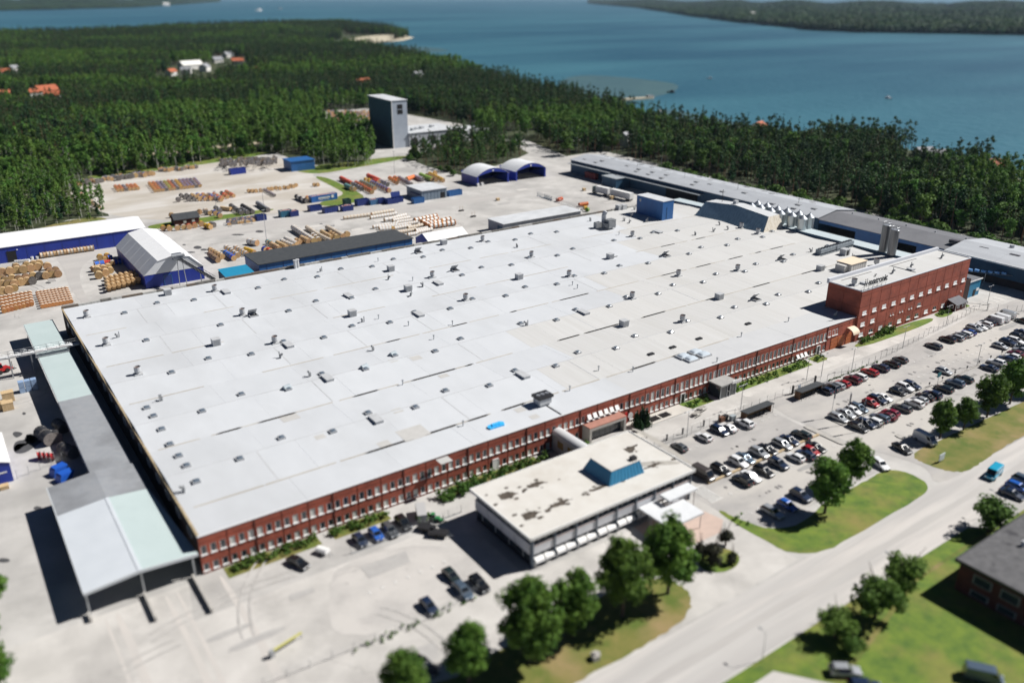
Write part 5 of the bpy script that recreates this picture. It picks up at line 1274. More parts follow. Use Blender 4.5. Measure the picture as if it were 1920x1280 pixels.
def car_meshes(kind):
    L_, Wd, H_, belt, hood, w0, r0, r1, w1, typ = CARS[kind]
    h = L_/2; w = Wd/2
    tail = belt+.02 if typ == 1 else belt
    st = [(-h, .42, hood-.16, .80), (-h+.18, .26, hood-.04, .94), (-h+.7, .22, hood+.06, 1.0), (w0, .22, belt-.03, 1.0), (0, .22, belt, 1.0), (w1-.3, .22, belt+.01, 1.0), (h-.25, .24, tail, .97), (h-.05, .32, tail-.05, .93), (h, .42, tail-.2, .86)]
    mb = MB(); rings = []
    for y, zb, zt, f in st:
        a = w*f; zm = zb+(zt-zb)*.45
        rings.append([(-a*.9, y, zb), (-a, y, zm), (-a*.985, y, zt-.08), (-a*.88, y, zt), (0, y, zt+.025), (a*.88, y, zt), (a*.985, y, zt-.08), (a, y, zm), (a*.9, y, zb)])
    for i in range(len(rings)-1):
        for j in range(8): mb.poly([rings[i][j], rings[i][j+1], rings[i+1][j+1], rings[i+1][j]])
        mb.poly([rings[i][8], rings[i][0], rings[i+1][0], rings[i+1][8]])
    mb.poly(rings[0][::-1]); mb.poly(rings[-1])
    # cabin
    wb, wr = w*.90, w*.70 if typ != 2 else w*.86
    zr = H_
    base = [(-wb, w0, belt-.05), (wb, w0, belt-.05), (wb, w1, belt-.04), (-wb, w1, belt-.04)]
    sh = [(-wr*1.05, r0-.06, zr-.09), (wr*1.05, r0-.06, zr-.09), (wr*1.05, r1+.06, zr-.09), (-wr*1.05, r1+.06, zr-.09)]
    top = [(-wr*.85, r0+.15, zr), (wr*.85, r0+.15, zr), (wr*.85, r1-.12, zr-.02), (-wr*.85, r1-.12, zr-.02)]
    for A, B in ((base, sh), (sh, top)):
        for i in range(4): mb.poly([A[i], A[(i+1) % 4], B[(i+1) % 4], B[i]])
    mb.poly(top)
    body = mb.mesh('body', PAINT['white'], smooth=False)
    def panel(A, B, C_, D, u0, u1, v0, v1, o):
        A, B, C_, D = map(Vector, (A, B, C_, D))
        n = (B-A).cross(D-A).normalized()*o
        f = lambda u, v: tuple((A.lerp(B, u)).lerp(D.lerp(C_, u), v)+n)
        m_ = MB(); m_.poly([f(u0, v0), f(u1, v0), f(u1, v1), f(u0, v1)])
        g = lambda u, v: tuple((A.lerp(B, u)).lerp(D.lerp(C_, u), v)-n)
        for q in (((u0, v0), (u1, v0)), ((u1, v0), (u1, v1)), ((u1, v1), (u0, v1)), ((u0, v1), (u0, v0))):
            m_.poly([g(*q[0]), g(*q[1]), f(*q[1]), f(*q[0])])
        return m_
    out = [('body', body)]
    out.append(('windscreen', panel(base[0], base[1], sh[1], sh[0], .06, .94, .08, .96, .015).mesh('windscreen', M_cglass)))
    if typ != 2: out.append(('rear_window', panel(base[2], base[3], sh[3], sh[2], .08, .92, .25, .93, .015).mesh('rear_window', M_cglass)))
    for A, B, C_, D in ((base[1], base[2], sh[2], sh[1]), (base[3], base[0], sh[0], sh[3])):
        if typ == 2:
            a = (.02, .2) if A == base[1] else (.8, .98)
            m_ = panel(A, B, C_, D, a[0], a[1], .18, .85, .015)
        else:
            m_ = panel(A, B, C_, D, .05, .48, .12, .92, .015); m2 = panel(A, B, C_, D, .51, .95, .12, .92, .015)
            k = len(m_.v); m_.v += m2.v; m_.f += [tuple(i+k for i in f) for f in m2.f]; m_.m += m2.m
        out.append(('side_window', m_.mesh('side_window', M_cglass)))
    wr_ = .32 if typ != 2 else .35
    wm = MB().cyl((-.11, 0, 0), (.11, 0, 0), wr_, wr_, 12, 0, True).cyl((-.125, 0, 0), (.125, 0, 0), wr_*.62, wr_*.62, 8, 1).mesh('wheel', [M_tyre, M_rim])
    for sx in (-1, 1):
        for y in (-L_*.305, L_*.285): out.append(('wheel', wm, (sx*(w-.075), y, wr_)))
    hm = MB().hexa([(-.2, -.03, 0), (.2, -.03, 0), (.2, .1, 0), (-.2, .1, 0), (-.2, .0, .13), (.2, .0, .13), (.2, .1, .13), (-.2, .1, .13)]).mesh('headlight', M_head)
    tm = MB().box(-.12, .12, -.05, .03, 0, .24).mesh('tail_light', M_tail)
    for sx in (-1, 1):
        out.append(('headlight', hm, (sx*w*.66, -h+.02, hood-.2))); out.append(('tail_light', tm, (sx*w*.72, h-.0, tail-.32)))
    out.append(('bumper', MB().box(-w*.78, w*.78, -h-.03, -h+.12, .3, .46).box(-w*.8, w*.8, h-.12, h+.03, .3, .5).mesh('bumper', M_trim)))
    return out
CM = {k: car_meshes(k) for k in CARS}
ncar = 0
def car(kind, paint, x, y, rz, label, group=None, cat='car'):
    t = thing('parked_car' if kind != 'van' else 'van', label, cat if kind != 'van' else 'van', (x, y, .045), rz, group)
    for it in CM[kind]:
        o = link(it[0], it[1], t, it[2] if len(it) > 2 else None)
        if it[0] == 'body': o.material_slots[0].link = 'OBJECT'; o.material_slots[0].material = PAINT[paint]
    return t
ORD = ['first', 'second', 'third', 'fourth', 'fifth', 'sixth', 'seventh', 'eighth']
CN = dict(greyblue='grey-blue', darkgreen='dark green', turquoise='turquoise', brightblue='bright blue', navy='navy blue')
def row(name, cars, rz0=None):
    """cars: (photo x, photo y, kind, paint, nose 'd' towards the viewer / 'u' away)"""
    seen = {}
    for c in cars: seen.setdefault((c[2], c[3]), []).append(c[0])
    for px, py, kind, paint, d in cars:
        p = at(px, py, .72)
        xs = sorted(seen[(kind, paint)])
        cn = CN.get(paint, paint)
        if len(xs) == 1: lb = f'the only {cn} {kind} in the {name}'
        else: lb = f'{ORD[xs.index(px)]} {cn} {kind} from the left in the {name}'
        rz = (0 if d == 'd' else pi)+R.uniform(-.025, .025)
        car(kind, paint, p.x, p.y, rz, lb, 'cars parked in the '+name)
def cr(ox, oy, s, L_): return [(ox+a/s, oy+b/s, *q) for a, b, *q in L_]
row('short row below the fence', cr(1220, 760, 6, [(320, 460, 'hatchback', 'grey', 'u'), (598, 348, 'hatchback', 'white', 'u'), (775, 272, 'estate', 'navy', 'd'), (868, 243, 'saloon', 'white', 'u'), (1060, 195, 'suv', 'white', 'u')]))
row('row above the pale timber rail', cr(1220, 760, 6, [(590, 772, 'van', 'brown', 'd'), (790, 708, 'estate', 'black', 'd'), (988, 632, 'suv', 'white', 'd'), (1062, 585, 'saloon', 'greyblue', 'd'), (1220, 525, 'suv', 'silver', 'd'), (1315, 485, 'saloon', 'black', 'd'), (1480, 425, 'estate', 'silver', 'd'), (1562, 383, 'saloon', 'navy', 'd'), (1700, 318, 'estate', 'darkgreen', 'u')]))
row('row below the pale timber rail', cr(1220, 760, 6, [(1035, 835, 'suv', 'black', 'u'), (1128, 790, 'saloon', 'white', 'd'), (1275, 725, 'estate', 'black', 'd'), (1440, 650, 'suv', 'navy', 'd'), (1632, 575, 'hatchback', 'white', 'u'), (1745, 545, 'estate', 'navy', 'u'), (1805, 505, 'hatchback', 'red', 'd'), (1862, 462, 'saloon', 'black', 'd')]))
row('row beside the trimmed lawn trees', cr(1220, 760, 6, [(1372, 1190, 'estate', 'silver', 'd'), (1540, 1112, 'hatchback', 'brightblue', 'd'), (1690, 1005, 'suv', 'navy', 'd')]))
row('long row under the fence', cr(1460, 640, 6, [(525, 545, 'hatchback', 'navy', 'u'), (592, 513, 'suv', 'grey', 'u'), (648, 487, 'estate', 'silver', 'u'), (722, 467, 'hatchback', 'red', 'u'), (830, 427, 'suv', 'maroon', 'u'), (898, 387, 'estate', 'white', 'u'), (1025, 337, 'estate', 'red', 'u'), (1148, 292, 'suv', 'navy', 'u'), (1272, 245, 'estate', 'black', 'u'), (1370, 197, 'hatchback', 'grey', 'u'), (1745, 42, 'estate', 'grey', 'u')]))
row('far row by the gate', cr(1640, 540, 6.846, [(938, 652, 'suv', 'black', 'u'), (1040, 628, 'estate', 'silver', 'u'), (1092, 605, 'hatchback', 'grey', 'u'), (1150, 583, 'estate', 'white', 'u'), (1210, 562, 'hatchback', 'blue', 'u'), (1282, 508, 'estate', 'silver', 'd'), (1348, 492, 'saloon', 'white', 'd'), (1412, 465, 'suv', 'white', 'u'), (1455, 437, 'estate', 'black', 'u'), (1535, 415, 'van', 'white', 'u'), (1615, 388, 'van', 'white', 'u'), (1690, 345, 'van', 'silver', 'u')]))
row('row behind the flagpoles', cr(1460, 640, 6, [(672, 850, 'estate', 'silver', 'd'), (757, 803, 'saloon', 'silver', 'd'), (840, 770, 'hatchback', 'white', 'd'), (900, 738, 'estate', 'greyblue', 'd'), (1040, 683, 'hatchback', 'red', 'd'), (1110, 645, 'estate', 'navy', 'd'), (1178, 625, 'saloon', 'white', 'd'), (1345, 553, 'hatchback', 'black', 'd'), (1420, 513, 'suv', 'white', 'd'), (1500, 485, 'estate', 'navy', 'd'), (1862, 327, 'hatchback', 'silver', 'd')]))
row('row in front of the flagpoles', cr(1460, 640, 6, [(895, 955, 'estate', 'black', 'd'), (985, 913, 'estate', 'navy', 'd'), (1060, 888, 'estate', 'white', 'u'), (1140, 850, 'estate', 'greyblue', 'u'), (1222, 832, 'saloon', 'maroon', 'u'), (1262, 795, 'hatchback', 'crimson', 'u'), (1390, 740, 'estate', 'grey', 'u'), (1530, 692, 'suv', 'white', 'u'), (1590, 652, 'hatchback', 'silver', 'u'), (1650, 613, 'saloon', 'black', 'u'), (1730, 592, 'suv', 'navy', 'u'), (1860, 523, 'estate', 'darkgreen', 'u')]))
row('right end of the kerb row', cr(1600, 640, 6, [(1148, 462, 'suv', 'greyblue', 'u'), (1245, 413, 'estate', 'darkgreen', 'u'), (1530, 290, 'saloon', 'navy', 'u'), (1612, 232, 'suv', 'white', 'u'), (1725, 192, 'estate', 'navy', 'u'), (1792, 165, 'hatchback', 'white', 'u'), (1835, 132, 'saloon', 'maroon', 'u'), (1895, 98, 'estate', 'silver', 'u'), (1915, 65, 'hatchback', 'darkgreen', 'u')]))
row('far right upper row', cr(1640, 540, 6.846, [(1612, 737, 'hatchback', 'silver', 'd'), (1712, 692, 'suv', 'navy', 'd'), (1812, 668, 'estate', 'white', 'd'), (1850, 612, 'estate', 'black', 'd'), (1905, 566, 'saloon', 'navy', 'd'), (1895, 412, 'hatchback', 'darkgreen', 'u')]))
row('front row of the brick wing yard', [(675, 1011, 'hatchback', 'navy', 'd'), (705, 1000, 'hatchback', 'brightblue', 'd'), (731, 992, 'estate', 'grey', 'd'), (756, 979, 'suv', 'black', 'd')])
row('bottom forecourt by the weedy kerb', [(846, 1077, 'hatchback', 'darkgreen', 'd'), (868, 1105, 'estate', 'greyblue', 'd'), (899, 1092, 'estate', 'black', 'd'), (804, 1134, 'hatchback', 'navy', 'd')])
row('right lot beside the road', [(1898, 924, 'saloon', 'navy', 'd'), (1910, 912, 'estate', 'brightblue', 'd'), (1921, 900, 'suv', 'greyblue', 'd')])
for px, py, kind, paint, rz, lb in ((559, 1052, 'saloon', 'black', .35, 'black saloon alone beside the hedge under the brick facade'), (798, 1245, 'saloon', 'black', .2, 'black saloon alone on the forecourt near the bottom edge'),
                                    (1651, 868, 'estate', 'white', -.35, 'white estate parked alone beside the lawn tip and tree'), (1735, 820, 'van', 'white', -.1, 'silver-white van under the tree by the lawn'), (1692, 838, 'saloon', 'black', -.2, 'black saloon in tree shade beside the pale kerb'),
                                    (1864, 884, 'van', 'turquoise', -pi/2+.12, 'bright turquoise delivery van driving on the road'), (1585, 1255, 'suv', 'silver', .9, 'silver suv parked in the small lot at the bottom right'), (1622, 1282, 'estate', 'navy', .9, 'dark estate cut by the bottom edge in the small lot'),
                                    (1845, 1262, 'van', 'greyblue', .6, 'grey-blue van on grass at the bottom right edge'), (1815, 770, 'van', 'white', 0, 'white van half hidden behind the lot trees')):
    p = at(px, py, .8 if kind != 'van' else 1.1)
    car(kind, paint, p.x, p.y, rz, lb)
mb = MB()
mb.box(-.02, .02, -.9, .9, 0, .35)
for q in KIDS([o for o in COL.objects if o.get('label', '').startswith('bright turquoise')][0]):
    if q.name.startswith('body'):
        link('white_print', MB().box(-1.02, -1.0, -.4, 1.8, 1.2, 1.5).box(1.0, 1.02, -.4, 1.8, 1.2, 1.5).mesh('white_print', C_white), q)

# truck and trailer
def hauler(label, x, y, rz, cabd, L_):
    t = thing('lorry' if cabd else 'trailer', label, 'lorry' if cabd else 'trailer', (x, y, .02), rz)
    M_bx = mat('box_body_white', (.74, .74, .73), (.66, .66, .65), .6, .8, stretch=(1, 3, .1), world=False)
    o = link('cargo_box', MB().box(-1.28, 1.28, -L_/2, L_/2, 1.15, 4.0).mesh('cargo_box', M_bx), t)
    m_ = MB()
    for k in range(int(L_/1.2)): m_.box(-1.31, -1.28, -L_/2+.6+k*1.2, -L_/2+.66+k*1.2, 1.2, 3.95).box(1.28, 1.31, -L_/2+.6+k*1.2, -L_/2+.66+k*1.2, 1.2, 3.95)
    link('side_rib', m_.mesh('side_rib', C_grey), o)
    link('chassis', MB().box(-1.0, 1.0, -L_/2-(2.4 if cabd else 1.2), L_/2, .8, 1.15).mesh('chassis', C_black), t)
    if cabd:
        link('cab', MB().hexa([(-1.2, -L_/2-2.5, .6), (1.2, -L_/2-2.5, .6), (1.2, -L_/2-.3, .6), (-1.2, -L_/2-.3, .6), (-1.2, -L_/2-2.2, 3.5), (1.2, -L_/2-2.2, 3.5), (1.2, -L_/2-.3, 3.7), (-1.2, -L_/2-.3, 3.7)]).mesh('cab', mat('cab_paint', (.06, .1, .1), rough=.4)), t)
        link('windscreen', MB().hexa([(-1.05, -L_/2-2.44, 1.9), (1.05, -L_/2-2.44, 1.9), (1.05, -L_/2-2.3, 1.9), (-1.05, -L_/2-2.3, 1.9), (-1.05, -L_/2-2.29, 3.1), (1.05, -L_/2-2.29, 3.1), (1.05, -L_/2-2.2, 3.1), (-1.05, -L_/2-2.2, 3.1)]).mesh('windscreen', M_cglass), t)
    wm = MB().cyl((-.15, 0, 0), (.15, 0, 0), .5, .5, 12).mesh('wheel', M_tyre)
    for sx in (-1.05, 1.05):
        for y_ in ([-L_/2-1.5] if cabd else [-L_/2+1.3])+[L_/2-1.2, L_/2-2.5]: link('wheel', wm, t, (sx, y_, .5))
for (a, b), (c, d), cb, lb in (((600, 560), (735, 590), True, 'white box lorry with dark cab parked on the back yard'), ((755, 590), (995, 650), False, 'long white box trailer coupled behind the lorry on the back yard')):
    p, q = at(1020+a/6, 260+b/6, 2.6), at(1020+c/6, 260+d/6, 2.6); v = q-p
    hauler(lb, (p.x+q.x)/2, (p.y+q.y)/2, math.atan2(-v.x, v.y), cb, min(v.length, 14))

# ------------------------------------------------------------------ cable drums
M_dw = mat('drum_wood', (.55, .36, .18), (.40, .25, .11), .8, 3.0, vary=.22)
M_dold = mat('weathered_drum_wood', (.22, .2, .19), (.12, .11, .10), .9, 3.0, vary=.3)
M_dorange = mat('stained_drum_wood', (.55, .25, .09), (.45, .19, .06), .8, 3.0, vary=.15)
WIND = dict(white=mat('white_wrap', (.70, .69, .67), (.6, .59, .57), .5, 2.0, vary=.06), tan=mat('board_lagging', (.56, .41, .24), (.46, .33, .18), .8, 4.0, vary=.15), cream=mat('cream_wrap', (.60, .55, .47), (.52, .47, .4), .6, 3.0, vary=.08),
            dark=mat('black_cable', (.02, .021, .024), (.04, .04, .045), .6, 3.0), grey=mat('grey_lagging', (.25, .26, .29), (.16, .17, .2), .8, 3.0, vary=.3), red=mat('red_duct', (.62, .05, .028), (.5, .04, .02), .55, 2.0, vary=.15),
            orange=mat('orange_duct', (.75, .17, .03), (.65, .14, .02), .55, 2.0, vary=.12), blue=mat('blue_duct', (.015, .085, .46), (.02, .1, .5), .55, 2.0, vary=.2), teal=mat('teal_duct', (.10, .33, .36), (.08, .27, .3), .55, 2.0, vary=.15),
            green=mat('green_duct', (.24, .44, .08), (.18, .36, .05), .55, 2.0, vary=.15), yellow=mat('yellow_duct', (.75, .45, .02), (.65, .38, .02), .55, 2.0, vary=.1), purple=mat('lilac_wrap', (.34, .30, .38), (.42, .36, .40), .6, 2.0, vary=.2), brown=mat('brown_duct', (.2, .13, .09), (.15, .1, .07), .7, 2.0, vary=.2))
N_ = 14
def ring(mb, y, r, z): return [(r*math.cos(2*pi*(i+.5)/N_), y, z+r*math.sin(2*pi*(i+.5)/N_)) for i in range(N_)]
fl = MB().cyl((0, -.022, 0), (0, .022, 0), 1.0, 1.0, N_).cyl((0, -.04, 0), (0, .04, 0), .16, .16, 6, 0).mesh('flange', M_dw)
wd_ = MB().cyl((0, -.46, 0), (0, .46, 0), .965, .965, N_, caps=False).mesh('winding', WIND['white'])
wd_small = MB().cyl((0, -.46, 0), (0, .46, 0), .8, .8, N_, caps=False).mesh('winding', WIND['white'])
DR = []      # (weight, x, y, z, rz, r, l, winding, flange material, cluster)
def drums(cluster, ox, oy, s, rows_, flange=None, rdef=.8, grow=1.0):
    for a0, b0, a1, b1, n, col, *rest in rows_:
        r = rest[0] if rest else rdef
        r *= grow
        zc = rest[1] if len(rest) > 1 else 0
        p, q = at(ox+a0/s, oy+b0/s, r+zc), at(ox+a1/s, oy+b1/s, r+zc)
        if n == 1: v = Vector((0, -1, 0)); l = 1.1*r; pts = [p]
        else:
            v = (q-p); ln = v.length; l = ln/(n-1) if ln/(n-1) < 2.4*r else 1.5*r; pts = [p.lerp(q, k/(n-1)) for k in range(n)]; v.normalize()
        rz = math.atan2(-v.x, v.y)
        for k, c in enumerate(pts):
            cc = col[k % len(col)] if isinstance(col, list) else col
            f_ = flange or (M_dold if cc in ('grey', 'dark', 'purple') else M_dw)
            DR.append((r/c.length, c.x, c.y, zc, rz, r*R.uniform(.96, 1.0), l*.97, cc, f_, cluster))
# the big white block
wb = [(285, 828, 545, 795, 8, 'cream', .85), (595, 785, 815, 748, 8, 'cream', .85), (580, 825, 850, 782, 10, 'white'), (745, 850, 790, 843, 2, 'white', .95), (810, 832, 960, 797, 7, 'white'), (830, 857, 1000, 825, 8, 'white'),
      (612, 930, 860, 893, 9, 'white'), (875, 880, 1035, 857, 7, 'white'), (690, 960, 790, 952, 4, 'white'), (850, 945, 1010, 920, 7, 'white'), (680, 940, 960, 905, 9, 'white'), (900, 908, 1085, 880, 8, 'white'), (890, 990, 1070, 962, 8, 'cream'), (1000, 940, 1140, 912, 6, 'cream'),
      (1000, 1018, 1080, 1005, 4, 'white'), (1085, 968, 1200, 945, 6, 'white'), (1095, 990, 1250, 958, 7, 'white')]
drums('white', 600, 270, 6, wb, None, .8)
drums('yellow1', 600, 270, 6, [(822, 950, 822, 950, 1, 'yellow', .85)])
drums('brown', 600, 270, 6, [(1085, 850, 1290, 808, 6, 'white', 1.0), (1165, 872, 1300, 842, 4, 'white', 1.15), (1200, 893, 1440, 850, 6, 'white', 1.15), (1250, 922, 1490, 885, 6, 'white', 1.3), (1215, 905, 1340, 880, 4, 'white', 1.2)], M_dorange)
drums('logs', 380, 270, 6, [(1030, 945, 1240, 1080, 10, ['white', 'white', 'white', 'white'], 1.25), (1245, 1030, 1300, 1075, 3, 'white', 1.2), (1180, 942, 1300, 1025, 8, 'cream', .95), (1310, 1025, 1430, 1085, 6, 'cream', 1.0), (1350, 992, 1440, 1045, 5, 'tan', 1.0), (1445, 1005, 1505, 1045, 3, 'tan', 1.15), (1410, 942, 1570, 1030, 9, 'cream', 1.1), (1625, 1012, 1625, 1012, 1, 'tan', 1.25), (1125, 1062, 1180, 1090, 3, 'tan', 1.2),
      (1060, 1082, 1090, 1097, 2, 'tan', 1.0), (940, 1062, 1050, 1115, 6, 'white', .9), (900, 1092, 1010, 1140, 5, 'white', .9), (850, 1112, 930, 1150, 4, 'tan', .9), (735, 1100, 790, 1130, 3, 'teal', 1.0), (790, 1135, 850, 1165, 3, 'tan', 1.1), (700, 1185, 750, 1200, 2, ['blue', 'red'], 1.2), (540, 1097, 590, 1108, 2, 'white', 1.25)], None, 1.0)
drums('tentside', 380, 270, 6, [(490, 1182, 570, 1208, 4, 'yellow', .9), (375, 1167, 490, 1230, 5, 'white', 1.0), (270, 1167, 390, 1245, 5, 'white', 1.1), (265, 1228, 340, 1275, 4, 'blue', 1.1), (90, 1192, 215, 1262, 5, 'tan', 1.05), (85, 1242, 165, 1300, 5, 'brown', 1.05)], None, 1.0)
drums('wallrow', 0, 400, 6, [(470, 470, 1035, 388, 16, ['cream', 'tan', 'cream'], 1.15)], M_dw)
drums('dockshade', 0, 700, 8, [(640, 900, 720, 960, 2, 'dark', 1.5), (830, 945, 830, 945, 1, 'dark', 1.4), (960, 1120, 1080, 1180, 3, 'dark', 1.4), (880, 760, 940, 800, 2, 'dark', 1.3)])
drums('tan_front', 0, 400, 6, [(x, y, x, y, 1, 'tan', 1.45) for x, y in ((28, 655), (110, 645), (188, 632), (262, 625), (343, 612), (425, 595), (532, 592))]+[(x, y, x, y, 1, 'tan', 1.35) for x, y in ((300, 580), (380, 570), (180, 600), (440, 560))])
drums('brown_front', 0, 400, 6, [(x, y, x, y, 1, c, 1.35) for x, y, c in ((60, 750, 'brown'), (135, 730, 'tan'), (210, 735, 'brown'), (290, 715, 'brown'), (370, 700, 'tan'), (445, 700, 'dark'), (515, 695, 'tan'), (585, 680, 'brown'), (652, 675, 'brown'), (560, 650, 'brown'), (625, 640, 'brown'), (160, 785, 'tan'), (235, 770, 'tan'), (303, 758, 'tan'), (365, 755, 'dark'), (90, 790, 'brown'), (25, 790, 'tan'), (30, 868, 'tan'), (100, 858, 'tan'), (158, 835, 'tan'), (20, 730, 'brown'))])
drums('tent_colour', 0, 400, 6, [(1125, 492, 1125, 492, 1, 'yellow', 1.2), (1205, 478, 1205, 478, 1, 'yellow', 1.2), (1180, 512, 1180, 512, 1, 'yellow', .8), (1090, 572, 1145, 562, 2, 'blue', 1.1), (1180, 555, 1235, 548, 3, 'red', 1.0), (1265, 555, 1265, 555, 1, 'white', 1.0), (1305, 548, 1345, 542, 2, 'blue', 1.0), (1225, 498, 1250, 494, 2, 'blue', .9)])
drums('tent_tan', 0, 400, 6, [(1050, 622, 1110, 605, 3, 'tan', 1.1), (1095, 640, 1110, 690, 2, 'tan', 1.4), (1160, 620, 1185, 660, 2, 'tan', 1.35), (1215, 600, 1240, 635, 2, 'tan', 1.2)])
col_rows = [(245, 388, 350, 440, 6, 'red'), (380, 450, 465, 502, 4, 'purple'), (410, 438, 580, 535, 9, 'red'), (300, 470, 345, 492, 3, 'teal'), (385, 505, 400, 512, 1, 'white'), (470, 425, 610, 492, 7, 'teal'), (520, 402, 560, 412, 2, 'yellow'), (590, 433, 760, 515, 8, 'blue'), (775, 520, 785, 525, 1, 'red'),
            (550, 357, 665, 407, 6, 'red'), (690, 422, 755, 452, 3, 'purple'), (620, 417, 645, 427, 2, 'red'), (790, 387, 860, 432, 4, 'orange'), (845, 382, 870, 400, 2, 'orange'), (895, 382, 1020, 450, 7, 'purple'), (985, 390, 1045, 372, 4, 'orange'), (1075, 367, 1145, 395, 4, 'purple'), (1140, 347, 1250, 395, 6, 'green'), (1210, 352, 1300, 400, 5, 'brown'), (1240, 337, 1380, 405, 7, 'yellow'), (1295, 328, 1295, 328, 1, 'yellow')]
drums('coloured', 600, 270, 6, col_rows, None, 1.2)
drums('gravel', 380, 270, 6, [(325, 698, 430, 770, 6, ['dark', 'grey'], 1.15), (445, 737, 500, 767, 3, 'grey', 1.1), (455, 698, 555, 757, 6, 'dark', 1.1), (625, 668, 730, 735, 7, 'grey', 1.1), (150, 720, 190, 745, 2, 'grey', 1.1), (140, 772, 190, 800, 2, 'blue', 1.2), (30, 748, 75, 770, 2, 'white', 1.1), (225, 722, 300, 730, 3, 'tan', 1.0),
      (1065, 595, 1160, 637, 5, ['dark', 'white'], 1.15), (1182, 607, 1182, 607, 1, 'orange', 1.1), (700, 517, 805, 575, 7, 'purple', .8)]+[(x, y, x, y, 1, 'tan', 1.0) for x, y in ((520, 527), (560, 527), (600, 525), (655, 520), (740, 507), (780, 502), (825, 492), (870, 497), (920, 487), (960, 488), (990, 470), (1020, 475), (1050, 462), (1255, 457), (1295, 457))]
      + [(50, 592, 50, 592, 1, 'tan', 1.2), (100, 585, 110, 600, 2, 'blue', 1.1), (150, 590, 205, 625, 4, ['blue', 'red'], 1.0), (215, 552, 240, 580, 2, ['dark', 'red'], 1.0), (245, 570, 275, 590, 2, 'red', 1.1), (270, 540, 345, 578, 5, ['red', 'red', 'brown'], 1.0), (40, 918, 80, 930, 2, 'yellow', 1.1), (100, 895, 125, 912, 2, 'grey', 1.0)]
      + [(285+k*24+R.uniform(-4, 4), 856+j*20-k*3.0, 285+k*24, 850, 1, R.choice(['grey', 'grey', 'blue', 'white', 'dark']), .72, R.choice([0, 0, .6])) for k in range(13) for j in (0, 1, 2)], None, 1.0)
gl = []
for k in range(58): gl.append((205+k*16.2+R.uniform(-6, 6), 382-k*2.07+R.uniform(-14, 12), 0, 0, 1, R.choice(['grey', 'grey', 'grey', 'blue', 'white', 'dark', 'tan']), R.uniform(.8, 1.25)))
for k in range(34): gl.append((1195+k*12.6+R.uniform(-5, 5), 232-k*1.05+R.uniform(-12, 10), 0, 0, 1, R.choice(['grey', 'grey', 'white', 'purple', 'tan']), R.uniform(.7, 1.0)))
for k, c in enumerate(['red', 'red', 'purple', 'red', 'red', 'orange']): gl.append((700+k*44, 420-k*3, 730+k*44, 455-k*4, 3, c, .85))
for k, c in enumerate(['orange', 'red', 'blue', 'purple', 'green', 'red', 'purple', 'yellow', 'blue', 'blue', 'blue', 'purple', 'blue']): gl.append((1085+k*42, 385-k*4, 1145+k*42, 460-k*4.6, 5, c, .85))
for k, c in enumerate(['dark', 'dark', 'tan', 'blue', 'orange', 'purple', 'red']): gl.append((1440+k*62, 520-k*2, 1520+k*62, 560-k*2, 3, c, .9))
for x, y, c in ((1235, 885, 'yellow'), (1305, 885, 'yellow'), (1395, 880, 'white'), (1465, 872, 'white'), (1527, 867, 'red'), (1590, 852, 'red'), (1750, 862, 'yellow'), (1800, 846, 'grey'), (1665, 836, 'yellow'), (1330, 740, 'tan'), (1645, 700, 'tan'), (1720, 710, 'grey'), (1405, 565, 'dark')): gl.append((x, y, x, y, 1, c, 1.0))
for k in range(9): gl.append((232+k*26, 450+k*18, 300+k*26, 490+k*19, 4, 'cream' if k > 2 else ['blue', 'red', 'white'][k], .75))
drums('gravel', 100, 280, 6, gl, None, .9, 1.2)
rk = []
for k in range(9): rk.append((425+k*40, 895-k*6, 478+k*40, 1040-k*7, 7, 'cream', .75))
for k in range(8): rk.append((10+k*46, 950-k*8, 45+k*44, 1090-k*11, 5, 'cream', .8))
rk2 = []
for k in range(7):
    for j in range(4): rk2.append((1190+k*55+j*8, 730-k*14+j*38, 1200+k*55+j*8, 738-k*14+j*38, 2, 'tan', .75, 0))
    for j in range(3): rk2.append((1200+k*55+j*8, 735-k*14+j*38, 1210+k*55+j*8, 743-k*14+j*38, 2, 'tan', .75, 1.5))
drums('rack', 0, 400, 6, rk, M_dorange)
drums('rack', 0, 400, 6, rk2, M_dw)
heap = []
for k in range(120):
    a = R.uniform(190, 830); heap.append((a, 235-(a-190)*.06+R.uniform(-55, 15), a, 200, 1, R.choice(['grey', 'grey', 'tan', 'brown', 'grey']), R.uniform(.8, 1.2), max(0, R.uniform(-1.5, 3.2))))
drums('heap', 380, 270, 6, heap, M_dold)
drums('tower_yard', 600, 150, 6, [(R.uniform(90, 620), R.uniform(350, 470), 0, 0, 1, R.choice(['white', 'white', 'red', 'blue', 'purple', 'cream']), 1.3) for k in range(150)])
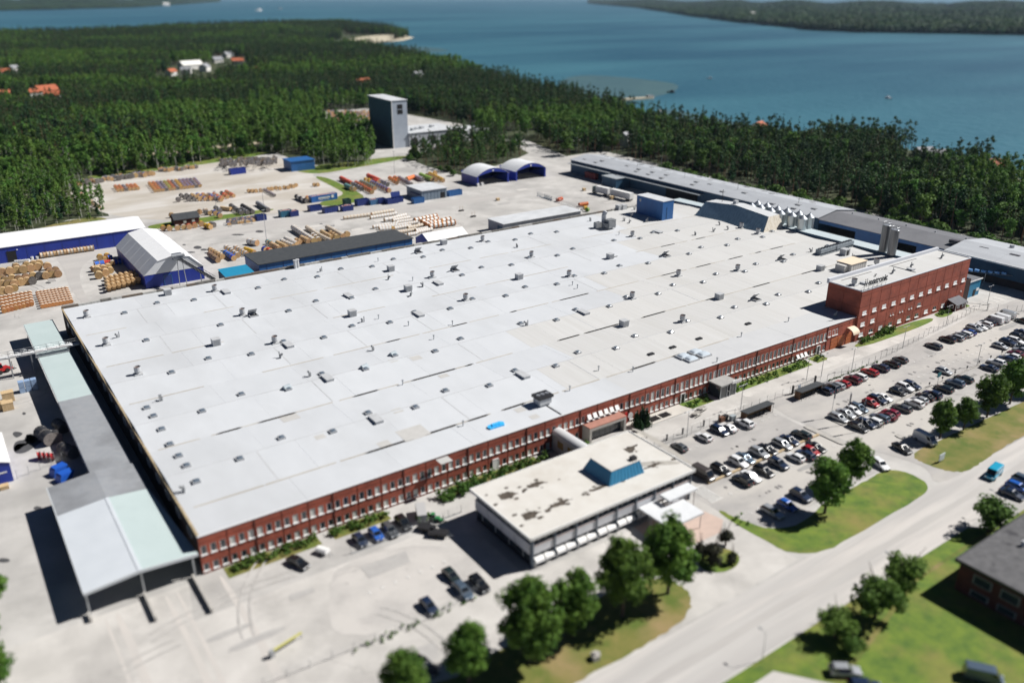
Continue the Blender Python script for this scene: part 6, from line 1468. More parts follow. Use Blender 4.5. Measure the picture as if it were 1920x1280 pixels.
DL = dict(white=('white wrapped cable drum in the dense coaxial block behind the charcoal shed', 'white cable drums behind the charcoal shed'), yellow1=('single yellow cable drum among the white wrapped drums', None),
          brown=('large orange-sided drum at the right end of the white drum block', 'large orange-sided drums'), logs=('%s wrapped cable drum in the diagonal rows behind the charcoal shed', 'drums in diagonal rows behind the charcoal shed'),
          tentside=('%s cable drum in the short rows between tent hall and charcoal shed', 'drums between tent hall and charcoal shed'), wallrow=('wooden cable drum in the single row along the deep blue storage wall', 'drums along the deep blue wall'),
          dockshade=('black cable drum in the shade beside the dock roof', 'black drums in the dock shade'), tan_front=('big pale tan drum in the row nearest the white storage tubs at left', 'big tan drums at the left'), brown_front=('%s drum in the brownish double row at the left edge', 'brownish drums at the left edge'), tent_colour=('%s cable drum beside the white tent hall wall', 'coloured drums beside the tent hall'),
          tent_tan=('bulky tan drum in front of the coloured drums by the tent hall', 'bulky tan drums by the tent hall'), coloured=('%s duct drum in the colourful diagonal rows by the scale house', 'duct drums in the colourful rows'), gravel=('%s drum standing on the gravel yard', 'drums on the gravel yard'),
          rack=('small orange wooden drum in the packed block left of the hall corner', 'small packed orange drums'), heap=('old weathered drum in the heap at the forest edge', 'old drums in the heap'), tower_yard=('drum beyond the trees', 'drums beyond the trees'))
DR.sort(key=lambda d: -d[0]*(0 if d[9] in ('heap', 'tower_yard') else 1))
rest_mb = {}
proto = {}
for i, (wt, x, y, z, rz, r, l, col, fm, cl) in enumerate(DR):
    if i < 298:
        key = (col, fm.name, cl if cl in ('white', 'brown', 'wallrow', 'rack') else '')
        lb, gp = DL[cl]
        lb = lb % {'cream': 'cream coloured', 'dark': 'black', 'purple': 'lilac'}.get(col, col) if '%s' in lb else lb
        if '%s' in DL[cl][0]: gp = gp+' '+col
        if key not in proto:
            t = thing('cable_drum', lb, 'cable drum', (x, y, z+.02+r), rz, gp)
            o = link('winding', wd_small if cl in ('wallrow', 'rack', 'brown') else wd_, t); o.material_slots[0].link = 'OBJECT'; o.material_slots[0].material = WIND[col]
            for s in (-.475, .475):
                o = link('flange', fl, t, (0, s, 0)); o.scale = (1, {'white': 2.6, 'brown': 4.0, 'wallrow': 3.0, 'rack': 3.0}.get(cl, 1.0), 1); o.material_slots[0].link = 'OBJECT'; o.material_slots[0].material = fm
            t.scale = (r, l, r); proto[key] = t
        else:
            t = dup(proto[key], (x, y, z+.02+r), rz, lb, gp, (r, l, r))
        if not gp and 'group' in t: del t['group']
    else:
        k = (fm.name, col)
        mb = rest_mb.setdefault('all', (MB(), []))
        m_, ml = mb
        for q in (fm, WIND[col]):
            if q not in ml: ml.append(q)
        d = Vector((-math.sin(rz), math.cos(rz), 0)); c = Vector((x, y, z+r+.02))
        m_.cyl(c-d*l*.46, c+d*l*.46, r*.965, r*.965, 10, ml.index(WIND[col]), caps=False)
        for s in (-1, 1): m_.cyl(c+d*(s*l*.475-.035), c+d*(s*l*.475+.035), r, r, 10, ml.index(fm))
if rest_mb:
    m_, ml = rest_mb['all']
    o = link('cable_drums', m_.mesh('cable_drums', ml)); o['kind'] = 'stuff'; tag(o, 'many smaller and farther cable drums spread over the yards', 'cable drums')
print('drums', len(DR))

# ------------------------------------------------------------------ skips, containers, yard things
def skip(label, p, rz, m, L_=6.2, W_=2.5, H_=2.3, fill=None, lidup=False):
    t = thing('skip', label, 'skip', (p.x, p.y, .03), rz)
    mb = MB().box(-L_/2, L_/2, -W_/2, -W_/2+.1, 0, H_).box(-L_/2, L_/2, W_/2-.1, W_/2, 0, H_).box(-L_/2, -L_/2+.1, -W_/2+.1, W_/2-.1, 0, H_).box(L_/2-.1, L_/2, -W_/2+.1, W_/2-.1, 0, H_).box(-L_/2+.1, L_/2-.1, -W_/2+.1, W_/2-.1, 0, .15)
    link('body', mb.mesh('body', m), t)
    mb = MB()
    for k in range(6): mb.box(-L_/2+.3+k*(L_-.8)/5, -L_/2+.45+k*(L_-.8)/5, -W_/2-.08, -W_/2, .1, H_-.1).box(-L_/2+.3+k*(L_-.8)/5, -L_/2+.45+k*(L_-.8)/5, W_/2, W_/2+.08, .1, H_-.1)
    link('rib', mb.mesh('rib', m), t)
    if fill: link('load', MB().prism([(-L_/2+.3, -W_/2+.3), (L_/2-.4, -W_/2+.2), (L_/2-.3, W_/2-.3), (0, W_/2-.2), (-L_/2+.4, W_/2-.4)], .2, H_-.25).prism([(-L_/4, -.5), (L_/4, -.6), (L_/5, .5), (-L_/5, .6)], H_-.25, H_+.15).mesh('load', fill), t)
    if lidup: link('lid', MB().hexa([(-L_/2, W_/2-.1, H_), (L_/2, W_/2-.1, H_), (L_/2, W_/2, H_), (-L_/2, W_/2, H_), (-L_/2, W_/2+.5, H_+2.2), (L_/2, W_/2+.5, H_+2.2), (L_/2, W_/2+.6, H_+2.2), (-L_/2, W_/2+.6, H_+2.2)]).mesh('lid', m), t)
    return t
M_scrap = mat('mixed_scrap', (.35, .1, .1), (.5, .45, .4), .8, 2.5)
M_tealskip = mat('teal_skip_paint', (.02, .14, .24), (.018, .12, .2), .55, .8)
for a, b, m, fill, lid, L_, lb in ((900, 180, C_navy, None, 0, 6, 'open navy skip left of the blue skip pair on the yard road'), (1075, 197, C_navy, C_dark, 0, 7, 'long open navy skip in the middle of the yard road row'), (1260, 180, C_navy, M_scrap, 0, 5.5, 'low navy skip with pale rubbish before the green lid skip'),
                              (1262, 118, mat('green_skip', (.02, .07, .06)), None, 0, 3.2, 'tall dark green skip standing on the grass edge'), (1432, 118, C_navy, None, 0, 6.5, 'big navy skip left of the light blue skip'), (1560, 110, mat('blue_skip', (.06, .17, .34)), M_scrap, 0, 4.5, 'lighter blue skip filled with scrap in the row'),
                              (1645, 100, C_navy, None, 0, 4, 'small navy skip right of the light blue scrap skip'), (1765, 100, C_navy, None, 0, 6, 'navy skip before the skip with raised lid'), (1830, 85, C_navy, None, 1, 5, 'navy skip with its lid standing upright by the scale house'),
                              (570, 245, M_tealskip, M_scrap, 0, 5.5, 'tall teal skip filled with scrap beside the yard road'), (660, 240, C_navy, M_scrap, 0, 4, 'navy skip with red scrap next to the teal skip'), (292, 285, C_navy, None, 0, 4.5, 'navy skip at the end of the grey reel pile')):
    skip(lb, at(440+a/6, 360+b/6, 1.2), .03, m, L_, 3.0, 2.9 if 'tall' in lb or 'big' in lb else 2.5, fill, lid)
for a, b, lb, L_ in ((790, 490, 'open topped blue steel skip right of the scale house', 8), (380, 575, 'blue skip at the left corner of the scale house', 6)):
    skip(lb, at(720+a/6, 280+b/6, 1.2), .05, C_bluemid, L_, 2.6, 2.6)
skip('blue open skip standing on the gravel yard near the drum heap', at(445, 322, 1.2), .05, C_blue, 9, 3, 3.2)
t = skip('bright blue open container with white lettering and a round mark', at(606, 371, 1.3), .08, mat('bright_blue_container', (.02, .13, .42), (.018, .11, .36), .5, .6), 14, 2.8, 3.0, M_scrap)
mb = MB()
for k in range(10): mb.box(-3.2+k*.62, -2.75+k*.62, -1.5, -1.49, 1.3, 2.1)
for k in range(7): mb.box(-3.0+k*.8, -2.5+k*.8, -1.5, -1.49, .75, .95)
mb.cyl((4.3, -1.52, 1.75), (4.3, -1.49, 1.75), .75, .75, 14)
link('white_print', mb.mesh('white_print', C_white), t)
for (a, b), lb in (((870, 500), 'blue tipping skip lying in front of the dock roof, upper one'), ((965, 590), 'blue tipping skip lying in front of the dock roof, lower one')):
    p = at(a/8, 820+b/8, .8)
    t = thing('tipping_skip', lb, 'skip', (p.x, p.y, .03), .35)
    link('body', MB().hexa([(-1.5, -1.1, 0), (.9, -1.1, 0), (.9, 1.1, 0), (-1.5, 1.1, 0), (-1.1, -1.1, 1.6), (1.7, -1.1, 1.9), (1.7, 1.1, 1.9), (-1.1, 1.1, 1.6)]).mesh('body', mat('bright_skip_blue', (.012, .09, .45), rough=.5)), t)
    link('load', MB().box(-.9, 1.3, -.95, .95, 1.6, 1.92).mesh('load', mat('bright_skip_blue', (.012, .09, .45))), t)
# red and white reels, crates, forklifts and dark machines beside the dock roof
for k in range(4):
    p = at(73+k*8.2, 853+k*.6, 1.0)
    t = thing('hose_reel', 'red and white striped steel reel in the short row by the dock', 'reel', (p.x, p.y, 1.02), pi/2, 'red and white reels')
    for s in (-.32, .32): link('flange', fl, t, (0, s, 0)).scale = (1, .6, 1)
    for ch in t.children: ch.material_slots[0].link = 'OBJECT'; ch.material_slots[0].material = C_white if R.random() < .5 else mat('reel_red', (.45, .015, .02))
    o = link('winding', wd_, t); o.scale = (.7, .7, .7); o.material_slots[0].link = 'OBJECT'; o.material_slots[0].material = mat('reel_red', (.45, .015, .02))
M_crate = mat('crate_boards', (.62, .46, .27), (.48, .34, .18), .8, 1.5, stretch=(3, 3, .3))
def crate(p, w, d, h, lb, z=0):
    t = thing('timber_crate', lb, 'crate', (p.x, p.y, z+.02))
    for k in range(6): link('board', MB().box(-w/2+k*w/6+.02, -w/2+(k+1)*w/6-.02, -d/2, -d/2+.06, .05, h).mesh('board', M_crate), t)
    link('box', MB().box(-w/2+.03, w/2-.03, -d/2+.06, d/2, 0, h-.05).mesh('box', M_crate), t)
    link('lid', MB().box(-w/2-.05, w/2+.05, -d/2-.05, d/2+.05, h, h+.1).mesh('lid', M_crate), t)
for (a, b, w, h, lb) in ((115, 480, 2.4, 1.9, 'pale timber crate in front of the stack beside the dock road'), (20, 480, 2.0, 1.8, 'pale timber crate cut by the left edge beside the dock road'), (120, 350, 2.6, 2.3, 'tallest pale timber crate at the back of the dock road stack')):
    crate(at(a/8, 700+b/8, 1.0), w, 2.0, h, lb)
crate(at(8, 912, .4), 1.6, 1.4, .7, 'small pale pallet load at the left edge below the blue tent')
crate(at(720+1280/6, 280+565/6, .5), 1.6, 1.4, 1.1, 'lone pale crate standing in the middle of the back yard')
crate(at(1020+450/6, 260+575/6, .5), 1.6, 1.4, 1.2, 'pale crate left of the white lorry')
crate(at(1020+765/6, 260+672/6, .5), 1.8, 1.5, 1.5, 'orange-tan crate under the trailer side')
for (a, b), lb in (((870, 685), 'low drum cradle with two posts left on the back yard, farther one'), ((1005, 750), 'low drum cradle with two posts left on the back yard, nearer one')):
    p = at(720+a/6, 280+b/6, .4); t = thing('drum_cradle', lb, 'cradle', (p.x, p.y, 0))
    link('base', MB().box(-1.2, 1.2, -.6, .6, .05, .5).mesh('base', C_black), t); link('post', MB().rod((-.7, 0, .5), (-.7, 0, 2.4), .07).rod((.7, 0, .5), (.7, 0, 2.4), .07).mesh('post', C_wood), t)
def tractor(p, rz, lb, m, cat='loader'):
    t = thing('wheel_loader', lb, cat, (p.x, p.y, .02), rz)
    link('body', MB().box(-.7, .7, -1.6, 1.4, .6, 1.5).box(-.6, .6, -2.6, -1.6, .4, .9).mesh('body', m), t)
    c_ = link('cab', MB().hexa([(-.65, -.2, 1.5), (.65, -.2, 1.5), (.65, 1.2, 1.5), (-.65, 1.2, 1.5), (-.55, 0, 2.6), (.55, 0, 2.6), (.55, 1.1, 2.6), (-.55, 1.1, 2.6)]).mesh('cab', M_cglass), t)
    link('cab_roof', MB().box(-.62, .62, -.1, 1.2, 2.6, 2.7).mesh('cab_roof', m), c_)
    wm = MB().cyl((-.2, 0, 0), (.2, 0, 0), .55, .55, 12).mesh('wheel', M_tyre)
    for sx in (-.85, .85):
        for y in (-1.0, .9): link('wheel', wm, t, (sx, y, .55))
    o_ = link('fork', MB().box(-.5, -.3, -3.6, -2.6, .1, .2).box(.3, .5, -3.6, -2.6, .1, .2).rod((-.5, -2.6, .2), (-.5, -2.6, 2.4), .08).rod((.5, -2.6, .2), (.5, -2.6, 2.4), .08).mesh('fork', C_black), t)
    return t
M_red = mat('machine_red', (.4, .02, .02), rough=.5)
tractor(at(3, 692, 1), 2.0, 'red forklift at the left edge under the conveyor bridge', M_red, 'forklift')
tractor(at(83, 812, 1.2), 1.2, 'dark forklift half in the dock roof shadow', C_grey, 'forklift')
tractor(at(815, 968, 1), .8, 'small green and red tractor parked beside the office', mat('machine_green', (.02, .18, .05)), 'tractor').scale = (.62, .62, .62)
for (px, py), rz, lb, L_ in (((800, 990), .6, 'black boat trailer standing beside the office shade', 3.2), ((822, 1000), .8, 'dark low trailer with frame next to the office shade', 3.6), ((790, 965), -.4, 'long grey-white caravan trailer by the hedge end', 4.5)):
    p = at(px, py, .5); t = thing('small_trailer', lb, 'trailer', (p.x, p.y, .02), rz)
    link('bed', MB().box(-.9, .9, -L_/2, L_/2, .55, 1.0 if 'caravan' not in lb else 1.9).mesh('bed', C_black if 'caravan' not in lb else mat('caravan_grey', (.4, .4, .4))), t)
    link('drawbar', MB().rod((-.5, -L_/2, .6), (0, -L_/2-1.5, .5), .06).rod((.5, -L_/2, .6), (0, -L_/2-1.5, .5), .06).mesh('drawbar', C_steel), t)
    for sx in (-.95, .95): link('wheel', MB().cyl((-.1, 0, 0), (.1, 0, 0), .34, .34, 10).mesh('wheel', M_tyre), t, (sx, .2, .34))
p = at(605, 1030, .8); t = thing('small_trailer', 'small white trailer with a curved cover before the brick facade', 'trailer', (p.x, p.y, .02), .5); t.scale = (.75, .75, .75)
link('cover', MB().sweep([(-.9, .6), (.9, .6), (.9, 1.3), (.5, 1.6), (-.5, 1.6), (-.9, 1.3)], 'y', -1.5, 1.5).mesh('cover', C_white), t)
for sx in (-.95, .95): link('wheel', MB().cyl((-.1, 0, 0), (.1, 0, 0), .34, .34, 10).mesh('wheel', M_tyre), t, (sx, .2, .34))
link('drawbar', MB().rod((-.5, -1.5, .6), (0, -3, .5), .06).rod((.5, -1.5, .6), (0, -3, .5), .06).mesh('drawbar', C_steel), t)
# stacked black racks in the dock shade, bale of pale blue crates
p = at(52, 722, 1.5)
t = thing('crate_stack', 'stack of pale blue plastic crates half in the dock shade', 'crates', (p.x, p.y, 0))
for k in range(6):
    link('crate', MB().box(-2+(k % 3)*1.4, -.75+(k % 3)*1.4, -.8, .8, .05+(k//3)*1.5, 1.45+(k//3)*1.5).mesh('crate', mat('pale_blue_plastic', (.3, .42, .6), (.2, .3, .48), .6, 2.0)), t)
# white tubs near the drums
tub = MB().cyl((0, 0, 0), (0, 0, 1.0), .5, .55, 8).mesh('tub', C_white); 
tubs = []
for k in range(14):
    p = at((180+k*20 if k < 8 else 340+(k-8)*20)/6, 400+(545-k*2 if k < 8 else 500-(k % 3)*12)/6, .5)
    o = tag(link('tub', tub), 'white plastic tub in the cluster beside the deep blue wall', 'tub', 'white tubs by the blue wall'); o.location = (p.x, p.y, .02)
for k in range(2):
    p = at(893+5*k+2, 347-k, .6); o = tag(link('tank', MB().box(-.6, .6, -.6, .6, 0, 1.5).mesh('tank', C_white)), ['left', 'right'][k]+' white liquid tank at the first arch tent door', 'tank'); o.location = (p.x+k*1.0, p.y-.6, .02)
# steel stakes on the back yard
for k in range(26):
    p = at(720+(1730+k*24 if k < 7 else 0)/6, 280+(525+k*9 if k < 7 else 0)/6) if k < 7 else at(1020+(10+(k-7)*24)/6, 260+(665+(k-7)*8.2)/6)
    o = tag(link('reel_stand', MB().box(-.35, .35, -.35, .35, 0, .2).rod((-.25, 0, .2), (-.25, 0, 1.8), .1).rod((.25, 0, .2), (.25, 0, 1.8), .1).mesh('reel_stand', [C_petrol if k < 11 else C_white])), ('dark' if k < 11 else 'white')+' upright reel stand in the line across the back yard', 'stand', ('dark' if k < 11 else 'white')+' reel stands')
    o.location = (p.x, p.y, .01); o.scale = (1.1, 1.1, 1.1)
for (a, b, c, d, n, col, lb) in ((150, 690, 200, 675, 3, 'orange', 'orange pipe coil on the reel stands'), (395, 745, 490, 730, 5, 'orange', 'orange pipe roll above the green coil'), (445, 780, 480, 775, 2, 'yellow', 'yellow pipe coil by the shed end'), (480, 800, 495, 795, 1, 'green', 'green pipe coil by the shed end')):
    p, q = at(1020+a/6, 260+b/6, 1), at(1020+c/6, 260+d/6, 1)
    o = tag(link('pipe_coil', MB().cyl(p, q, .95, .95, 12).cyl(p+Vector((0, 0, .0)), q, .95, .95, 12).mesh('pipe_coil', WIND[col])), lb, 'pipe coil')

# ------------------------------------------------------------------ car park furniture
tm_ = MB().box(0, 36.0, -.16, .16, .05, .42)
o = thing('timber_rail', 'pale timber kerb rail between the two rows of the near lot', 'rail', (117.6, 98.5, 0))
for k in range(12): part('beam', MB().box(117.6+k*3.0, 117.6+k*3.0+2.97, 98.3, 98.75, .06, .42), mat('rail_timber', (.52, .41, .26), (.42, .32, .19), .85, 1.0), o)
o = thing('concrete_kerb', 'long low concrete kerb with car heater posts in the far lot', 'kerb', (165.5, 98.3, 0))
for k in range(27): part('kerb_stone', MB().box(165.5+k*3.0, 165.5+k*3.0+2.97, 98.1, 98.5, .02, .2), C_conc, o)
for x, y0, y1, lb in ((162.7, 93.2, 103.2, 'rounded white kerb island under the flagpoles'), (154.6, 92.6, 103.0, 'rounded white kerb island at the end of the timber rail'), (168.0, 82.5, 88.5, 'pale kerb island beside the black saloon in tree shade')):
    o = tag(link('kerb_island', MB().prism([(-.5, y0), (.5, y0), (.75, y0+.8), (.75, y1-.8), (.5, y1), (-.5, y1), (-.75, y1-.8), (-.75, y0+.8)], .0, .18).mesh('kerb_island', C_conc)), lb, 'kerb'); o.location = (x, 0, .02)
hp = MB().rod((0, 0, 0), (0, 0, .9), .05).box(-.2, .2, -.12, .12, .8, 1.25).mesh('heater_post', C_black)
hps = [(180+k*6.0, 98.3) for k in range(11)]+[at(1763, 822), at(155, 97)][:0]
for k, (x, y) in enumerate(hps):
    o = tag(link('heater_post', hp), 'dark engine heater post on the concrete kerb of the far lot', 'post', 'heater posts on the kerb'); o.location = (x, y, .15)
ep = MB().box(-.16, .16, -.12, .12, 0, 1.35).box(-.2, .2, -.16, .16, 1.35, 1.5).mesh('charging_post', C_black)
for a, b in ((180, 395), (358, 322), (595, 232), (765, 168)):
    p = at(1220+a/6, 760+b/6); o = tag(link('charging_post', ep), 'black charging post along the fence of the near lot', 'post', 'charging posts by the fence'); o.location = (p.x, p.y, .02)
def fence(lb, P, step, h=2.0):
    t = thing('wire_fence', lb, 'fence', (P[0][0], P[0][1], 0))
    post = MB().rod((0, 0, 0), (0, 0, h+.1), .045).mesh('post', C_grey)
    wires = MB()
    for (xa, ya), (xb, yb) in zip(P[:-1], P[1:]):
        n = max(1, round(math.hypot(xb-xa, yb-ya)/step))
        for k in range(n+1): link('post', post, t, (xa+(xb-xa)*k/n-P[0][0], ya+(yb-ya)*k/n-P[0][1], 0))
        for q in range(5): wires.rod((xa, ya, .15+q*h*.23), (xb, yb, .15+q*h*.23), .012)
        wires.box(min(xa, xb), max(xa, xb), (ya+yb)/2-.1, (ya+yb)/2+.1, 0, .12) if abs(ya-yb) < .5 else None
    part('wire', wires, C_grey, t)
fence('wire fence with steel posts along the top of the near lot', [(118.5, 115.2), (166, 116.2)], 3.0)
fence('long wire fence with steel posts above the far lot rows', [(176.4, 115.1), (200.7, 115.4), (256, 120.4), (262, 121)], 3.1)
fence('wire fence turning from the gate towards the right edge', [(265.5, 121.3), (272, 113), (280, 112)], 3.0, 2.2)
fence('wire fence by the blue tent at the left edge', [(2.5, 181.5), (13.5, 184.5)], 2.4, 2.0)
fence('wire fence along the grass beds between hall and office', [(48, 118.8), (71, 118.6)], 3.0, 1.6)
fence('weedy wire fence across the bottom forecourt', [(14, 98.0), (52, 95.8), (61, 97.2)], 3.4, 1.4)
t = thing('sliding_gate', 'dark steel sliding gate left of the bike shelter', 'gate', (166, 115.5, 0))
part('frame', MB().rod((166.2, 115.6, .2), (175.2, 115.8, .2), .08).rod((166.2, 115.6, 2.0), (175.2, 115.8, 2.0), .08).box(166.0, 166.4, 115.4, 115.8, 0, 2.4).box(175.1, 175.5, 115.6, 116, 0, 2.6), C_black, t)
b_ = MB()
for k in range(28): b_.rod((166.5+k*.31, 115.6, .2), (166.5+k*.31, 115.6, 2.0), .02)
part('bars', b_, C_black, t); part('notice_board', MB().box(168.0, 169.0, 115.4, 115.5, .8, 2.0), mat('notice_blue', (.2, .3, .45), (.5, .55, .6), .6, 3.0), t)
t = thing('swing_gate', 'double steel swing gate between red cabin and far fence', 'gate', (264, 121, 0))
part('frame', MB().rod((262.6, 123.9, 0), (262.6, 123.9, 2.4), .1).rod((266.4, 119.2, 0), (266.4, 119.2, 2.4), .1).rod((262.6, 123.9, 2.0), (266.4, 119.2, 2.0), .05).rod((262.6, 123.9, .3), (266.4, 119.2, .3), .05), C_black, t)
# bike shelters
def shelter(lb, x0, x1, y, rails):
    t = thing('bike_shelter', lb, 'bike shelter', (x0, y, 0))
    part('roof', MB().hexa([(x0-.3, y-1.2, 2.3), (x1+.3, y-1.2, 2.3), (x1+.3, y+1.2, 2.05), (x0-.3, y+1.2, 2.05), (x0-.3, y-1.2, 2.42), (x1+.3, y-1.2, 2.42), (x1+.3, y+1.2, 2.17), (x0-.3, y+1.2, 2.17)]), C_char, t)
    part('back_wall', MB().box(x0, x1, y+.95, y+1.05, 0, 2.05), C_wood, t)
    part('side_wall', MB().box(x0, x0+.1, y-.6, y+.95, 0, 2.1).box(x1-.1, x1, y-.6, y+.95, 0, 2.1), mat('brown_boards', (.2, .11, .06), (.15, .08, .045), .85, 2.0), t)
    part('post', MB().rod((x0+.1, y-1.1, 0), (x0+.1, y-1.1, 2.3), .06).rod((x1-.1, y-1.1, 0), (x1-.1, y-1.1, 2.3), .06), C_black, t)
def bike(x, y, lb, g):
    t = thing('bicycle', lb, 'bicycle', (x, y, .03), R.uniform(-.2, .2), g)
    w = MB()
    for i in range(12):
        a, b = 2*pi*i/12, 2*pi*(i+1)/12; w.rod((0, .33*math.cos(a), .33*math.sin(a)), (0, .33*math.cos(b), .33*math.sin(b)), .03)
    wm = w.mesh('wheel', M_tyre)
    link('wheel', wm, t, (0, -.5, .34)); link('wheel', wm, t, (0, .5, .34))
    link('frame', MB().rod((0, -.5, .34), (0, -.35, .85), .03).rod((0, -.35, .8), (0, .2, .75), .03).rod((0, .2, .75), (0, 0, .3), .03).rod((0, 0, .3), (0, -.35, .75), .03).rod((0, 0, .3), (0, .5, .34), .03).mesh('frame', C_black), t)
    link('saddle', MB().box(-.08, .08, .1, .38, .85, .92).mesh('saddle', C_black), t); link('handlebar', MB().rod((-.28, -.35, .98), (.28, -.35, .98), .025).rod((0, -.35, .8), (0, -.35, .98), .025).mesh('handlebar', C_steel), t)
shelter('dark roofed bike shelter with timber sides above the near lot', 145.2, 154.2, 113.0, 0)
shelter('dark roofed bike shelter beside the sliding gate', 164.9, 173.4, 113.0, 0)
for x in (147, 149, 150.4, 152.2): bike(x, 112.6, 'bicycle parked under the shelter above the near lot', 'bicycles under the near shelter')
for x in (167, 168.2, 170, 171.6): bike(x, 112.6, 'bicycle parked under the shelter beside the sliding gate', 'bicycles under the gate shelter')
# lamp posts, flagpoles
lamp = [('pole', MB().cyl((0, 0, 0), (0, 0, 6.4), .09, .055, 6).mesh('pole', C_steel)), ('arm', MB().rod((-1.1, 0, 6.4), (1.1, 0, 6.45), .04).mesh('arm', C_steel)), ('lamp_head', MB().box(-1.5, -.9, -.12, .12, 6.36, 6.5).box(.9, 1.5, -.12, .12, 6.38, 6.52).mesh('lamp_head', C_grey))]
LPS = [(128.7, 115.2, 'near the charging posts'), (149.2, 117.4, 'behind the bike shelter of the near lot'), (176.0, 118.8, 'behind the gate bike shelter'), (191.1, 115.9, 'behind the red cars of the fence row'), (216.7, 117.1, 'before the orange doors'), (243.1, 119.4, 'before the middle of the brick block'), (214.1+7, 98.3, 'on the kerb of the far lot'), (272, 122, 'right of the swing gate'), (181, 118, 'over the fence beyond the shelter'), (1, 1, '')][:-1]
for x, y, w_ in LPS:
    t = thing('street_lamp', 'thin steel lamp post '+w_, 'lamp post', (x, y, 0), 0, 'lamp posts')
    for n, me in lamp: link(n, me, t)
for (px, py, h), lb in (((502, 470, 16), 'tall thin mast between the drum rows and the charcoal shed'), ((407, 400, 10), 'thin lamp mast at the edge of the gravel yard'), ((495, 392, 9), 'thin lamp mast beside the grey drums on gravel'), ((740, 325, 12), 'thin mast behind the colourful duct rows'), ((245, 357, 1), '')):
    if not lb: continue
    p = at(px, py); t = thing('light_mast', lb, 'mast', (p.x, p.y, 0)); link('pole', MB().cyl((0, 0, 0), (0, 0, h), .13, .07, 6).mesh('pole', C_steel), t); link('lamp_head', MB().box(-.6, .6, -.2, .2, h, h+.25).mesh('lamp_head', C_grey), t)
for px, py, lb in ((1413, 1226, 'thin street lamp at the lower road edge near the small lot'), (1647, 1080, 'thin street lamp at the lower road edge behind the bush trees'), (1838, 958, 'thin street lamp at the road before the turquoise van')):
    p = at(px, py); t = thing('street_lamp', lb, 'lamp post', (p.x, 59.5, 0)); link('pole', MB().cyl((0, 0, 0), (0, 0, 5.2), .06, .04, 6).mesh('pole', C_steel), t); link('arm', MB().rod((0, 0, 5.2), (0, .9, 5.35), .03).mesh('arm', C_steel), t); link('lamp_head', MB().box(-.14, .14, .8, 1.4, 5.28, 5.42).mesh('lamp_head', C_grey), t)
M_flag = mat('dark_flag_cloth', (.012, .02, .05), (.02, .03, .07), .8, 2.0)
for (x, y), w_ in (((163.4, 102.3), 'farthest'), ((163.1, 98.1), 'middle'), ((162.8, 94.1), 'nearest')):
    t = thing('flagpole', w_+' of the three white flagpoles with furled dark flags', 'flagpole', (x, y, .1))
    link('pole', MB().cyl((0, 0, 0), (0, 0, 8.2), .08, .05, 8).mesh('pole', C_white), t); link('flag', MB().prism([(-.06, -.05), (.05, -.25), (.28, -.1), (.2, .12), (0, .1)], 4.9, 7.9).mesh('flag', M_flag), t); link('knob', MB().cyl((0, 0, 8.2), (0, 0, 8.35), .09, .02, 8).mesh('knob', C_steel), t)
p = at(1757, 722); t = thing('parking_sign', 'teal parking sign board on a post in the far lot', 'sign', (p.x, p.y, .02)); link('pole', MB().rod((0, 0, 0), (0, 0, 2.6), .05).mesh('pole', C_steel), t); link('sign_board', MB().box(-.75, .75, -.06, .06, 2.3, 3.5).mesh('sign_board', mat('sign_teal', (.02, .14, .17), rough=.5)), t)
p = at(1764, 866); t = thing('sign_board', 'pale free standing sign board on the lawn by the access road', 'sign', (p.x, p.y, .02)); link('board', MB().box(-1.0, 1.0, -.08, .08, .5, 2.0).mesh('board', mat('sign_pale', (.5, .56, .6), rough=.5)), t); link('post', MB().rod((-.8, 0, 0), (-.8, 0, .5), .05).rod((.8, 0, 0), (.8, 0, .5), .05).mesh('post', C_steel), t)
t = thing('red_banner', 'small red upright sign beside the conifers at the facade', 'sign', (121.0, 127.2, 0)); link('board', MB().box(-.3, .3, -.1, .1, .4, 3.2).mesh('board', mat('banner_red', (.5, .02, .02), rough=.5)), t); link('post', MB().rod((0, 0, 0), (0, 0, .4), .06).mesh('post', C_steel), t)
o = thing('emblem_sign', 'round white sign next to the red upright sign', 'sign', (122.6, 127.4, 0)); link('disc', MB().cyl((0, -.06, 2.0), (0, .06, 2.0), .75, .75, 14).mesh('disc', C_white), o); link('post', MB().rod((0, 0, 0), (0, 0, 1.3), .05).mesh('post', C_steel), o)
# cycle racks on the terrace, picnic tables
for k, x in enumerate((125.0, 128.6, 132.0)):
    t = thing('cycle_rack', ['left', 'middle', 'right'][k]+' dark striped cycle rack on the pale terrace', 'cycle rack', (x, 125.6, .12), 0, 'cycle racks')
    for q in range(6): link('rack_bar', MB().box(-1.4+q*.5, -1.18+q*.5, -1.0, 1.0, .05, .12).rod((-1.3+q*.5, -.9, .1), (-1.3+q*.5, -.9, .8), .03).mesh('rack_bar', C_black), t)
    link('base', MB().box(-1.5, 1.5, .85, .95, .02, .1).mesh('base', C_steel), t)
for (px, py), lb in (((1306, 775+1), 'weathered picnic table nearest the terrace edge'), ((1316, 766), 'weathered picnic bench behind the picnic table')):
    p = at(px, py, .4); t = thing('picnic_table', lb, 'picnic table', (p.x, p.y, .03), .15)
    link('tabletop', MB().box(-1.2, 1.2, -.4, .4, .7, .76).mesh('tabletop', mat('grey_boards', (.36, .34, .31), (.26, .25, .23), .9, 2.0)), t)
    for s in (-.75, .75): link('bench', MB().box(-1.2, 1.2, s-.14, s+.14, .42, .47).mesh('bench', mat('grey_boards', (.36, .34, .31))), t)
    link('leg', MB().rod((-.9, -.75, 0), (-.9, .3, .7), .05).rod((-.9, .75, 0), (-.9, -.3, .7), .05).rod((.9, -.75, 0), (.9, .3, .7), .05).rod((.9, .75, 0), (.9, -.3, .7), .05).mesh('leg', mat('grey_boards', (.36, .34, .31))), t)
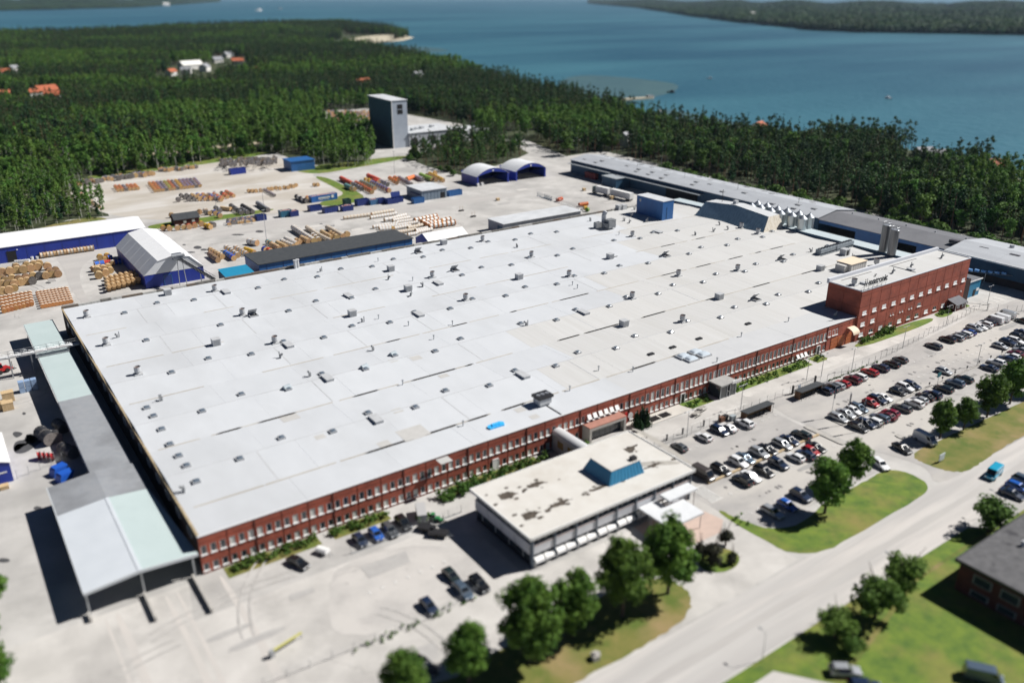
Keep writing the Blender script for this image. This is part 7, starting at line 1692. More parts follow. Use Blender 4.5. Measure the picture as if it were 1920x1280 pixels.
for a, b, m_, lb in ((835, 140, C_black, 'black waste bin beside the near bike shelter'), (800, 155, mat('bin_brown', (.14, .06, .03)), 'brown waste bin beside the near bike shelter'), (920, 140, mat('bin_grey', (.3, .34, .36)), 'pale grey waste container beside the near bike shelter')):
    p = at(1220+a/6, 760+b/6, .6); t = thing('waste_bin', lb, 'bin', (p.x, p.y, .02)); link('body', MB().hexa([(-.6, -.4, 0), (.6, -.4, 0), (.6, .4, 0), (-.6, .4, 0), (-.7, -.5, 1.2), (.7, -.5, 1.2), (.7, .5, 1.2), (-.7, .5, 1.2)]).mesh('body', m_), t); link('lid', MB().box(-.72, .72, -.52, .52, 1.2, 1.3).mesh('lid', m_), t)
# yellow striped barrier at the bottom forecourt
p = at(540, 1212); t = thing('barrier', 'yellow lifting barrier with grey cabinet on the bottom forecourt', 'barrier', (p.x, p.y, .02), .25)
link('arm', MB().box(-2.6, 2.6, -.12, .12, .9, 1.15).mesh('arm', mat('barrier_yellow', (.5, .48, .1), rough=.6)), t); link('cabinet', MB().box(-3.2, -2.5, -.3, .3, 0, 1.2).mesh('cabinet', C_grey), t); link('post', MB().rod((2.5, 0, 0), (2.5, 0, .9), .06).mesh('post', C_grey), t)
for (px, py), lb in (((1117, 1230), 'small pale boulder pile on the dry lawn'),):
    p = at(px, py, .4); t = thing('boulder', lb, 'boulder', (p.x, p.y, .02)); link('stone', MB().prism([(-.8, -.5), (.3, -.7), (.9, 0), (.4, .7), (-.6, .6)], 0, .9).prism([(-.4, -.3), (.4, -.3), (.3, .4), (-.3, .3)], .9, 1.2).mesh('stone', C_conc), t)
# jetty and boats on the lake
p = at(1150, 188, -1.5); q = at(1222, 183, -1.5); v = (q-p); L_ = v.length
t = thing('jetty', 'pale stone jetty reaching into the lake', 'jetty', (p.x, p.y, -2.5), math.atan2(v.y, v.x))
link('deck', MB().prism([(-10, -4), (L_, -3), (L_+3, 0), (L_, 3), (-10, 6)], -.5, 1.6).mesh('deck', M_sand), t); link('head', MB().box(L_-6, L_+1, -2, 2, 1.6, 3.2).mesh('head', C_grey), t)
for (px, py, s), lb in (((1258, 174, 1.6), 'small dark boat moored off the jetty head'), ((1238, 210, 1.2), 'tiny white boat near the wooded shore'), ((1666, 185, 1.4), 'tiny white boat far out on the right side of the lake'), ((485, 21, 9), 'white boat with wake on the far left water'), ((525, 18, 7), 'second pale boat on the far left water'), ((1330, 148, 1.3), 'tiny pale boat in the middle of the lake')):
    p = at(px, py, -2.4); t = thing('boat', lb, 'boat', (p.x, p.y, -2.5), R.uniform(0, 6)); t.scale = (s, s, s)
    link('hull', MB().prism([(-.9, -2.5), (.9, -2.5), (1.0, 0), (0, 3), (-1.0, 0)], -.2, .8).mesh('hull', C_white if 'dark' not in lb else C_black), t); link('cabin', MB().box(-.6, .6, -1.5, .3, .8, 1.7).mesh('cabin', C_white if 'dark' not in lb else C_black), t)
# ------------------------------------------------------------------ trees
def leaf_mat(name, c, c2, vary=.25, trans=.25):
    m = mat(name, c, c2, .75, .35, vary=vary, spec=.25, detail=3)
    nt = m.node_tree; b = nt.nodes['Principled BSDF']; out = nt.nodes['Material Output']
    tr = nt.nodes.new('ShaderNodeBsdfTranslucent'); mx = nt.nodes.new('ShaderNodeMixShader'); mx.inputs[0].default_value = trans
    src = b.inputs['Base Color'].links[0].from_socket
    nt.links.new(src, tr.inputs[0]); nt.links.new(b.outputs[0], mx.inputs[1]); nt.links.new(tr.outputs[0], mx.inputs[2]); nt.links.new(mx.outputs[0], out.inputs[0])
    return m
L_maple = leaf_mat('broad_leaf', (.05, .12, .014), (.12, .215, .03), .18)
L_birch = leaf_mat('birch_leaf', (.07, .14, .02), (.11, .19, .035), .2)
L_pine = leaf_mat('pine_needles', (.022, .06, .017), (.05, .10, .026), .4, .18)
L_spruce = leaf_mat('spruce_needles', (.012, .042, .017), (.03, .08, .025), .4, .15)
L_shrub = leaf_mat('shrub_leaf', (.045, .11, .014), (.085, .16, .025), .2)
L_purple = leaf_mat('dark_ornamental_leaf', (.03, .036, .022), (.05, .05, .03), .15)
M_bark = mat('bark', (.10, .07, .05), (.06, .045, .035), .95, 3, world=False)
M_barkp = mat('pine_bark', (.22, .11, .06), (.12, .075, .05), .95, 2, world=False)
M_barkb = mat('birch_bark', (.55, .54, .5), (.2, .19, .18), .9, 3, world=False, lo=.55, hi=.65)
def rnd_dir(r):
    z = r.uniform(-1, 1); a = r.uniform(0, 2*pi); s = math.sqrt(1-z*z); return Vector((s*math.cos(a), s*math.sin(a), z))
def leaves_on_blobs(blobs, per, size, seed, core=.6, upbias=.25):
    """leaf clumps scattered over many small lobes; each clump is a bent quad facing roughly outwards"""
    r = random.Random(seed); mb = MB()
    for c, rad in blobs:
        c = Vector(c)
        n = max(3, int(per*rad*rad))
        for _ in range(n):
            d = rnd_dir(r); d.z = d.z*.85+.1
            p = c+Vector((d.x*rad, d.y*rad, d.z*rad*.9))*r.uniform(.7, 1.08)
            nrm = (d+rnd_dir(r)*.75+Vector((0, 0, upbias))).normalized()
            a = nrm.orthogonal().normalized(); a.rotate(Matrix.Rotation(r.uniform(0, 6.28), 3, nrm)); b = nrm.cross(a)
            s = size*r.uniform(.6, 1.25)
            mb.poly([p-a*s*.5-b*s*.1, p-b*s*.45+nrm*s*.1, p+a*s*.5+b*s*.05, p+b*s*.45-nrm*s*.08])
    if core:
        for c, rad in blobs:
            c = Vector(c); q = rad*core
            V_ = [c+Vector((q, 0, 0)), c+Vector((0, q, 0)), c-Vector((q, 0, 0)), c-Vector((0, q, 0)), c+Vector((0, 0, q)), c-Vector((0, 0, q))]
            for i, j, k in ((0, 1, 4), (1, 2, 4), (2, 3, 4), (3, 0, 4), (1, 0, 5), (2, 1, 5), (3, 2, 5), (0, 3, 5)): mb.poly([V_[i], V_[j], V_[k]])
    return mb
def broad(seed, h=12, w=4.2, z0=1.6, nb=46, per=30, size=.55, rb=1.3, egg=.42):
    r = random.Random(seed); blobs = []
    hh = (h-z0)/2
    while len(blobs) < nb:
        d = rnd_dir(r); t = r.uniform(.05, .84) ** .6
        z = z0+hh+d.z*hh*t*.95
        u = (z-z0)/(h-z0); prof = min(1.12, 1.12*math.sqrt(max(.02, math.sin(pi*min(.99, u**.62)))))
        blobs.append(((d.x*w*.8*t*prof, d.y*w*.8*t*prof, z), rb*r.uniform(.45, 1.25)*(.55 if u > .86 else 1)))
    crown = leaves_on_blobs(blobs, per, size, seed+1)
    tr = MB().cyl((0, 0, -.1), (0, 0, z0+1), .26, .2, 8).cyl((0, 0, z0+1), (.2, .1, h*.7), .2, .06, 6)
    for k in range(5):
        a = r.uniform(0, 6.28); tr.cyl((0, 0, z0+.6+k*.8), (math.cos(a)*w*.5, math.sin(a)*w*.5, z0+2.4+k*1.3), .1, .03, 5)
    return crown, tr
def pine(seed, h=17, per=16, size=.72):
    r = random.Random(seed); blobs = []
    for k in range(11):
        u = r.random(); z = h*(.34+.62*u); w = 2.9*(1-u)**.5+.4
        a = r.uniform(0, 6.28); q = w*r.uniform(.3, .85)
        blobs.append(((math.cos(a)*q, math.sin(a)*q, z), r.uniform(.75, 1.25)))
    blobs.append(((0, 0, h*.97), .7))
    return leaves_on_blobs(blobs, per, size, seed+1, .55), MB().cyl((0, 0, -.2), (0, 0, h*.5), .22, .15, 6).cyl((0, 0, h*.5), (0, 0, h*.95), .15, .04, 5)
def spruce(seed, h=17.5, per=13, size=.75):
    r = random.Random(seed); blobs = []
    for k in range(13):
        u = k/12; z = h*(.12+.84*u); w = 2.9*(1-u)**.8+.25
        for q in range(1 if u > .7 else 2):
            a = r.uniform(0, 6.28); blobs.append(((math.cos(a)*w*.45, math.sin(a)*w*.45, z), max(.4, w*.62)))
    return leaves_on_blobs(blobs, per, size, seed+1, .6, -.1), MB().cyl((0, 0, -.2), (0, 0, h*.4), .22, .15, 6)
def birch(seed, h=15, per=9, size=.95):
    r = random.Random(seed); blobs = []
    for k in range(15):
        u = r.random(); z = h*(.3+.64*u); w = 2.5*math.sin(pi*min(.97, .15+.85*u))**.7
        a = r.uniform(0, 6.28); q = w*r.uniform(.2, .8); blobs.append(((math.cos(a)*q, math.sin(a)*q, z), r.uniform(.8, 1.3)))
    blobs.append(((0, 0, h*.96), .7))
    return leaves_on_blobs(blobs, per, size, seed+1, .5), MB().cyl((0, 0, -.2), (0, 0, h*.6), .16, .1, 6).cyl((0, 0, h*.6), (0, 0, h*.92), .1, .03, 5)
def tree_meshes(f, seeds, cm, tm, **kw):
    out = []
    for s in seeds:
        c, t = f(s, **kw); out.append((c.mesh('crown', cm), t.mesh('trunk', tm)))
    return out
def plant(name, label, cat, x, y, me, rz, sc, group=None, z=0.0):
    t = thing(name, label, cat, (x, y, z), rz, group); t.scale = sc if isinstance(sc, tuple) else (sc,)*3
    link('crown', me[0], t)
    if me[1]: link('trunk', me[1], t)
    return t
T_broad = tree_meshes(broad, (3, 8, 21, 34), L_maple, M_bark, h=12, w=4.3, nb=84, per=52, size=.5, rb=1.25)
for k, (px, py, sc, lb) in enumerate(((1252, 1112, 1.0, 'tall dense broadleaf tree nearest the office canopy at the forecourt lawn'), (1167, 1155, .98, 'dense broadleaf tree second from the office canopy on the dry lawn'), (1074, 1193, .84, 'dense broadleaf tree third from the office canopy on the dry lawn'), (992, 1240, 1.02, 'largest round broadleaf tree on the dry lawn at the bottom'),
                              (880, 1282, .74, 'smaller broadleaf tree at the left end of the dry lawn'), (762, 1330, .7, 'broadleaf treetop cut by the bottom edge left of the dry lawn'),
                              (1546, 962, .86, 'dark broadleaf tree on the trimmed green lawn over the blue car'), (1594, 910, .72, 'dark broadleaf tree on the green lawn behind the first one'), (1762, 822, .66, 'pyramid shaped broadleaf tree beside the silver-white van'), (1806, 806, .56, 'small broadleaf tree between larger lot trees at the lawn edge'),
                              (1850, 782, .80, 'big broadleaf tree at the right lawn edge in front of parked cars'), (1893, 757, .82, 'large broadleaf tree third from the van at the right lawn'), (1940, 735, .8, 'broadleaf tree cut by the right edge at the lawn'))):
    sc *= 1.25; p = at(px, py); plant('broadleaf_tree', lb, 'tree', p.x, p.y, T_broad[k % 4], R.uniform(0, 6), (sc*R.uniform(.92, 1.0), sc, sc*1.04), 'planted lawn trees')
T_bush = tree_meshes(broad, (41, 52), L_birch, M_bark, h=6.2, w=3.9, z0=.3, nb=38, per=55, size=.48, rb=1.15)
for k, (px, py, sc, lb) in enumerate(((1566, 1195, .72, 'rounded green bush tree nearest the bottom small lot'), (1640, 1158, 1.0, 'rounded green bush tree in the middle of the road verge'), (1692, 1105, .9, 'rounded green bush tree nearest the brick house on the verge'), (1852, 995, .95, 'dark rounded tree above the corner of the brick house'), (1595, 1225, .45, 'small shrub at the corner of the small lot'))):
    p = at(px, py); plant('bush_tree', lb, 'tree', p.x, p.y, T_bush[k % 2], k*2.1, sc*1.25, 'bush trees on the road verge')
T_orn = tree_meshes(broad, (61, 67), L_purple, M_bark, h=4.2, w=2.0, z0=.2, nb=22, per=60, size=.4, rb=.95)
for k, (px, py, sc, lb) in enumerate(((1312, 1050, .85, 'dark ornamental shrub at the left of the round flower bed'), (1336, 1058, 1.05, 'tallest dark ornamental shrub in the middle of the round flower bed'), (1360, 1022, .8, 'small dark ornamental shrub at the back of the round bed'), (1372, 1056, .6, 'low dark shrub at the front of the round bed'))):
    p = at(px, py); plant('ornamental_shrub', lb, 'shrub', p.x, p.y, T_orn[k % 2], k, sc, 'shrubs in the round bed')
p = at(1348, 1050); patch('flower_bed', [(p.x+4.2*math.cos(a), p.y+3.0*math.sin(a)) for a in [2*pi*i/16 for i in range(16)]], .04, M_grass, rnd=0)
o = tag(link('bed_kerb', (lambda m_: [m_.box(-.3, .3, -.15, .15, 0, .01)] and m_)(MB()).mesh('bed_kerb', C_conc)), 'flat stone at the edge of the round flower bed', 'stone'); o.location = (p.x+3.9, p.y-1.5, .05)
# thuja group at the facade
T_thu = tree_meshes(spruce, (71, 72), mat('thuja', (.02, .05, .015), (.03, .065, .02), .8, 1.0) and L_spruce, M_bark, h=5.5, per=30, size=.5)
for k, (px, py, sc) in enumerate(((1193, 800, .8), (1203, 797, .95), (1212, 799, .85), (1200, 808, .6))):
    p = at(px, py); plant('conifer', ['left conifer of the dark group beside the entrance porch', 'tallest conifer of the dark group beside the entrance porch', 'right conifer of the dark group beside the entrance porch', 'lowest bushy conifer of the dark group beside the entrance porch'][k], 'conifer', p.x, p.y, T_thu[k % 2], k, (sc*.5, sc*.5, sc), 'conifers by the porch')
# hedges and shrubs
def hedge(lb, x0, x1, y0, y1, h, seed, sz=.45, per=34):
    r = random.Random(seed); blobs = []; n = max(6, int((x1-x0)*(2.6 if h > .85 else 1.6)))
    for k in range(n):
        blobs.append(((r.uniform(x0, x1)-x0, r.uniform(y0, y1)-y0, h*r.uniform(.3, .75)), h*r.uniform(.4, .62)))
    t = thing('hedge', lb, 'hedge', (x0, y0, .02)); link('foliage', leaves_on_blobs(blobs, per, sz, seed).mesh('foliage', L_shrub), t)
    s_ = MB()
    for k in range(max(2, n//3)): s_.rod((blobs[k*2 % n][0][0], blobs[k*2 % n][0][1], 0), (blobs[k*2 % n][0][0], blobs[k*2 % n][0][1], h*.5), .05)
    link('stem', s_.mesh('stem', M_bark), t)
hedge('clipped green hedge under the left end of the brick facade', 29.5, 44.5, 125.2, 127, 1.3, 5)
hedge('green hedge right of the first facade hedge behind parked cars', 47.5, 58.5, 124.8, 126.8, 1.3, 6)
hedge('thick bright green hedge between facade and office corner', 69.5, 84, 123.2, 126.6, 1.9, 7)
hedge('narrow green hedge continuing behind the office roof', 84.5, 97.5, 124.4, 126.8, 1.5, 8)
hedge('green bush at the foot of the covered passage', 96.5, 99.6, 118, 122, 2.4, 9)
hedge('small bush between passage and entrance porch', 104, 107.5, 122.2, 125, 1.6, 10)
hedge('low shrub bed left of the glass entrance box', 139.5, 147.4, 124.4, 126.8, .9, 11)
hedge('long low shrub bed right of the glass entrance box', 156, 186, 124.2, 127, 1.0, 12)
hedge('small shrub bed before the orange doors', 188.5, 192.6, 124.6, 126.6, 1.0, 13)
hedge('row of shrubs at the left foot of the brick block', 210, 217, 125, 126.8, 1.4, 14)
hedge('taller shrubs in the middle foot of the brick block', 218, 225, 125.4, 127, 1.9, 15)
hedge('shrubs on grass before the red cabin', 250, 256.5, 125, 126.8, 1.1, 16)
hedge('small bush beside the wire fence at the brick wing yard', 62.5, 65, 119.6, 121.2, 1.6, 17)
hedge('weeds along the fence behind the red cars', 178, 203, 114.9, 115.3, .5, 18, .35, 20)
hedge('weedy growth along the wire fence on the bottom forecourt', 38, 60, 95.4, 97, .7, 19, .4, 14)
hedge('green weeds at the corner of the trimmed lawn and office walk', 111.5, 114.5, 83.5, 88.5, .8, 20, .4, 24)
# tall trees at the left picture edge
for k, (px, py, sc) in enumerate(((-16, 1150, .8), (-24, 1225, .75), (-12, 1300, .85), (-20, 1375, .85))):
    p = at(px, py); plant('broadleaf_tree', ['topmost', 'second', 'third', 'lowest'][k]+' leafy tree cut by the left edge at the bottom', 'tree', p.x, p.y, T_broad[(k+1) % 4], k*1.7, sc, 'trees at the left edge')
# young birches around the gravel yard
T_bir = tree_meshes(birch, (81, 82, 83), L_birch, M_barkb, h=14, per=12, size=.85)
bl = [(193, 408, .72), (168, 418, .7), (150, 414, .66), (130, 416, .75), (108, 420, .8), (86, 425, .78), (62, 428, .85), (48, 436, .9), (30, 432, .85), (12, 440, .8), (-10, 440, .9), (20, 425, .8), (50, 415, .9), (80, 410, .9), (105, 405, .85), (125, 395, .8), (-8, 420, .9), (25, 405, 1.0), (60, 398, 1.0), (90, 392, 1.0), (110, 380, 1.0), (132, 372, .5), (5, 395, 1.0), (40, 385, 1.05), (75, 378, 1.0), (100, 368, 1.0), (15, 378, 1.0), (60, 366, 1.05), (120, 358, .9)]
for k, (px, py, sc) in enumerate(bl):
    sc *= .82; p = at(px, py); plant('birch_tree', 'light green birch in the clump at the left of the gravel yard' if k else 'slender light birch at the right end of the clump by the storage hall', 'tree', p.x, p.y, T_bir[k % 3], R.uniform(0, 6), (sc*R.uniform(.8, 1.1), sc*R.uniform(.8, 1.1), sc), 'birches left of the gravel yard' if k else None)
T_sap = tree_meshes(birch, (86, 87), L_shrub, M_bark, h=5, per=30, size=.6)
T_shr = tree_meshes(broad, (91, 92, 93), L_shrub, M_bark, h=4.6, w=2.8, z0=.1, nb=22, per=28, size=.65, rb=1.2)
for k in range(34):
    t_ = k/33; px = 175+t_*345+R.uniform(-6, 6); py = 333-t_*48+R.uniform(-9, 1)
    p = at(px, py); plant('sapling', 'bright green sapling in the strip behind the gravel yard drums', 'sapling', p.x, p.y, T_sap[k % 2] if k % 3 else T_shr[k % 3], R.uniform(0, 6), R.uniform(.7, 1.15), 'saplings behind the gravel yard')
for k in range(26):
    t_ = k/25; x = 329+R.uniform(-1, 5); y = 330-t_*185
    plant('shrub', 'light green shrub in the hedge line behind the long warehouse', 'shrub', x, y, T_shr[k % 3], R.uniform(0, 6), R.uniform(1.2, 2.0), 'shrubs behind the long warehouse')
for k, (px, py, s_) in enumerate(((1480, 392, 1.6), (1555, 402, 1.3), (1610, 405, 1.4), (1660, 425, 1.3), (1685, 425, 1.7), (1760, 425, 1.5), (1845, 440, 1.5), (1890, 440, 1.7))):
    p = at(px, py); plant('shrub', 'light green shrub in the hedge line behind the long warehouse', 'shrub', p.x+12, p.y+4, T_shr[k % 3], k, s_, 'shrubs behind the long warehouse')
for k, (px, py, s_) in enumerate(((768, 302, 1.0), (775, 296, 1.3), (783, 300, 1.1), (850, 330, .8), (840, 322, .8), (825, 322, .7))):
    p = at(px, py); plant('shrub', 'green shrub at the left foot of the pine grove' if k < 3 else 'low shrub between pine grove and arch tents', 'shrub', p.x, p.y, T_shr[k % 3], k, s_, 'shrubs at the pine grove' if k < 3 else 'shrubs by the arch tents')

# ------------------------------------------------------------------ forest
T_pine = tree_meshes(pine, (101, 102, 103), L_pine, M_barkp)
T_spr = tree_meshes(spruce, (111, 112), L_spruce, M_bark)
T_bf = tree_meshes(birch, (121, 122), leaf_mat('wood_birch_leaf', (.075, .16, .022), (.12, .225, .04), .3), M_barkb, h=15.5, per=18, size=.72)
T_rb = tree_meshes(broad, (131, 132), leaf_mat('wood_leaf', (.05, .125, .018), (.09, .185, .03), .35), M_bark, h=14.5, w=4.4, z0=1.2, nb=26, per=14, size=.8, rb=1.5)
ALLT = T_pine+T_spr+T_bf+T_rb
rng = np.random.default_rng(5)
def fbm(x, y, s):
    return (np.sin(x/s+1.3*np.sin(y/s*.7))+np.sin(y/s*1.31+.8*np.sin(x/s*.53))+np.sin((x+y)/s*.77+2))/3
LANDW = LAND
SITEW = SITE
def px_clear(cx, cy, w, front, back):
    """clearing round a far house, longer towards the viewer"""
    return atl([(cx-w, cy+front), (cx+w, cy+front), (cx+w, cy-back), (cx-w, cy-back)])
VIL = [(365, 138, 46, 26, 16), (430, 124, 34, 20, 16), (318, 148, 28, 20, 10), (88, 186, 34, 22, 16), (18, 146, 26, 10, 12), (10, 188, 16, 10, 8), (680, 165, 20, 8, 6), (782, 152, 16, 12, 8), (512, 74, 24, 5, 5), (635, 84, 24, 5, 8), (690, 78, 50, 6, 12),
       (1172, 275, 12, 16, 8), (1400, 250, 60, 12, 12), (1440, 255, 40, 14, 10), (1500, 268, 34, 12, 8), (1745, 302, 60, 14, 16), (1890, 328, 40, 16, 14), (170, 118, 14, 6, 5), (640, 62, 10, 4, 3), (476, 138, 16, 6, 5)]
CLEAR = [px_clear(*v) for v in VIL]+[atl([(195, 299), (330, 291), (420, 278), (530, 268), (530, 259), (420, 266), (330, 279), (195, 287)]), atl([(940, 250), (1000, 262), (1060, 288), (1040, 300), (985, 285), (950, 275)]), atl([(95, 312), (130, 310), (130, 298), (95, 300)]), atl([(595, 240), (640, 248), (705, 260), (705, 215), (612, 205)]), atl([(750, 262), (885, 262), (900, 235), (830, 222), (750, 205)])]
CLEAR.append([(296, 60), (330, 60), (331, 372), (296, 376)])
def scatter(n, x0, x1, y0, y1):
    X = rng.uniform(x0, x1, n); Y = rng.uniform(y0, y1, n); return X, Y
# jittered grid
def grid(step, x0, x1, y0, y1):
    gx, gy = np.meshgrid(np.arange(x0, x1, step), np.arange(y0, y1, step))
    gx = gx.ravel()+rng.uniform(-.48, .48, gx.size)*step; gy = gy.ravel()+rng.uniform(-.48, .48, gy.size)*step
    return gx, gy
def frame_mask(X, Y, m=140, zt=0):
    s, c = math.sin(YAW), math.cos(YAW)
    r = X*s-Y*c; fw = X*c+Y*s
    z = fw*_cp+CAM_H*_sp
    px = 960+FPX*r/np.maximum(z, 1); py = 640+FPX*(-fw*_sp+CAM_H*_cp)/np.maximum(z, 1)
    return (fw > 60) & (px > -m) & (px < 1920+m) & (py < 1400), px, py, z
X, Y = grid(5.4, -500, 1500, 150, 3300)
ok, PX, PY, Z = frame_mask(X, Y)
ok &= inside_np(LANDW, X, Y) & ~inside_np(SITEW, X, Y)
for C_ in CLEAR: ok &= ~inside_np(C_, X, Y)
keep = (fbm(X+90, Y-40, 26) > -.83) & (rng.uniform(0, 1, X.size) < np.where(Z < 1000, 1.0, np.where(Z < 1800, .62, .42)))
ok &= keep
# keep trunks clear of the shore edge and of buildings
X, Y, PX, PY, Z = X[ok], Y[ok], PX[ok], PY[ok], Z[ok]
nz = .8*fbm(X, Y, 95)+.6*fbm(X+500, Y, 34)+rng.normal(0, .1, X.size)
kind = np.zeros(X.size, int)
u = rng.uniform(0, 1, X.size)
birchy = nz > .22
kind = np.where(birchy & (u < .9), rng.integers(5, 7, X.size), np.where(u < .62, rng.integers(0, 3, X.size), rng.integers(3, 5, X.size)))
grove = (PX > 770) & (PX < 1000) & (PY > 262) & (PY < 330)
kind = np.where((nz > -.25) & (u > .74), rng.integers(7, 9, X.size), kind)
kind = np.where((PX < 215) & (PY > 340) & (u < .85), rng.integers(5, 7, X.size), kind)
kind = np.where(grove & (u < .8), rng.integers(0, 3, X.size), kind)
leafy = ((PX > 540) & (PX < 735) & (PY > 255) & (PY < 320)) | ((PX > 470) & (PX < 720) & (PY > 195) & (PY < 250))
kind = np.where(leafy & (u < .8), rng.integers(5, 7, X.size), kind)
SCL = (.62+.62*rng.beta(2.2, 1.8, X.size))*(1+.12*fbm(X, Y, 33))*np.where(Z > 1000, 1.12, 1.0)
SCL = np.where(Z > 1800, SCL*1.15, SCL)
SCL = np.where(leafy, SCL*.92, SCL)
SCL = np.where((PX < 230) & (PY > 318), SCL*.66, SCL)
SCL = np.where(grove | ((PX > 740) & (PX < 900) & (PY > 250) & (PY < 330)), SCL*.72, SCL)
order = np.argsort(Z)
vis = (PX[order] > 0) & (PX[order] < 1920)
ind = order[vis][:285]
indset = set(ind.tolist())
FN = [('pine_tree', 'pine')]*3+[('spruce_tree', 'spruce')]*2+[('birch_tree', 'birch')]*2+[('broadleaf_tree', 'broadleaf')]*2
for i in ind:
    x, y, k, s = float(X[i]), float(Y[i]), int(kind[i]), float(SCL[i])
    if x > 300: reg = 'forest belt behind the warehouses'
    elif grove[i]: reg = 'grove behind the arch tents'
    else: reg = 'forest edge behind the back yards'
    nm, wd__ = FN[k]
    plant(nm, {'pine': 'brown trunked dark pine', 'spruce': 'narrow dark spruce', 'birch': 'lighter green birch', 'broadleaf': 'rounded green broadleaf tree'}[wd__]+' in the '+reg, 'tree', x, y, ALLT[k], R.uniform(0, 6.28), (s*R.uniform(.85, 1.2), s*R.uniform(.85, 1.2), s), wd__+' trees in the '+reg, -.05)
rest = np.array([i for i in range(X.size) if i not in indset])
print('forest', X.size)
# library objects for the scattered wood (not linked to the scene)
def lib_collection(name, meshes):
    c = bpy.data.collections.new(name)
    for k, (a, b) in enumerate(meshes):
        bm = bmesh.new(); bm.from_mesh(a); n = len(bm.faces)
        bm.from_mesh(b); me = bpy.data.meshes.new('forest_tree')
        bm.faces.ensure_lookup_table()
        for f in bm.faces[n:]: f.material_index = 1
        bm.to_mesh(me); bm.free()
        me.materials.append(a.materials[0]); me.materials.append(b.materials[0])
        o = bpy.data.objects.new('%s_%02d' % (name, k), me); c.objects.link(o)
    return c
def scatter_object(name, P, rot, scl, idx, coll, label):
    me = bpy.data.meshes.new(name); me.from_pydata([tuple(map(float, p)) for p in P], [], [])
    for nm, tp, data in (('rot', 'FLOAT', rot), ('scl', 'FLOAT', scl), ('idx', 'INT', idx)):
        a = me.attributes.new(nm, tp, 'POINT'); a.data.foreach_set('value', np.asarray(data, dtype=np.int32 if tp == 'INT' else np.float32))
    o = link(name, me); o['kind'] = 'stuff'; o['label'] = label; o['category'] = 'forest'
    ng = bpy.data.node_groups.new(name, 'GeometryNodeTree')
    ng.interface.new_socket('Geometry', in_out='INPUT', socket_type='NodeSocketGeometry'); ng.interface.new_socket('Geometry', in_out='OUTPUT', socket_type='NodeSocketGeometry')
    N = ng.nodes.new; L = ng.links.new
    gi, go = N('NodeGroupInput'), N('NodeGroupOutput')
    ci = N('GeometryNodeCollectionInfo'); ci.inputs['Collection'].default_value = coll; ci.inputs['Separate Children'].default_value = True; ci.inputs['Reset Children'].default_value = True
    ip = N('GeometryNodeInstanceOnPoints'); ip.inputs['Pick Instance'].default_value = True
    def attr(nm, tp):
        n = N('GeometryNodeInputNamedAttribute'); n.data_type = tp; n.inputs['Name'].default_value = nm
        return [s for s in n.outputs if s.enabled and s.name == 'Attribute'][0]
    cx = N('ShaderNodeCombineXYZ'); L(attr('rot', 'FLOAT'), cx.inputs[2])
    L(gi.outputs[0], ip.inputs['Points']); L(ci.outputs[0], ip.inputs['Instance']); L(attr('idx', 'INT'), ip.inputs['Instance Index'])
    L(cx.outputs[0], ip.inputs['Rotation']); L(attr('scl', 'FLOAT'), ip.inputs['Scale']); L(ip.outputs[0], go.inputs[0])
    m = o.modifiers.new('scatter', 'NODES'); m.node_group = ng
    return o
FC = lib_collection('forest_tree', ALLT)
scatter_object('forest_trees', np.stack([X[rest], Y[rest], np.full(rest.size, -.05)], 1), rng.uniform(0, 6.28, rest.size), SCL[rest], kind[rest], FC, 'dense mixed forest stretching to the lake shore')
# far shores: groves
def grove_mesh(seed):
    r = random.Random(seed); blobs = []; 
    for k in range(26):
        a = r.uniform(0, 6.28); q = 26*math.sqrt(r.random()); h = r.uniform(9, 19)
        blobs.append(((math.cos(a)*q, math.sin(a)*q, h*.5), h*.42))
    c = leaves_on_blobs(blobs, .55, 5.5, seed, .8)
    return c.mesh('crown', L_spruce if seed % 2 else L_pine), MB().cyl((0, 0, -1), (0, 0, 6), .4, .3, 5).mesh('trunk', M_bark)
GC = lib_collection('far_grove', [grove_mesh(s) for s in (201, 202, 203, 204)])
def far_points(rows, n):
    P = []; nj, ni = len(rows)-1, len(rows[0])-1
    for _ in range(n):
        uu = rng.uniform(0, 1)**1.6*nj*.999; vv = rng.uniform(0, ni*.999)
        j, i = int(uu), int(vv); a, b = uu-j, vv-i
        A, B, C_, D = (np.array(rows[j][i]), np.array(rows[j][i+1]), np.array(rows[j+1][i+1]), np.array(rows[j+1][i]))
        P.append((A*(1-b)+B*b)*(1-a)+(D*(1-b)+C_*b)*a)
    P = np.array(P); P[:, 2] -= .5
    return P
P = np.concatenate([far_points(rowsL, 4200), far_points(rowsR, 6500)])
# dense front edge
edge = []
for f_ in (FARL, FARR):
    for (xa, ya), (xb, yb) in zip(f_[:-1], f_[1:]):
        n = int(math.hypot(xb-xa, yb-ya)/26)
        for k in range(n):
            t_ = k/max(1, n); d = rng.uniform(1.01, 1.05); edge.append(((xa+(xb-xa)*t_)*d, (ya+(yb-ya)*t_)*d, 0))
P = np.concatenate([P, np.array(edge)])
scatter_object('far_forest', P, rng.uniform(0, 6.28, len(P)), rng.uniform(.8, 1.5, len(P)), rng.integers(0, 4, len(P)), GC, 'wooded far shore across the lake')

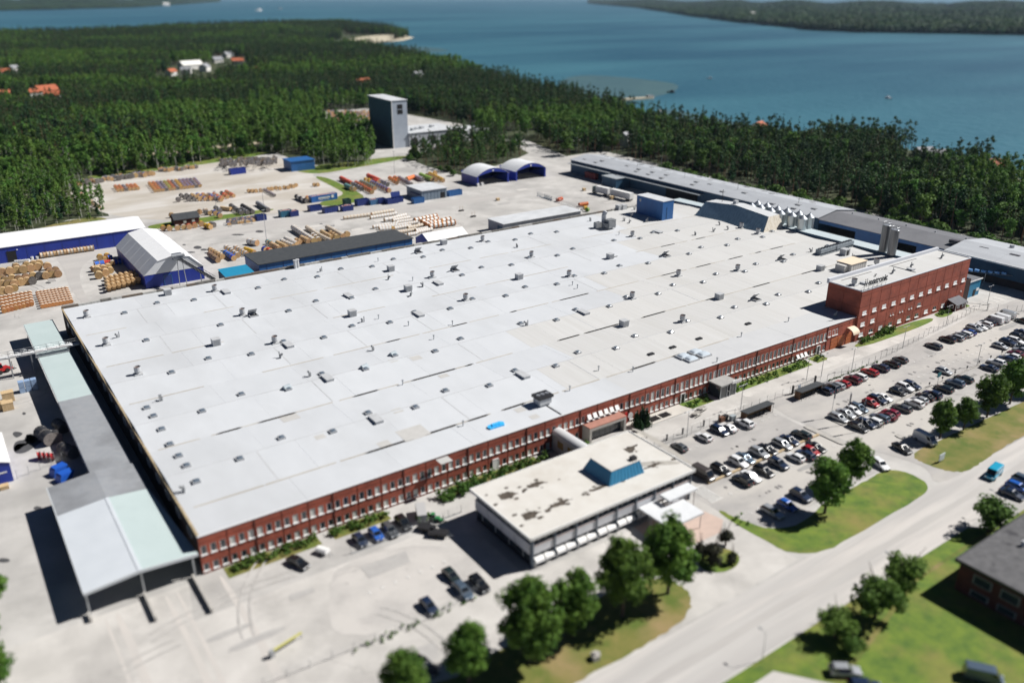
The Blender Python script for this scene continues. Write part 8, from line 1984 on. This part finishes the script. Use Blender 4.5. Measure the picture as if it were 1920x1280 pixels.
# ------------------------------------------------------------------ houses among the trees
def house(px, py, w, d, h, wall, roof, lb, rz=0.0):
    p = at(px, py); t = thing('house', lb, 'house', (p.x, p.y, -.05), rz)
    link('wall', MB().box(-w/2, w/2, -d/2, d/2, 0, h).sweep([(-d/2, h), (d/2, h), (0, h+d*.36)], 'x', -w/2, w/2).mesh('wall', wall), t)
    link('roof', MB().sweep([(-d/2-.6, h-.3), (0, h+d*.36), (d/2+.6, h-.3), (d/2+.6, h), (0, h+d*.36+.3), (-d/2-.6, h)], 'x', -w/2-.5, w/2+.5).mesh('roof', roof), t)
    for k in (-1, 1): link('window', MB().box(k*w*.25-.7, k*w*.25+.7, -d/2-.06, -d/2, 1.2, 2.4).mesh('window', C_glass), t)
    link('door', MB().box(-.5, .5, -d/2-.06, -d/2, 0, 2.1).mesh('door', C_grey), t)
R_tile = mat('orange_roof_tile', (.42, .12, .05), (.34, .09, .04), .8, .5); R_grey = mat('grey_house_roof', (.3, .31, .33), (.24, .25, .27), .8, .4); W_white = mat('white_house_wall', (.72, .71, .68), rough=.8); W_red = mat('red_house_wall', (.2, .045, .03), rough=.8)
for px, py, w, d, h, wl, rf, lb, rz in ((88, 178, 20, 12, 5, W_white, R_tile, 'orange roofed house in the forest at the left', .4), (100, 188, 14, 10, 5, W_white, R_tile, 'white house with orange roof below the other at left', -.3), (66, 182, 10, 8, 5, W_white, R_tile, 'small orange roofed outbuilding at the left', .2), (15, 186, 14, 10, 5, W_white, R_tile, 'orange roofed house at the far left edge', .3),
        (8, 142, 14, 9, 5, W_white, R_tile, 'small orange roofed house high at the left edge', .1), (27, 136, 9, 8, 6, W_white, R_grey, 'white house high at the left edge', .5), (358, 130, 30, 14, 6, W_white, W_white, 'large white building in the village clearing', .3), (322, 142, 12, 9, 5, W_white, R_tile, 'house with reddish roof left of the village clearing', .6), (350, 140, 12, 9, 6, W_white, R_grey, 'small white house before the large white building', -.4),
        (385, 134, 14, 10, 6, W_white, R_grey, 'white house right of the large white building', .9), (408, 118, 14, 10, 5, W_white, R_grey, 'pale house behind the village clearing', .2), (428, 108, 16, 10, 5, W_white, R_grey, 'farthest white house in the village', .5), (446, 122, 16, 10, 6, W_white, R_tile, 'red roofed white house at the right of the village', -.2), (372, 106, 18, 10, 5, W_red, R_tile, 'dark red house behind the village', .1),
        (478, 136, 10, 8, 4, W_red, R_tile, 'small red house right of the village', .3), (680, 162, 16, 10, 5, W_white, R_tile, 'orange roofed house in the trees before the tower', .2), (783, 150, 14, 10, 6, W_white, R_grey, 'white house in the trees right of the tower', .5), (633, 84, 22, 12, 5, W_white, R_grey, 'pale house on the sandy point', .2), (655, 88, 14, 9, 5, W_white, R_grey, 'second pale house on the sandy point', .7),
        (512, 76, 26, 12, 5, W_white, R_grey, 'pale house near the far lake shore', .3), (1172, 272, 8, 7, 6, W_white, R_grey, 'small white house among dark trees above the warehouse', .4), (1422, 246, 10, 8, 4, W_white, R_tile, 'shore house with pale red roof above the forest belt', .3), (1744, 302, 16, 8, 4, W_white, R_grey, 'long white house on the shore at the right', -.5), (1730, 297, 10, 8, 4, W_white, R_grey, 'grey roofed shore house left of the long white house', -.4),
        (1868, 326, 10, 9, 5, W_white, R_tile, 'orange roofed white house on the shore at the right edge', -.6), (1410, 34, 30, 22, 16, W_white, W_white, 'white house on the far right shore', 0), (1428, 35, 24, 18, 12, W_white, W_white, 'second white house on the far right shore', 0), (312, 12, 60, 30, 20, W_white, W_white, 'white building on the far left shore', 0)):
    house(px, py, w, d, h, wl, rf, lb, rz)
t = thing('shed_frame', 'pale steel frame canopy behind the far end of the long warehouse', 'canopy', tuple(at(1085, 282)))
p = at(1085, 282); mb = MB()
for k in range(4): mb.rod((p.x-8+k*5, p.y, 0), (p.x-8+k*5, p.y, 5), .15); mb.rod((p.x-8+k*5, p.y, 5), (p.x-8+k*5, p.y+12, 7), .12); mb.rod((p.x-8+k*5, p.y+12, 0), (p.x-8+k*5, p.y+12, 7), .15)
for q in range(4): mb.rod((p.x-8, p.y+q*4, 5+q*.66), (p.x+7, p.y+q*4, 5+q*.66), .1)
part('frame', mb, C_grey, t)

# ------------------------------------------------------------------ a person walking in the far lot
def person(x, y, rz):
    t = thing('person', 'person in dark trousers and green vest walking behind the parked cars', 'person', (x, y, .03), rz)
    V_ = []; E_ = []; Rd = []
    def add(p, r, par=None):
        V_.append(p); Rd.append(r)
        if par is not None: E_.append((par, len(V_)-1))
        return len(V_)-1
    pel = add((0, 0, .95), (.15, .11)); wa = add((0, 0, 1.1), (.135, .1), pel); ch = add((0, -.01, 1.3), (.17, .115), wa); nk0 = add((0, 0, 1.45), (.075, .07), ch); nk = add((0, -.01, 1.53), (.055, .055), nk0); hd = add((0, -.02, 1.63), (.085, .1), nk); tp = add((0, -.02, 1.73), (.06, .07), hd)
    add((0, -.13, 1.62), (.018, .018), hd)
    for s, f in ((-1, .22), (1, -.18)):
        hip = add((s*.1, 0, .88), (.095, .1), pel); kn = add((s*.1, -f*.6-.03, .5), (.065, .065), hip); an = add((s*.1, -f+.05, .09), (.042, .045), kn); add((s*.11, -f-.12, .04), (.045, .035), an)
        sh = add((s*.2, 0, 1.41), (.065, .065), ch); el = add((s*.27, f*.4, 1.13), (.045, .045), sh); wr = add((s*.27, f*.4-.14, .9), (.03, .03), el); pa = add((s*.265, f*.4-.17, .83), (.033, .022), wr)
        for q, ln in enumerate((.065, .08, .085, .07)):
            k0 = add((s*.265, f*.4-.2+q*.02, .79), (.009, .009), pa); add((s*.255, f*.4-.205+q*.02, .79-ln), (.008, .008), k0)
        add((s*.25, f*.4-.225, .79), (.01, .01), pa)
    me = bpy.data.meshes.new('body'); me.from_pydata(V_, E_, []); o = bpy.data.objects.new('body', me); COL.objects.link(o)
    m = o.modifiers.new('skin', 'SKIN'); 
    for i, r in enumerate(Rd): me.skin_vertices[0].data[i].radius = r
    me.skin_vertices[0].data[0].use_root = True
    o.modifiers.new('sub', 'SUBSURF').levels = 1
    dg = bpy.context.evaluated_depsgraph_get(); dg.update(); em = bpy.data.meshes.new_from_object(o.evaluated_get(dg)); bpy.data.objects.remove(o)
    em.name = 'body'; em.materials.clear()
    for q in (mat('skin', (.5, .3, .22), rough=.6), mat('green_vest', (.06, .22, .05), rough=.8), mat('dark_trousers', (.02, .022, .03), rough=.9)): em.materials.append(q)
    for f in em.polygons:
        c = f.center; f.use_smooth = True
        f.material_index = 2 if c.z < .97 and abs(c.x) < .2 else (1 if 1.0 < c.z < 1.47 or (c.z >= .93 and abs(c.x) < .18 and c.z < 1.47) else 0)
    link('body', em, t)
    bm = bmesh.new(); bmesh.ops.create_uvsphere(bm, u_segments=10, v_segments=6, radius=.105); 
    for v in bm.verts: v.co = Vector((v.co.x*.9, v.co.y, v.co.z*.8))
    bmesh.ops.delete(bm, geom=[f for f in bm.faces if f.calc_center_median().z < -.02 and f.calc_center_median().y < .03], context='FACES')
    hm = bpy.data.meshes.new('hair'); bm.to_mesh(hm); bm.free(); hm.materials.append(mat('hair_brown', (.05, .03, .02), rough=.8)); link('hair', hm, t, (0, 0, 1.67))
    for s in (-1, 1): link('eye', MB().box(-.012, .012, -.006, .006, -.008, .008).mesh('eye', C_black), t, (s*.032, -.122, 1.645))
    link('mouth', MB().box(-.025, .025, -.006, .006, -.005, .005).mesh('mouth', mat('lip', (.3, .1, .09))), t, (0, -.112, 1.575))
    for s in (-1, 1): link('ear', MB().box(-.01, .01, -.02, .02, -.03, .03).mesh('ear', mat('skin', (.5, .3, .22))), t, (s*.088, -.02, 1.63))
p = at(1460+1165/6, 640+968/6); person(p.x, p.y, .8)

# ------------------------------------------------------------------ summer haze over the lake
hz = bpy.data.materials.new('haze'); hz.use_nodes = True
nt = hz.node_tree; nt.nodes.remove(nt.nodes['Principled BSDF'])
pv = nt.nodes.new('ShaderNodeVolumePrincipled'); pv.inputs['Color'].default_value = (.55, .75, .98, 1); pv.inputs['Density'].default_value = HAZE; pv.inputs['Anisotropy'].default_value = .2
nt.links.new(pv.outputs[0], nt.nodes['Material Output'].inputs['Volume'])
o = link('haze', MB().box(-31000, 31000, -31000, 31000, -41.5, 150).mesh('haze', hz)); o['kind'] = 'stuff'
